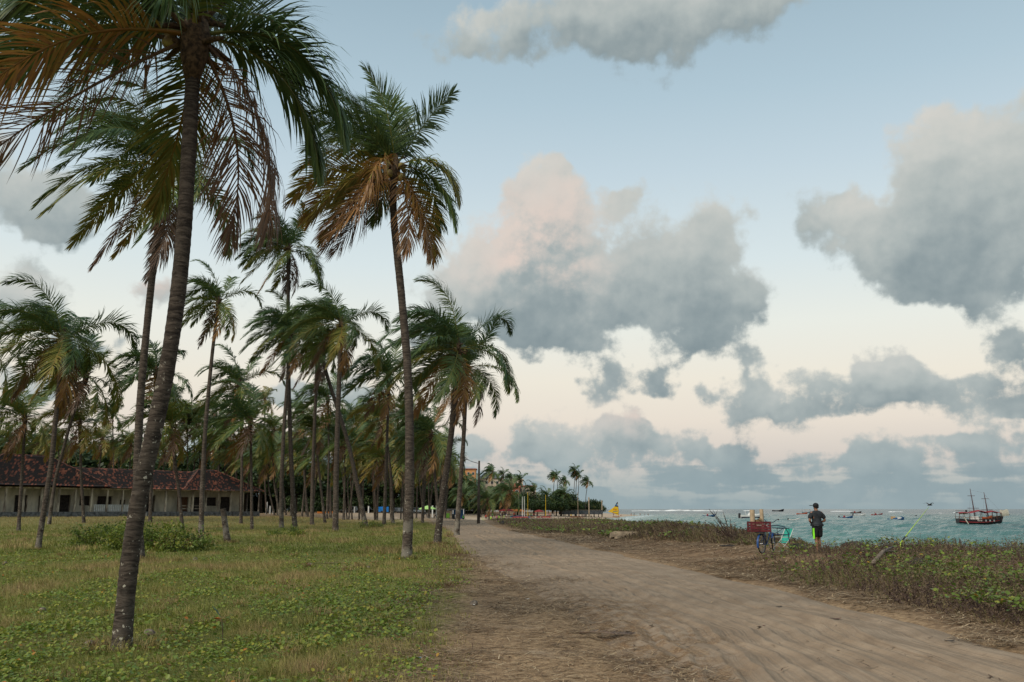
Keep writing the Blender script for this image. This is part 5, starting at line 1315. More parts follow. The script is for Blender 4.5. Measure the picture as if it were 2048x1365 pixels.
for k in range(8):
    a, b2 = k / 8, (k + 1) / 8; P_ = lambda t: Vector((-0.10 - 0.235 * t + 0.03 * math.sin(t * math.pi) * -1, 0, 0.40 + 0.47 * t))
    cs.quad(P_(a) + Vector((0, -.25, 0)), P_(b2) + Vector((0, -.25, 0)), P_(b2) + Vector((0, .25, 0)), P_(a) + Vector((0, .25, 0)))
cs.build('backrest', TEAL, chr_, True)

# dead bush, plank, slab, driftwood, rod, rocks
DEAD = mat('dead_branch', (0.085, 0.055, 0.042), 0.9, 0.4, 8.0)
DB = at(1462, 1066, 40.5); DB.z = h1(DB.x, DB.y) + 0.05
db = thing('dead_shrub', 'bare dead shrub with long twigs leaning left over the bluff', 'shrub', DB)
rr_ = random.Random(5)
for k, (tx, ty) in enumerate([(1418, 1018), (1426, 1021), (1416, 1044), (1427, 1040), (1437, 1037), (1448, 1030), (1446, 1024), (1460, 1038), (1463, 1050), (1470, 1050), (1476, 1054), (1439, 1056)]):
    tip = at(tx, ty, 40.5 + rr_.uniform(-0.3, 0.3)) - DB; st_ = Vector((rr_.uniform(-.06, .06), rr_.uniform(-.1, .1), 0.0))
    mid = st_.lerp(tip, 0.45) + Vector((rr_.uniform(-.05, .05), 0, -0.06)); q3 = st_.lerp(tip, 0.75) + Vector((0.02, 0, rr_.uniform(-.03, .03)))
    b_ = MB().tube([st_, mid, q3, tip], [0.026, 0.018, 0.013, 0.008], 5)
    for j in range(3):
        t_ = rr_.uniform(0.35, 0.85); s0 = st_.lerp(tip, t_); b_.tube([s0, s0 + Vector((rr_.uniform(-.2, .12), rr_.uniform(-.1, .1), rr_.uniform(0.05, .22)))], [0.011, 0.006], 4)
    b_.build('branch', DEAD, db)
pk = ground(1455, 1094); tag(MB().box((0, 0, 0.04), (0.56, 0.16, 0.05), rz=0.18).box((0.1, 0.0, 0.072), (0.22, 0.10, 0.02), rz=0.3).build('plank', mat('black_plank', (0.03, 0.03, 0.035), 0.8, 0.3, 6.0), None, False, pk), 'small black plank lying on the earth left of the bicycle', 'plank')
CONC = mat('pale_concrete', (0.42, 0.33, 0.23), 0.9, 0.35, 2.2, bump=0.5)
sl = ground(1249, 1076); sbm = MB(); sbm.box((0, 0, 0.16), (1.5, 0.9, 0.30), rot=Matrix.Rotation(R(-6), 3, 'X') @ Matrix.Rotation(0.12, 3, 'Z'), taper=0.94)
sbm.box((-0.35, -0.50, 0.05), (0.5, 0.3, 0.14), rz=0.5, taper=0.7); tag(sbm.build('concrete_slab', CONC, None, False, sl), 'pale broken concrete slab lying in the bluff grass', 'slab')
DRIFT = mat('driftwood', (0.20, 0.165, 0.13), 0.95, 0.4, 7.0, c2=(0.07, 0.055, 0.045), bump=0.6, stretch=(1, 1, 3))
d0, d1 = at(1745, 1118, 20.5), at(1786, 1094, 22.0)
dl = thing('driftwood_log', 'grey driftwood log lying slanted in the dune weeds', 'log', d0)
MB().tube([(0, 0, -0.1), (d1 - d0) * 0.5 + Vector((0, 0, .02)), d1 - d0], [0.05, 0.045, 0.022], 9).build('log', DRIFT, dl, True)
MB().tube([(d1 - d0) * 0.6, (d1 - d0) * 0.8 + Vector((0.25, 0.1, -0.05))], [0.03, 0.012], 6).build('branch_stub', DRIFT, dl)
f0, f1 = at(1801, 1086, 24.0), at(1858, 1014, 25.0)
LIMEP = mat('lime_rod_paint', (0.40, 0.62, 0.06), 0.5, 0.2, 8.0); rod = thing('fishing_rod', 'lime yellow rod stuck slanting in the dune above the water', 'rod', f0)
MB().tube([(0, 0, -0.3), Vector((0, 0, 0)), (f1 - f0) * 0.5, f1 - f0], [0.016, 0.014, 0.010, 0.004], 7).build('blank', LIMEP, rod, True)
MB().tube([(f1 - f0) * 0.06, (f1 - f0) * 0.16], 0.020, 8).build('handle', RUB, rod); 
for k in range(4): MB().tube([(f1 - f0) * (0.4 + 0.15 * k) + Vector((0, -.03 + 0.01 * math.cos(a), 0.012 * math.sin(a))) for a in np.linspace(0, 6.28, 9)], 0.003, 4, cap=False).build('guide', STEEL, rod)
ROCK = mat('dark_rock', (0.055, 0.050, 0.046), 0.9, 0.4, 3.0, bump=0.7)
def rock_mesh(seed, s):
    me = MB().ball((0, 0, 0), 1.0, 16, 12).mesh('rock', ROCK, True); co = np.zeros(len(me.vertices) * 3); me.vertices.foreach_get('co', co); v = co.reshape(-1, 3)
    n = fbm(v[:, 0] * 1.7 + seed, v[:, 1] * 1.7 + v[:, 2] * 1.3, seed, 4); v = v * (0.65 + 0.7 * n)[:, None] * np.array(s); me.vertices.foreach_set('co', v.ravel()); me.update(); return me
for (x, y, D, s, lab) in ((1708, 1092, 32.6, (0.40, 0.3, 0.14), 'dark rounded rock mound with grass on it right of the person'), (1268, 1046, 63, (0.26, 0.25, 0.28), 'small dark rock on the bluff rim near the yellow sail'), (1396, 1062, 45, (0.55, 0.4, 0.24), 'dark rock on the bluff rim left of the dead shrub'),
                          (1600, 1088, 34.2, (0.45, 0.35, 0.16), 'dark low rock at the gap between bicycle and person'), (1840, 1115, 21.0, (0.38, 0.3, 0.14), 'grey boulder half buried in dune weeds below the rod'), (1905, 1082, 27.0, (0.5, 0.35, 0.16), 'dark rock on the dune rim below the schooner')):
    p = at(x, y, D); tag(link('rock', rock_mesh(hash(lab) % 50 if False else int(x) % 50, s), None, (p.x, p.y, min(p.z, h1(p.x, p.y) + s[2] * 0.5))), lab, 'rock')
p = ground(1005, 1049); tag(link('stone', rock_mesh(3, (0.25, 0.2, 0.28)), None, (p.x, p.y, p.z + 0.1)), 'small pale round stone on the verge right of the lamp post', 'stone')

# fallen fronds, husks and rubbish on the ground
HUSK = mat('old_husk', (0.24, 0.20, 0.16), 0.95, 0.4, 9.0, bump=0.4)
husk = MB().ball((0, 0, 0.07), (0.11, 0.13, 0.085), 10, 7).mesh('coconut_husk', HUSK, True)
for (x, y, lab) in ((297, 1273, 'grey coconut husk right of the nearest trunk'), (180, 1299, 'grey husk just left of the nearest trunk foot'), (620, 1133, 'grey husk in mid lawn before the stump'), (736, 1138, 'pale husk left of the roadside palm foot'), (10, 1130, 'old husk at the left edge of the lawn'), (85, 1225, 'brown husk at lower left of the lawn'), (948, 1212, 'pale husk at the lawn edge by the straw'), (390, 1122, 'husk behind the nearest trunk below the wide shrub')):
    p = ground(x, y); tag(link('coconut_husk', husk, None, p, (0.3, 0.2, x), 0.5 + (x % 7) * 0.04), lab, 'coconut husk')
ff = np.random.default_rng(8)
for k, (x, y, a, L, lab) in enumerate(((735, 1092, 20, 2.6, 'brown fallen palm frond lying across the mid lawn'), (960, 1104, 175, 2.2, 'reddish fallen frond lying on the road edge beside the palms'), (690, 1128, 185, 1.2, 'small brown fallen frond piece on the lawn'), (1160, 1270, 10, 0.9, 'dry twiggy frond tip lying on the straw'))):
    p = ground(x, y); m_ = frond_mesh('frond', L, R(a), R(6), 30, 0.85, ff, 1.0, 0.15, 0.5, 0.03, 0.25)
    co = np.zeros(len(m_.vertices) * 3); m_.vertices.foreach_get('co', co); v = co.reshape(-1, 3); v[:, 2] = np.clip(v[:, 2] * 0.12, -0.01, 0.06) + 0.035; m_.vertices.foreach_set('co', v.ravel())
    tag(link('fallen_frond', m_, None, p), lab, 'frond')
sd_ = ground(445, 1292); sdl = thing('seedling', 'thin seedling with one orange leaf on the near lawn', 'seedling', sd_)
MB().tube([(0, 0, 0), (-0.01, 0, 0.2), (-0.03, 0, 0.33)], [0.008, 0.006, 0.004], 5).build('stem', DEAD, sdl)
OR = mat('orange_leaf', (0.42, 0.12, 0.02), 0.6, 0.3, 9.0); TL = mat('sage_leaf', (0.10, 0.16, 0.09), 0.6, 0.3, 9.0)
for (m_, dx, dz) in ((OR, -0.13, 0.0), (TL, -0.14, 0.17)):
    MB().add([(-0.03, 0, 0.33), (-0.03 + dx * .5, -.035, 0.345 + dz * .5), (-0.03 + dx, 0, 0.325 + dz), (-0.03 + dx * .5, .035, 0.345 + dz * .5), (-0.03 + dx * .5, 0, 0.325 + dz * .5)], [(0, 1, 4), (1, 2, 4), (2, 3, 4), (3, 0, 4)]).build('leaf', m_, sdl)
SCR = [(1310, 1159, 0.14, 0.05, (0.55, 0.50, 0.40), 'pale wrapper scrap on the sand road'), (1055, 1201, 0.08, 0.05, (0.6, 0.58, 0.55), 'white scrap on the straw near the road'), (946, 1213, 0.05, 0.06, (0.6, 0.58, 0.55), 'tiny white rubbish on the straw below the lawn edge'), (841, 1320, 0.06, 0.03, (0.08, 0.25, 0.42), 'small blue plastic scrap on the near straw'), (1302, 1255, 0.07, 0.04, (0.05, 0.03, 0.02), 'dark seed pod on the sand road'), (1281, 1330, 0.09, 0.05, (0.04, 0.025, 0.02), 'dark curled leaf on the sand in the foreground'),
       (1558, 1217, 0.16, 0.05, (0.03, 0.022, 0.018), 'black seed pod near the right verge of the road'), (1672, 1241, 0.18, 0.06, (0.10, 0.045, 0.028), 'brown dead leaf near the right verge of the road'), (1522, 1257, 0.18, 0.05, (0.09, 0.045, 0.03), 'brown dead leaf in the middle of the ruts'), (1900, 1286, 0.14, 0.05, (0.03, 0.02, 0.015), 'dark twig end at the right of the road')]
for (x, y, L, w_, c_, lab) in SCR:
    p = ground(x, y); D_ = p.y
    b_ = MB(); n_ = 6
    for i in range(n_):
        t0, t1 = i / n_, (i + 1) / n_
        W_ = lambda t: w_ * (0.25 + math.sin(math.pi * min(max(t, .05), .95)) * 0.6); Z_ = lambda t: 0.010 + 0.012 * (t - 0.5) ** 2 * 4
        for sg in (-1, 1):
            b_.quad((L * (t0 - .5), 0, Z_(t0)), (L * (t1 - .5), 0, Z_(t1)), (L * (t1 - .5), sg * W_(t1), Z_(t1) + 0.006), (L * (t0 - .5), sg * W_(t0), Z_(t0) + 0.006))
    nm = 'wrapper' if c_[0] > 0.3 or c_[2] > 0.3 else 'dead_leaf'
    tag(b_.build(nm, mat(nm + str(int(x)), c_, 0.7, 0.3, 20.0), None, False, (p.x, p.y, p.z + 0.01)), lab, 'litter' if nm == 'wrapper' else 'leaf').rotation_euler = (0, 0, x * 0.7 % 1.2 - 0.4)

# ------------------------------------------------------------------ boats on the sea
def sea_at(px, py):
    """where the line of sight meets the water"""
    d = ray(px, py); Y = (SEA - EYE) / d[2] * d[1]; return Vector((d[0] / d[1] * Y, Y, SEA))
def hull(L, B, D, sheer=0.25, bow=0.35, m=0, n=14, transom=0.7, z0=0.0):
    """lofted boat hull, bow towards +x"""
    b_ = MB(); secs = []
    for i in range(n + 1):
        t = i / n; x = -L / 2 + L * t
        w = B / 2 * (transom + (1 - transom) * math.sin(min(1, t / 0.45) * math.pi / 2)) * (1 - max(0, (t - 0.55) / 0.45) ** 2.2)
        zt = D + sheer * (2 * abs(t - 0.4)) ** 2 * (1.4 if t > 0.4 else 0.7); zb = -0.25 * D + bow * D * max(0, (t - 0.75) / 0.25) ** 2
        secs.append([Vector((x + (0.06 * L * (k / 4.0) if i == n else 0), s * w * f, zb + (zt - zb) * k / 4.0)) for s in (-1, 1) for k, f in ((0, 0.05), (1, 0.62), (2, 0.86), (3, 0.97), (4, 1.0))])
    for i in range(n):
        a, c = secs[i], secs[i + 1]
        for o in (0, 5):
            for k in range(4):
                q = (a[o + k], c[o + k], c[o + k + 1], a[o + k + 1]); b_.quad(*(q if o == 0 else q[::-1]), m=m if k < 3 else m)
        b_.quad(a[4] - Vector((0, 0, .15 * D)), c[4] - Vector((0, 0, .15 * D)), c[9] - Vector((0, 0, .15 * D)), a[9] - Vector((0, 0, .15 * D)), m)
        b_.quad(a[0], a[5], c[5], c[0], m)
    s0 = secs[0]
    for k in range(4): b_.quad(s0[k], s0[k + 1], s0[5 + k + 1], s0[5 + k], m)
    return b_
HBLK = mat('black_hull_paint', (0.022, 0.020, 0.024), 0.4, 0.3, 1.5); HRED = mat('red_paint', (0.27, 0.03, 0.035), 0.6, 0.3, 2.0); HWHT = mat('white_hull_paint', (0.68, 0.68, 0.66), 0.35, 0.1, 2.0)
SPAR = mat('dark_spar', (0.075, 0.030, 0.028), 0.7, 0.3, 3.0); WOODB = mat('boat_wood', (0.24, 0.11, 0.055), 0.7, 0.3, 3.0); ORANGE = mat('orange_paint', (0.48, 0.10, 0.035), 0.5, 0.2, 3.0)
NETM = mat('pale_net', (0.42, 0.40, 0.33), 0.9, 0.2, 3.0); HBLU = mat('blue_hull_paint', (0.02, 0.09, 0.22), 0.4, 0.2, 2.0); YELL = mat('yellow_cloth', (0.62, 0.40, 0.01), 0.7, 0.12, 1.0); TANC = mat('tan_cloth', (0.45, 0.30, 0.15), 0.8, 0.2, 2.0)
sp0 = sea_at(1960, 1050.5); SC = 91.0 * sp0.y / FPX                                    # the schooner's length in metres
sch = thing('schooner', 'black and red two-masted wooden schooner with red awnings anchored at right', 'boat', sp0, R(-4))
k_ = SC / 11.5; sch.scale = (k_,) * 3
hull(10.6, 3.0, 1.35, 0.55, 0.7, transom=0.75).build('hull', HBLK, sch, True)
for sg in (-1, 1):
    st_ = MB(); 
    for i in range(13):
        t0, t1 = i / 14, (i + 1) / 14
        def P_(t, z): 
            w = 1.5 * (0.75 + 0.25 * math.sin(min(1, t / 0.45) * math.pi / 2)) * (1 - max(0, (t - 0.55) / 0.45) ** 2.2); return Vector((-5.3 + 10.6 * t, sg * (w + 0.02), z + 0.4 * (2 * abs(t - 0.4)) ** 2))
        st_.quad(P_(t0, 0.62), P_(t1, 0.62), P_(t1, 0.76), P_(t0, 0.76))
    st_.build('hull_stripe', HRED, sch)
    rl = MB(); rl.tube([P_(i / 14, 1.78) for i in range(14)], 0.04, 5)
    for i in range(0, 14): rl.tube([P_(i / 14, 1.30), P_(i / 14, 1.78)], 0.03, 4)
    rl.build('rail', WOODB, sch)
for i in range(3):
    MB().box((0.9 + i * 1.0, -1.44 + 0.1 * i * i * 0.3, 1.08), (0.32, 0.10, 0.42)).build('window', mat('boat_window', (0.30, 0.31, 0.32), 0.3, 0.2, 2.0), sch)
MB().box((-0.6, -1.53, 1.10), (1.15, 0.03, 0.36)).build('name_board', mat('faded_board', (0.30, 0.27, 0.25), 0.7, 0.5, 4.0), sch)
MB().tube([(-4.2, -1.35, 1.9), (-3.4, -1.75, 0.15)], 0.13, 6).build('boarding_ladder', NETM, sch)
for (x, h, lab) in ((-0.95, 8.9, 0), (2.25, 8.0, 1)):
    mb_ = MB().tube([(x, 0, 0.5), (x - 0.05 * h * 0.5, 0, h * 0.5), (x - 0.07 * h, 0, h)], [0.15, 0.12, 0.06], 7).build('mast', SPAR, sch, True)
    for (f, w) in ((0.80, 0.85), (0.46, 1.35)):
        MB().tube([(x - 0.07 * h * f - w, 0.1, h * f), (x - 0.07 * h * f + w, -0.1, h * f)], 0.055, 6).build('yard', SPAR, mb_)
    sh_ = MB()
    for sg in (-1, 1): sh_.tube([(x - 0.07 * h * 0.9, 0, h * 0.9), (x - 0.9, sg * 1.4, 1.7)], 0.014, 3).tube([(x - 0.07 * h * 0.9, 0, h * 0.9), (x + 0.3, sg * 1.4, 1.7)], 0.014, 3)
    sh_.build('shroud', SPAR, mb_)
MB().tube([(-1.5, 0, 8.6), (1.7, 0, 7.8)], 0.013, 3).tube([(1.75, 0, 7.5), (6.0, 0, 2.4)], 0.013, 3).build('stay', SPAR, sch)
def awning(x0, x1, w, z, rise, m):
    a = MB(); n_ = 10
    for i in range(n_):
        for j in range(6):
            def Q(i, j):
                u, v = i / n_, j / 6; return Vector((x0 + (x1 - x0) * u, -w + 2 * w * v, z + rise * (1 - abs(2 * u - 1)) * 0.9 - 0.25 * (2 * v - 1) ** 2))
            a.quad(Q(i, j), Q(i + 1, j), Q(i + 1, j + 1), Q(i, j + 1))
    return a.build('awning', m, sch, True)
awning(-2.6, 2.2, 1.5, 3.1, 0.65, HRED); awning(0.8, 5.0, 1.35, 3.05, 0.55, HRED); awning(-5.3, -2.7, 1.45, 3.1, 0.15, HRED)
for x in (-5.2, -4.2, -2.9, -1.6, -0.2, 1.2, 2.6, 3.8, 4.8):
    for sg in (-1, 1): MB().tube([(x, sg * 1.25, 1.2), (x, sg * 1.25, 3.05)], 0.05, 5).build('awning_post', SPAR, sch)
MB().tube([(-5.6, 0, 3.5), (-0.9, 0, 3.35)], 0.05, 5).build('boom', SPAR, sch); MB().box((-3.0, 0, 3.4), (0.35, 0.3, 0.5)).build('lantern', HBLK, sch)
MB().box((-1.3, 0, 1.75), (1.9, 1.6, 0.8), taper=0.85).build('cabin', HWHT, sch); hull(2.2, 0.9, 0.45).build('dinghy', ORANGE, sch, True).location = (1.5, -0.9, 1.45); MB().box((-4.0, -0.6, 2.75), (2.0, 0.5, 0.25)).build('orange_roll', TANC, sch)
MB().tube([(4.6, 0, 1.85), (7.4, 0, 2.6)], [0.13, 0.06], 6).build('bowsprit', SPAR, sch)
nt = MB()
for i in range(6):
    for j in range(4):
        def Q(i, j): return Vector((4.9 + 2.1 * i / 6, -0.3 - 0.1 * math.sin(j), 2.05 + 0.2 * i / 6 + 1.55 * j / 4 + 0.08 * math.sin(i * 1.7)))
        nt.quad(Q(i, j), Q(i + 1, j), Q(i + 1, j + 1), Q(i, j + 1))
nt.build('furled_sail', NETM, sch, True)

# white motor launch seen through the crate's tubes
mp = sea_at(1504, 1037.5); ml = thing('motor_launch', 'white motor launch with dark blue waterline behind the bicycle crate', 'boat', mp, R(6))
LB = 50 * mp.y / FPX; ml.scale = (LB / 8.0,) * 3
hull(7.6, 2.5, 0.95, 0.45, 0.6, transom=0.85).build('hull', HWHT, ml, True); h2 = hull(7.5, 2.54, 0.45, 0.1, 0.6, transom=0.85).build('waterline', mat('navy_hull', (0.012, 0.015, 0.06), 0.35, 0.2, 2.0), ml, True)
MB().add([(-1.2, -.9, .9), (1.6, -.7, 1.0), (1.6, .7, 1.0), (-1.2, .9, .9), (-0.6, -.75, 1.9), (0.3, -.6, 1.9), (0.3, .6, 1.9), (-0.6, .75, 1.9)], [(0, 1, 5, 4), (1, 2, 6, 5), (2, 3, 7, 6), (3, 0, 4, 7), (4, 5, 6, 7)]).build('cabin', HWHT, ml)
MB().box((0.85, 0, 1.52), (0.7, 1.3, 0.05), rot=Matrix.Rotation(R(38), 3, 'Y')).build('windscreen', mat('tinted_glass', (0.03, 0.04, 0.05), 0.1, 0.1, 2.0), ml); MB().tube([(-1.8, 0, .9), (-2.2, 0, 2.3), (-0.6, 0, 2.4)], 0.06, 6).build('roll_bar', HWHT, ml)
MB().box((-4.0, 0, 0.9), (0.7, 0.7, 1.5), taper=0.75).build('outboard_motor', HBLK, ml)

def small_boat(px, py, wpx, label, m, parts, rz=0.0):
    p = sea_at(px, py); L = wpx * p.y / FPX
    o = thing('small_boat', label, 'boat', p, rz); o.scale = (L / 5.0,) * 3
    hull(5.0, 1.7, 0.5, 0.35, 0.6, transom=0.8).build('hull', m, o, True)
    for q in parts:
        if q == 'motor': MB().box((-2.6, 0, 0.6), (0.5, 0.5, 1.0), taper=0.7).tube([(-2.6, 0, -.3), (-2.6, 0, .4)], .1, 5).build('outboard_motor', HBLK, o)
        elif q == 'red': MB().box((-0.6, 0, 0.75), (0.7, 0.7, 0.8), taper=0.7).build('cargo', HRED, o)
        elif q == 'awning':
            MB().box((0.2, 0, 1.7), (2.2, 1.5, 0.08)).build('awning', TANC, o)
            for x in (-0.8, 1.2):
                for y in (-.65, .65): MB().tube([(x, y, .3), (x, y, 1.68)], .03, 4).build('awning_post', SPAR, o)
        elif q == 'cabin': MB().box((-0.9, 0, 0.85), (1.2, 1.1, 1.0), taper=0.85).build('cabin', TANC, o)
        elif q == 'mast': MB().tube([(0.3, 0, .2), (0.2, 0, 3.2)], [.05, .03], 5).build('mast', SPAR, o)
        elif q == 'boom': MB().tube([(-2.4, 0, 1.5), (2.2, 0, 1.2)], .05, 5).build('boom', WOODB, o)
        elif q == 'rack': MB().box((1.0, 0, 0.8), (1.3, 0.9, 0.5)).build('cargo', HWHT, o); MB().box((1.9, 0, 0.9), (0.4, 0.6, 0.9)).build('engine_box', HBLU, o)
        elif q == 'blue': MB().box((-0.4, 0, 0.7), (1.6, 1.2, 0.6), taper=0.8).build('cover', HBLU, o)
    return o
small_boat(1418, 1034.3, 24, 'low grey rowboat with a red bundle behind the dead shrub', HBLU, ['red', 'boom'])
small_boat(1588, 1041.5, 22, 'low pale boat with a dark outboard right of the handlebar', HWHT, ['motor'])
small_boat(1604, 1029.5, 20, 'orange and yellow boat with a small mast left of the person', ORANGE, ['mast'])
small_boat(1589, 1032, 9, 'tiny dark boat between handlebar and the orange boat', HBLU, ['red'])
small_boat(1615, 1027.0, 22, 'pale blue boat with an awning just left of the person', mat('pale_blue_paint', (0.25, 0.36, 0.40), 0.4, 0.2, 2.0), ['awning'])
small_boat(1556, 1023.6, 22, 'distant dark boat low in the water above the handlebar', HBLK, [])
small_boat(1534, 1034.5, 10, 'tiny orange boat just right of the crate tubes', ORANGE, ['mast'])
small_boat(1692, 1037.8, 26, 'low boat with red load and raised boom right of the person', HBLU, ['red', 'boom', 'motor'])
small_boat(1712, 1027.6, 20, 'distant black boat farthest out right of the person', HBLK, ['red'])
small_boat(1719, 1032.8, 24, 'white and orange speedboat with black motor', HWHT, ['motor', 'boom'])
small_boat(1754, 1031.8, 21, 'red boat with a tan awning', HRED, ['awning', 'red'])
small_boat(1792, 1042.0, 31, 'blue boat with tan cabin left of the lime rod', HBLU, ['cabin', 'rack', 'blue'])
small_boat(1827, 1033.6, 13, 'tiny dark rowing boat between the lime rod and the schooner', HBLK, [])
# yellow-sailed raft off the beach
yp = sea_at(1232, 1035.2); sb_ = thing('sailing_raft', 'sailing raft with a yellow triangular sail, blue at its peak', 'boat', yp, 0.0)
S_ = yp.y / FPX                                                       # metres per photo pixel there
def rp(x, y, d=0.0): return Vector(((x - 1232) * S_, d, (1035.2 - y) * S_))
MB().box((0, 0, 0.15), (15 * S_, 1.6, 0.35), taper=0.92).box((0, 0.5, 0.38), (12 * S_, 0.15, 0.1)).box((0, -0.5, 0.38), (12 * S_, 0.15, 0.1)).build('hull', WOODB, sb_)
MB().tube([rp(1237.3, 1035), rp(1237, 1018), rp(1235, 1004.5)], [.09, .07, .03], 6).build('mast', WOODB, sb_)
def sail(pts, m, name, d):
    a = MB(); c = [rp(x, y, d) for x, y in pts]; mid = sum(c, Vector()) / len(c) + Vector((0, -0.25 * 0, 0))
    o_ = [v + Vector((0, 0.03, 0)) for v in c]
    n_ = len(c); a.add(c + o_, [tuple(range(n_)), tuple(range(2 * n_ - 1, n_ - 1, -1))] + [(i, (i + 1) % n_, n_ + (i + 1) % n_, n_ + i) for i in range(n_)]); return a.build(name, m, sb_)
sl_ = sail([(1216.5, 1024.3), (1229.5, 1014.3), (1237.2, 1015.2), (1238.0, 1024), (1237.0, 1031.5), (1226, 1026.5)], YELL, 'sail', 0.0)
sail([(1229.5, 1014.3), (1234.5, 1006), (1236.2, 1005.6), (1237.2, 1015.2)], mat('navy_cloth', (0.015, 0.022, 0.05), 0.7, 0.2, 1.0), 'sail_peak', 0.0)
sail([(1232.2, 1012.0), (1234.2, 1008.6), (1235.3, 1012.6)], mat('sky_blue_cloth', (0.07, 0.22, 0.42), 0.7, 0.1, 1.0), 'blue_patch', -0.05)
sail([(1235.2, 1012.6), (1234.9, 1008.8), (1236.4, 1009.0), (1236.8, 1012.6)], NETM, 'pale_patch', -0.05)
REDP = mat('red_print', (0.50, 0.09, 0.02), 0.7, 0.1, 2.0); GRYP = mat('grey_print', (0.20, 0.22, 0.13), 0.7, 0.1, 2.0)
t_ = bpy.data.curves.new('sail_number', 'FONT'); t_.body = '706'; t_.size = 5.2 * S_; t_.extrude = 0.01; t_.align_x = 'CENTER'; t_.materials.append(REDP)
tmp = bpy.data.objects.new('tmp', t_); C.objects.link(tmp); num_me = bpy.data.meshes.new_from_object(tmp.evaluated_get(bpy.context.evaluated_depsgraph_get())); bpy.data.objects.remove(tmp)
to = link('sail_number', num_me, sb_); to.location = rp(1230.0, 1021.8, -0.06); to.rotation_euler = (math.pi / 2, 0, 0)
sail([(1226, 1023.2), (1235.5, 1022.4), (1235.6, 1024.0), (1226, 1024.6)], GRYP, 'lettering', -0.05); sail([(1224, 1026.0), (1237, 1027.8), (1237, 1028.4), (1224, 1026.6)], HBLK, 'foot_rope', -0.05)
# breaking waves on the reef
FOAM = mat('foam', (0.78, 0.80, 0.80), 0.9, 0.08, 0.6); rw_ = np.random.default_rng(12)
for k, (x0, x1, y, lab) in enumerate([(1262, 1360, 1022.6, 'long white breaker on the reef right of the yellow sail'), (1366, 1448, 1022.6, 'white breaker above the dead shrub'), (1486, 1506, 1022.4, 'short faint breaker above the motor launch'), (1660, 1704, 1023.6, 'white breaker just right of the person'), (1775, 1806, 1024.6, 'white breaker left of the lime rod top'), (1905, 1922, 1026.4, 'white breaker touching the schooner stern'), (1868, 1884, 1027.4, 'faint breaker right of the lime rod'), (1330, 1380, 1021.4, 'thin outer breaker line in mid horizon')]):
    p0, p1 = sea_at(x0, y), sea_at(x1, y); n_ = 60; b_ = MB(); L = p1 - p0; hh = 0.9 * p0.y / 1500.0
    pr = []
    for i in range(n_ + 1):
        t = i / n_; e = math.sin(math.pi * t) ** 0.4 * (0.35 + 0.9 * float(fbm(t * 9 + k, k * 3.3, 33, 3)))
        c = p0 + L * t - p0; pr.append([c + Vector((0, -2.5 * e * 3, -0.1)), c + Vector((0, -1.2, hh * 0.7 * e)), c + Vector((0, 0.3, hh * 1.5 * e)), c + Vector((0, 3.0 * e, -0.1))])
    for i in range(n_):
        for j in range(3): b_.quad(pr[i][j], pr[i + 1][j], pr[i + 1][j + 1], pr[i][j + 1])
    tag(b_.build('breaking_wave', FOAM, None, True, p0), lab, 'wave')
bp_ = at(1859, 1011, 60); bird = thing('bird', 'small dark seabird flying above the lime rod', 'bird', bp_, 0.4)
BRD = mat('dark_feather', (0.05, 0.045, 0.045), 0.8, 0.3, 9.0)
MB().tube([(-.2, 0, 0), (-.08, 0, .02), (.08, 0, .03), (.2, 0, .02), (.26, 0, .01)], [.01, .05, .06, .04, .01], 7).build('body', BRD, bird, True)
for sg in (-1, 1): MB().add([(.08, 0, .04), (-.08, 0, .04), (-.06, sg * .25, .16), (.07, sg * .25, .17), (-.10, sg * .5, .08)], [(0, 1, 2, 3), (3, 2, 4)]).build('wing', BRD, bird)

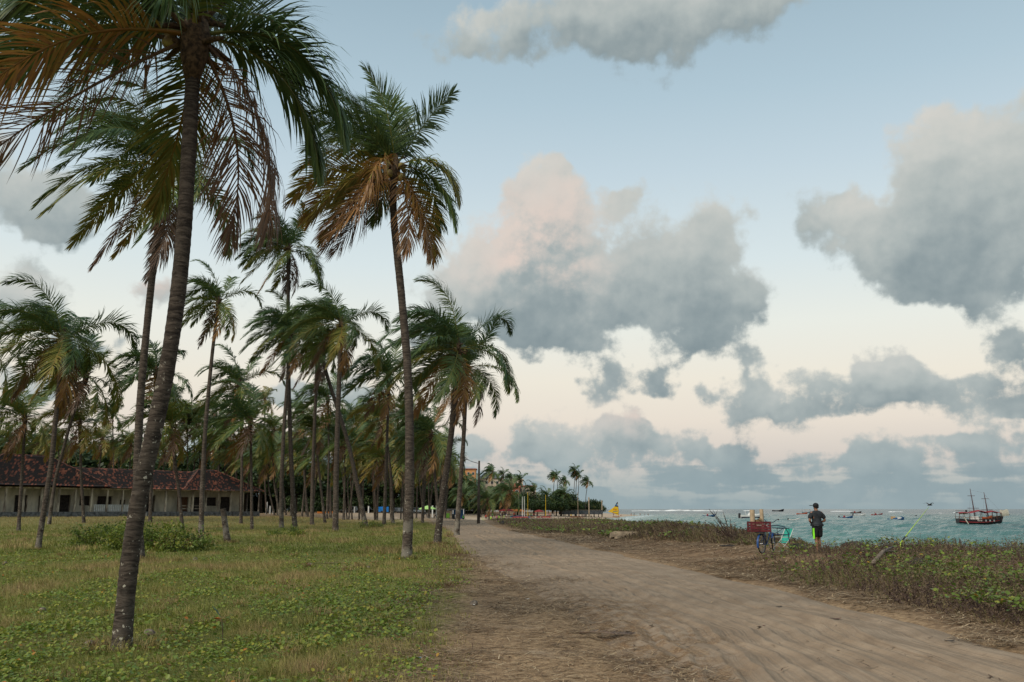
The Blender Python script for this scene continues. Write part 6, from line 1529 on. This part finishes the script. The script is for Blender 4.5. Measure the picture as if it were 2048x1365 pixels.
# ------------------------------------------------------------------ the far shore: trees, palms, buildings, beach life
def place(px, D): p = at(px, 1018, D); return Vector((p.x, p.y, h1(p.x, p.y)))
FP = 'palms along the far shore'
for k, (cx, cy, bx, D, sc, lab) in enumerate([
    (985, 945, 986, 330, 1.35, 'full palm nearest the lamp post on the far shore'), (1007, 950, 1006, 345, 1.0, 'palm with thin trunk in front of the cream building'), (1023, 957, 1018, 350, 1.1, 'second palm in front of the cream building'), (1042, 960, 1040, 345, 1.2, 'palm leaning over the right end of the cream building'),
    (1109, 952, 1108, 380, 0.95, 'left one of the twin tall palms on the headland'), (1114, 952, 1113, 382, 0.95, 'right one of the twin tall palms on the headland'), (1131, 962, 1130, 385, 0.95, 'shorter tall palm between twin and highest headland palms'), (1150, 942, 1142, 390, 1.1, 'highest palm of the headland with curved trunk'), (1154, 948, 1153, 391, 0.9, 'middle palm of the highest headland trio'), (1158, 950, 1151, 392, 1.0, 'right palm of the highest headland trio'), (1176, 963, 1171, 395, 1.1, 'outermost palm on the headland'),
    (1068, 985, 1066, 350, 1.3, 'low palm at the right of the beach masts'), (1020, 985, 1012, 290, 1.6, 'spreading palm behind the beach crowd'), (975, 1000, 978, 190, 1.0, 'bright low palm right behind the lamp post'), (1128, 990, 1127, 375, 1.3, 'low bushy palm below the headland twins'), (1095, 993, 1096, 370, 1.2, 'low palm left of the thatched huts'), (950, 975, 948, 300, 1.3, 'palm directly left of the lamp post top'), (930, 965, 930, 310, 1.4, 'palm in front of the orange building'), (925, 990, 925, 280, 1.2, 'low palm between the rightmost grove trunks'), (962, 985, 962, 270, 1.1, 'yellowish palm at the lamp post foot'), (907, 950, 908, 300, 1.4, 'palm left of the orange building'), (1000, 990, 1000, 300, 1.3, 'dense low palm behind the parasols')]):
    base = at(bx, 1026, D); base.z = h1(base.x, base.y)
    palm([(bx, 1026), ((cx + bx) / 2 + (2 if k % 2 else -2), (cy + 1026) / 2), (cx, cy)], lab, (cr3 if 952 <= 0 or cy < 970 else cr2[:2])[k % 2], D=D, near=False, seed=200 + k, scale=sc, yaw=0.3 * (k % 3 - 1), group=FP, r0=0.16)
fl_ = 'dark green tree in the dense belt behind the far beach'
for k, (x, y, D, w) in enumerate(sorted([(890, 975, 330, 1.3), (912, 970, 340, 1.3), (940, 985, 330, 1.2), (960, 980, 345, 1.3), (985, 985, 330, 1.2), (1010, 990, 340, 1.2), (1035, 985, 345, 1.3), (1050, 995, 335, 1.2), (1068, 990, 350, 1.3), (1090, 1000, 365, 1.2), (1105, 990, 370, 1.4), (1122, 985, 380, 1.4), (1138, 995, 385, 1.2), (1172, 1003, 400, 1.1), (1188, 1001, 405, 1.1), (1150, 1003, 395, 1.2), (1197, 1008, 410, 1.0), (1030, 1003, 320, 1.3), (1075, 1005, 350, 1.3), (1000, 1002, 310, 1.3), (1112, 1006, 370, 1.5), (970, 1000, 300, 1.2), (935, 1003, 300, 1.2), (905, 1000, 300, 1.2)])):
    tree(x, y, D, '%s tree from the left in the dense belt behind the far beach' % nth(k + 1), k + 1, w, 'tree belt behind the far beach')
def building(x0, x1, ytop, ybot, D, label, wallm, roofm, floors, cols, roof='flat'):
    a, b_ = at(x0, ytop, D), at(x1, ytop, D); zb = min(at(x0, ybot, D).z, 1.0); w = b_.x - a.x; h = a.z - zb
    o = thing('building', label, 'building', ((a.x + b_.x) / 2, D + 6, zb), 0)
    MB().box((0, 0, h / 2), (w, 10, h)).build('wall', wallm, o)
    if roof == 'flat': MB().box((0, 0, h + 0.2), (w + 0.8, 10.8, 0.4)).build('roof', roofm, o)
    else: MB().add([(-w / 2 - .6, -5.6, h), (w / 2 + .6, -5.6, h), (w / 2 + .6, 5.6, h), (-w / 2 - .6, 5.6, h), (-w / 4, 0, h + 2.4), (w / 4, 0, h + 2.4)], [(0, 1, 5, 4), (1, 2, 5), (2, 3, 4, 5), (3, 0, 4), (0, 3, 2, 1)]).build('roof', roofm, o)
    for f in range(floors):
        for c in range(cols):
            x = -w / 2 + w * (c + 0.5) / cols; z = h - (f + 0.62) * 3.0
            wn_ = MB().box((x, -5.03, z), (w / cols * 0.5, 0.12, 1.3)).build('window', WHITE, o); MB().box((x, -5.09, z), (w / cols * 0.42, 0.06, 1.1)).build('pane', mat('dark_glass', (0.03, 0.035, 0.04), 0.15, 0.1, 1.0), wn_)
    return o
CRM = mat('cream_wall', (0.52, 0.45, 0.35), 0.9, 0.12, 0.3); ORW = mat('orange_wall', (0.48, 0.24, 0.10), 0.9, 0.15, 0.3); GRYR = mat('slate_roof', (0.13, 0.14, 0.16), 0.8, 0.2, 0.5); REDR = mat('red_roof', (0.30, 0.10, 0.06), 0.9, 0.3, 0.6)
building(903, 951, 939, 1010, 400, 'orange building standing high between the two rightmost trunks', ORW, REDR, 2, 5)
building(957, 1000, 957, 1010, 410, 'house with grey slate roof right of the lamp post', CRM, GRYR, 1, 4, 'hip')
building(1000, 1046, 960, 1010, 420, 'cream apartment block above the beach trees', CRM, CRM, 1, 3)
building(1004, 1040, 975, 1010, 405, 'low red-roofed house in front of the cream block', REDR, REDR, 1, 3, 'hip')
building(1038, 1072, 973, 1010, 412, 'long cream building with red parapet', CRM, REDR, 1, 5)
building(930, 946, 985, 1015, 330, 'small white house behind the rightmost grove trunk', HWHT, HWHT, 1, 2)
THT = mat('thatch', (0.075, 0.062, 0.055), 0.98, 0.4, 2.0, bump=0.6)
for (x, D, r_, h, lab) in ((1162, 400, 3.6, 5.0, 'large thatched beach hut on the headland'), (1193, 408, 2.9, 4.3, 'smaller thatched hut at the headland tip'), (1147, 395, 2.2, 3.6, 'thatched hut beside the tall headland trunks')):
    p = place(x, D); o = thing('thatched_hut', lab, 'hut', (p.x, p.y, max(p.z, 0.2)))
    b_ = MB(); n_ = 16
    for (za, ra, zb_, rb) in ((h * .48, r_ * 1.25, h * .72, r_ * .75), (h * .72, r_ * .75, h, 0.08)):
        for k in range(n_):
            a, c = 2 * math.pi * k / n_, 2 * math.pi * (k + 1) / n_
            b_.quad((ra * math.cos(a), ra * math.sin(a), za), (ra * math.cos(c), ra * math.sin(c), za), (rb * math.cos(c), rb * math.sin(c), zb_), (rb * math.cos(a), rb * math.sin(a), zb_))
    b_.build('roof', THT, o)
    for k in range(8): MB().tube([(r_ * .95 * math.cos(k * .785), r_ * .95 * math.sin(k * .785), -0.5), (r_ * .95 * math.cos(k * .785), r_ * .95 * math.sin(k * .785), h * .56)], .1, 5).build('post', SPAR, o)
    MB().box((0, 0, 0.5), (r_ * 1.5, r_ * 1.5, 1.0)).build('wall', CRM, o)
q0, q1 = at(1118, 1022, 380), at(1205, 1022, 400)
gwl = thing('garden_wall', 'low grey sea wall below the thatched huts', 'wall', (q0.x, q0.y, -0.6), math.atan2(q1.y - q0.y, q1.x - q0.x))
MB().box(((q1 - q0).length / 2, 0, 0.9), ((q1 - q0).length, 0.4, 1.8)).build('wall', PLINTH, gwl); MB().box(((q1 - q0).length / 2, 0, 1.88), ((q1 - q0).length + .2, 0.6, 0.14)).build('coping', CONC, gwl)
for (x, yt, D, lab) in ((1178, 995, 385, 'pale concrete post before the large thatched hut'), (1204, 1001, 400, 'thin chimney post at the headland tip')):
    p = place(x, D); MBp = MB().tube([(0, 0, -1), (0, 0, at(x, yt, D).z - p.z)], [0.35, 0.26], 8); tag(MBp.build('concrete_post', CONC, None, False, p), lab, 'post')
# lamp post beside the track
lpb = ground(957, 1048); ltop = at(957, 922, lpb.y); hgt = ltop.z - lpb.z
lamp = thing('lamp_post', 'tall dark wooden lamp post with a thin arm beside the track', 'lamp post', lpb)
PW_ = mat('creosoted_post', (0.075, 0.062, 0.052), 0.9, 0.4, 3.0, bump=0.4, stretch=(1, 1, .3))
MB().tube([(0, 0, -.3), (0, 0, hgt * .5), (0.03, 0, hgt)], [0.19, 0.15, 0.11], 10).build('pole', PW_, lamp, True)
arm = [at(x, y, lpb.y) - lpb for x, y in ((956, 927), (945, 924), (934, 919))]
ar = MB().tube(arm, 0.04, 6).build('arm', STEEL, lamp, True); MB().ball(arm[-1] + Vector((-.12, 0, 0)), (0.24, 0.10, 0.06), 8, 6).build('lamp_head', STEEL, ar, True)
for k in range(4): MB().tube([(0.05, -0.05, hgt - .9 - k * .3), (0.05, -0.22, hgt - .9 - k * .3)], .03, 6).build('insulator', STEEL, lamp)
ps_ = ground(952, 1045); 
# vehicles and stalls at the end of the track
GLS = mat('car_glass', (0.02, 0.025, 0.03), 0.08, 0.1, 2.0)
def car(px, D, label, paint, L=4.1, Hh=1.5, rz=0.0, rear=False):
    p = place(px, D); o = thing('parked_car', label, 'car', p, rz)
    prof = [(-L / 2, .35), (-L / 2, .85), (-L * .46, 1.0), (-L * .36, Hh), (L * .10, Hh), (L * .26, .98), (L * .46, .88), (L / 2, .70), (L / 2, .35)]
    b_ = MB(); n_ = len(prof)
    def w(z): return 0.85 if z < 1.0 else 0.72
    v = [(x, -w(z), z) for x, z in prof] + [(x, w(z), z) for x, z in prof]
    b_.add(v, [tuple(range(n_)), tuple(range(2 * n_ - 1, n_ - 1, -1))] + [((i + 1) % n_, i, n_ + i, n_ + (i + 1) % n_) for i in range(n_)]); b_.build('body', paint, o)
    for sg in (-1, 1):
        for (x0, x1) in ((-L * .33, -L * .12), (-L * .10, L * .09)): MB().add([(x0 - .1, sg * .845, 1.0), (x1 + .1, sg * .845, 1.0), (x1, sg * .75, Hh - .1), (x0, sg * .75, Hh - .1)], [(0, 1, 2, 3)]).build('window', GLS, o)
        for x in (-L * .31, L * .31):
            wl_ = link('wheel', None, o)
            MB().tube([(x, sg * .70, .32), (x, sg * .87, .32)], .32, 14).build('tyre', RUB, wl_); MB().tube([(x, sg * .86, .32), (x, sg * .885, .32)], .19, 10).build('rim', STEEL, wl_)
        MB().ball((L * .485, sg * .6, .72), (.06, .16, .09), 8, 5).build('headlight', HWHT, o); MB().box((-L / 2 - .01, sg * .65, .85), (.05, .22, .22)).build('tail_light', HRED, o)
    MB().add([(L * .115, -.66, Hh - .05), (L * .255, -.76, 1.02), (L * .255, .76, 1.02), (L * .115, .66, Hh - .05)], [(0, 1, 2, 3)]).build('windscreen', GLS, o)
    return o
car(692, 290, 'white hatchback parked side-on between trunks at the back', HWHT, 4.0, 1.5, R(176))
car(703, 305, 'grey van behind the white hatchback', mat('grey_paint', (0.25, 0.28, 0.29), 0.3, 0.1, 2.0), 4.4, 2.0, R(170))
car(836, 285, 'white pickup parked behind the tall roadside palm', HWHT, 4.6, 1.6, R(8)); car(803, 280, 'white car seen end-on right of the blue tarpaulin', HWHT, 4.0, 1.5, R(80)); car(793, 283, 'pale car close right of the blue tarpaulin', mat('silver_paint', (0.45, 0.46, 0.46), 0.3, 0.1, 2.0), 4.0, 1.5, R(100)); car(732, 300, 'dark car left of a white post behind the slanting palm', HBLK, 4.2, 1.5, R(170))
tp = place(764, 262); tr = thing('covered_trailer', 'trailer under a bright blue tarpaulin in the grove', 'trailer', tp, R(5))
tb = MB()
for i in range(8):
    for (ya, za, yb, zb_) in ((-.95, .35, -.95, 1.45), (-.95, 1.45, -.5, 1.75), (-.5, 1.75, .5, 1.8), (.5, 1.8, .95, 1.45), (.95, 1.45, .95, .35)):
        f = lambda x, y, z: (x, y + .04 * math.sin(x * 5 + z), z + (.07 * math.sin(x * 3.1 + y)))
        x0, x1 = -1.9 + i * .475, -1.9 + (i + 1) * .475; tb.quad(f(x0, ya, za), f(x1, ya, za), f(x1, yb, zb_), f(x0, yb, zb_))
for x in (-1.9, 1.9): tb.add([(x, -.95, .35), (x, .95, .35), (x, .95, 1.45), (x, .5, 1.8), (x, -.5, 1.75), (x, -.95, 1.45)], [(0, 1, 2, 3, 4, 5)])
tb.build('tarpaulin', mat('blue_tarpaulin', (0.01, 0.16, 0.48), 0.5, 0.2, 1.5), tr); MB().box((0, 0, .45), (3.6, 1.7, .25)).build('chassis', HBLK, tr)
for sg in (-1, 1): MB().tube([(0, sg * .9, .3), (0, sg * 1.02, .3)], .3, 12).build('wheel', RUB, tr)
def parasol(px, D, label, m, r_=1.5, h=2.4, m2=None, tilt=0.0, z=None):
    p = place(px, D); o = thing('parasol', label, 'parasol', p if z is None else (p.x, p.y, z)); o.rotation_euler = (0, tilt, 0)
    b_ = MB(); n_ = 10
    for k in range(n_):
        a, c = 2 * math.pi * k / n_, 2 * math.pi * (k + 1) / n_
        P_ = lambda t, f: Vector((r_ * f * math.cos(t), r_ * f * math.sin(t), h - .55 * f ** 1.6 * r_ / 1.5))
        mi = k % 2 if m2 else 0
        b_.add([(0, 0, h), P_(a, .55), P_(c, .55)], [(0, 1, 2)], mi); b_.quad(P_(a, .55), P_(a, 1), P_(c, 1), P_(c, .55), mi); b_.quad(P_(a, 1), P_(a, 1) - Vector((0, 0, .15)), P_(c, 1) - Vector((0, 0, .15)), P_(c, 1), mi)
    b_.build('canopy', [m, m2] if m2 else m, o); MB().tube([(0, 0, -.2), (0, 0, h + .1)], .03, 6).build('pole', STEEL, o)
    return o
LGRN = mat('lime_canvas', (0.38, 0.62, 0.20), 0.8, 0.15, 2.0); BLUC = mat('blue_canvas', (0.03, 0.06, 0.22), 0.8, 0.15, 2.0); WHTC = mat('white_canvas', (0.62, 0.63, 0.62), 0.8, 0.1, 2.0); REDC = mat('red_canvas', (0.22, 0.03, 0.03), 0.8, 0.15, 2.0); ORC = mat('orange_canvas', (0.42, 0.14, 0.025), 0.8, 0.15, 2.0)
parasol(855, 235, 'wide lime green parasol in front of the parked cars', LGRN, 2.3, 3.1)
parasol(1045, 165, 'blue and white beach parasol tilted over sitters behind the bluff', BLUC, 1.25, 2.0, WHTC, 0.25)
for k, (x, D, m_, lab) in enumerate(((1008, 300, REDC, 'leftmost red parasol of the beach bar row'), (1017, 302, REDC, 'second red parasol of the beach bar row'), (1024, 304, ORC, 'orange parasol next to the red beach pair'), (1033, 306, ORC, 'orange parasol in the middle of the beach row'), (1041, 308, ORC, 'rightmost orange parasol of the beach row'), (1078, 330, REDC, 'lone red parasol right of the yellow mast'))): parasol(x, D, lab, m_, 1.8, 2.6)
# white gate posts, ruined kiosk, stalls
for k, (x, yt, yb, D, lab) in enumerate(((690, 1014, 1029, 255, 'short white post before the white hatchback'), (709, 1014, 1027, 258, 'short white post behind the slanting trunk'), (737, 1013, 1029, 250, 'thick white post left of the blue tarpaulin'), (865, 1012, 1027, 240, 'white post below the lime parasol'), (873, 1007, 1026, 236, 'tall white post right of the lime parasol'), (533, 1005, 1030, 205, 'thin white fence post right of the house end'), (540, 1013, 1030, 206, 'second thin fence post right of the house'), (547, 1021, 1030, 207, 'third, lowest fence post right of the house'))):
    p = place(x, D); h_ = at(x, yt, D).z - p.z; tag(MB().box((0, 0, h_ / 2), (.34, .34, h_), taper=.9).box((0, 0, h_ + .03), (.42, .42, .06)).build('white_post', WHITE, None, False, p), lab, 'post')
kp_ = place(892, 195); ki = thing('ruined_kiosk', 'pale ruined kiosk with flat roof right of the dark curved trunk', 'kiosk', kp_, R(12))
MB().box((-.2, -1.2, 1.2), (2.6, .25, 2.5)).box((-1.4, .3, 1.2), (.25, 2.9, 2.5)).build('wall', CONC, ki); MB().box((.9, .8, .85), (2.4, .3, 1.7)).build('broken_wall', PLINTH, ki); MB().box((0, 0, 2.62), (3.6, 3.4, .22)).build('roof', PLINTH, ki); MB().box((.25, -1.34, 1.35), (.7, .04, 1.0)).build('green_panel', mat('green_panel_paint', (0.18, 0.42, 0.05), 0.6, 0.2, 3.0), ki)
stl = place(912, 240); so = thing('beach_stall', 'white-framed stall between the two rightmost grove trunks', 'stall', stl)
MB().box((0, 0, 2.5), (4.5, 2.6, .12)).build('roof', STEEL, so)
for x in (-2.1, -.7, .7, 2.1): MB().box((x, -1.2, 1.22), (.14, .14, 2.44)).build('post', WHITE, so)
MB().box((0, 1.2, 1.2), (4.4, .1, 2.4)).build('back_panel', HBLU, so); MB().box((-.4, -1.1, .5), (2.6, .4, 1.0)).build('counter', WHITE, so)
for k, (x, D, lab) in enumerate(((850, 242, 'black motorbike under the lime parasol'), (858, 238, 'red motorbike beside the black one'), (871, 232, 'dark motorbike right of the tall white post'))):
    p = place(x, D); o = thing('motorbike', lab, 'motorbike', p, R(20 + 50 * k))
    for w in (-.62, .62):
        MB().tube([(w + .27 * math.cos(a), 0, .3 + .27 * math.sin(a)) for a in np.linspace(0, 2 * math.pi, 15)], .055, 6, cap=False).build('wheel', RUB, o, True)
    MB().tube([(-.62, 0, .3), (-.2, 0, .62), (.3, 0, .80), (.62, 0, .3)], [.05, .12, .12, .04], 8).ball((.08, 0, .78), (.28, .15, .14), 8, 6).build('body', HRED if k == 1 else HBLK, o, True); MB().ball((-.38, 0, .82), (.36, .13, .07), 8, 5).build('seat', RUB, o, True); MB().tube([(.38, -.36, 1.06), (.42, 0, 1.0), (.38, .36, 1.06)], .02, 5).build('handlebar', STEEL, o)
cn = place(655, 225); co_ = thing('canoe', 'orange canoe lying on the ground left of the white hatchback', 'canoe', cn, R(-8)); hull(5.2, .8, .38, .25, .7, transom=.3).build('hull', ORC, co_, True); MB().box((0, 0, .32), (.5, .7, .05)).build('thwart', WOODB, co_)
# masts of rafts drawn up on the beach
for k, (x, yt, D, m_, lab) in enumerate(((1041, 994, 285, HWHT, 'beached raft with the left white mast'), (1045, 993, 288, HWHT, 'beached raft with the right white mast'), (1052, 985, 292, YELL, 'beached raft with a yellow mast left of the palms'), (1088, 990, 310, YELL, 'beached raft with a yellow mast by the headland trees'), (1034, 975, 296, CONC, 'beached raft with the tallest pale mast'), (1153, 985, 350, CONC, 'raft at the waterline with a thin mast before the headland'))):
    p = place(x, D); o = thing('beached_raft', lab, 'raft', p, R(15 * (k % 3 - 1)))
    MB().box((0, 0, .32), (5.2, 1.5, .28), taper=.93).box((0, .55, .52), (4.2, .14, .12)).box((0, -.55, .52), (4.2, .14, .12)).build('deck', [HRED, HBLU, WOODB][k % 3], o); MB().tube([(.6, 0, .3), (.6, 0, at(x, yt, D).z - p.z)], [.10, .06], 7).build('mast', m_, o)
# people on the beach
BODY = {q: body_mesh(q) for q in ('stand', 'walk', 'sit')}
CLO = [mat('cloth_' + n, c, .85, .2, 6.0) for n, c in (('red', (.35, .03, .03)), ('white', (.6, .6, .58)), ('navy', (.02, .03, .09)), ('teal', (.02, .25, .28)), ('yellow', (.55, .38, .03)), ('black', (.02, .02, .022)), ('green', (.06, .30, .06)), ('pink', (.45, .14, .18)))]
CN = ('red', 'white', 'navy', 'teal', 'yellow', 'black', 'green', 'pink')
SHI = {}; SHO = {}
def dress(kind, pose, m, i):
    d = SHI if kind == 's' else SHO
    if (pose, i) not in d: d[(pose, i)] = shirt_mesh(m, False, -.83 if pose == 'sit' else 0.0, long=.92) if kind == 's' else shorts_mesh(m, -.83 if pose == 'sit' else 0.0, pose == 'sit', 0.0 if pose != 'walk' else .12)
    return d[(pose, i)]
HAIRM = MB().ball((0, 0, 0), (.085, .10, .085), 8, 6).mesh('hair', HAIR, True)
PPL = [(1155, 215, 'stand', None, 2, 'bare-chested person in navy shorts standing at the surf behind the bluff'), (1051, 166, 'sit', None, 5, 'person sitting right of the blue and white parasol'), (1042, 164, 'sit', 5, 5, 'person sitting in the shade of the blue and white parasol'), (1060, 168, 'sit', 1, 1, 'person in white sitting beside the parasol sitters'), (941, 150, 'sit', 1, 2, 'person in white crouching left of the lamp post foot'),
       (1142, 330, 'stand', 4, 2, 'person in yellow standing on the beach below the headland'), (1158, 345, 'walk', 2, 5, 'person in navy walking at the far waterline'), (1164, 350, 'walk', 5, 2, 'person in black in the waterline pair, right one'), (1168, 352, 'stand', 2, 5, 'person in navy beside the waterline pair'), (1096, 320, 'walk', 7, 5, 'person in pink on mid beach, left of two'), (1100, 322, 'walk', 0, 5, 'person in red on mid beach, right of two'), (1106, 321, 'stand', 1, 1, 'person in white on mid beach near the yellow mast'), (1068, 300, 'walk', 0, 2, 'person in red walking by the raft masts'), (972, 235, 'walk', 0, 5, 'person in dark red walking right of the lamp post'), (978, 238, 'stand', 3, 2, 'person in teal right of the lamp post'),
       (1182, 395, 'sit', 5, 5, 'person in black sitting under the headland sea wall'), (1262, 520, 'stand', None, 0, 'leftmost bather standing on the far sandbar'), (1268, 525, 'stand', None, 2, 'second bather on the far sandbar'), (1280, 530, 'walk', None, 5, 'third bather on the far sandbar'), (1289, 535, 'stand', None, 2, 'fourth bather on the far sandbar'), (1296, 538, 'stand', None, 5, 'rightmost bather on the far sandbar'), (1227, 470, 'stand', 0, 5, 'person in red standing in the shallows by the yellow sail'),
       (985, 262, 'stand', 6, 5, 'person in green at the beach bar, leftmost of the crowd'), (993, 268, 'sit', 7, 2, 'person in pink sitting in the beach bar crowd'), (1001, 275, 'stand', 1, 2, 'person in white in the beach bar crowd'), (1005, 280, 'walk', 5, 5, 'person in black under the red parasols'), (1013, 284, 'stand', 2, 1, 'person in navy under the red parasols'), (1021, 288, 'sit', 3, 2, 'person in teal sitting under the orange parasols'), (1028, 290, 'stand', 0, 5, 'person in red under the orange parasols'), (1057, 296, 'stand', 4, 5, 'person in yellow among the raft masts'), (1062, 298, 'walk', 6, 2, 'person in green among the raft masts'), (1074, 304, 'stand', 5, 2, 'person in black near the lone red parasol'), (1081, 308, 'sit', 1, 5, 'person in white sitting near the lone red parasol'), (927, 200, 'stand', 6, 5, 'person in green standing at the white-framed stall'), (1242, 480, 'sit', 7, 5, 'bather low in the water right of the yellow sail')]
for k, (x, D, pose, sh, so_, lab) in enumerate(PPL):
    p = place(x, D); p.z = max(p.z, SEA - .35)
    o = thing('person', lab, 'person', p, k * 1.9, 'people on the beach')
    link('body', BODY[pose], o); link('shorts', dress('o', pose, CLO[so_], so_), o)
    if sh is not None: link('shirt', dress('s', pose, CLO[sh], sh), o)
    dz = -.83 if pose == 'sit' else 0.0
    link('hair', HAIRM, o, (0, -.012, 1.665 + dz))
LCH = mat('lime_plastic', (0.30, 0.55, 0.05), 0.5, 0.1, 3.0)
for k, (x, D) in enumerate(((967, 225), (983, 232), (997, 250), (1006, 262))):
    p = place(x, D); o = thing('plastic_chair', ['lime plastic chair nearest the lamp post on the sand', 'second lime plastic chair right of the lamp post', 'lime plastic chair before the beach bar crowd', 'lime plastic chair under the red parasols'][k], 'chair', p, k * 1.1)
    MB().box((0, 0, .44), (.5, .5, .05)).build('seat', LCH, o); MB().box((-.27, 0, .78), (.05, .5, .65), rot=Matrix.Rotation(R(-10), 3, 'Y')).build('backrest', LCH, o)
    for sx in (-.2, .2):
        for sy in (-.2, .2): MB().tube([(sx, sy, .44), (sx * 1.2, sy * 1.2, 0)], .025, 5).build('leg', LCH, o)
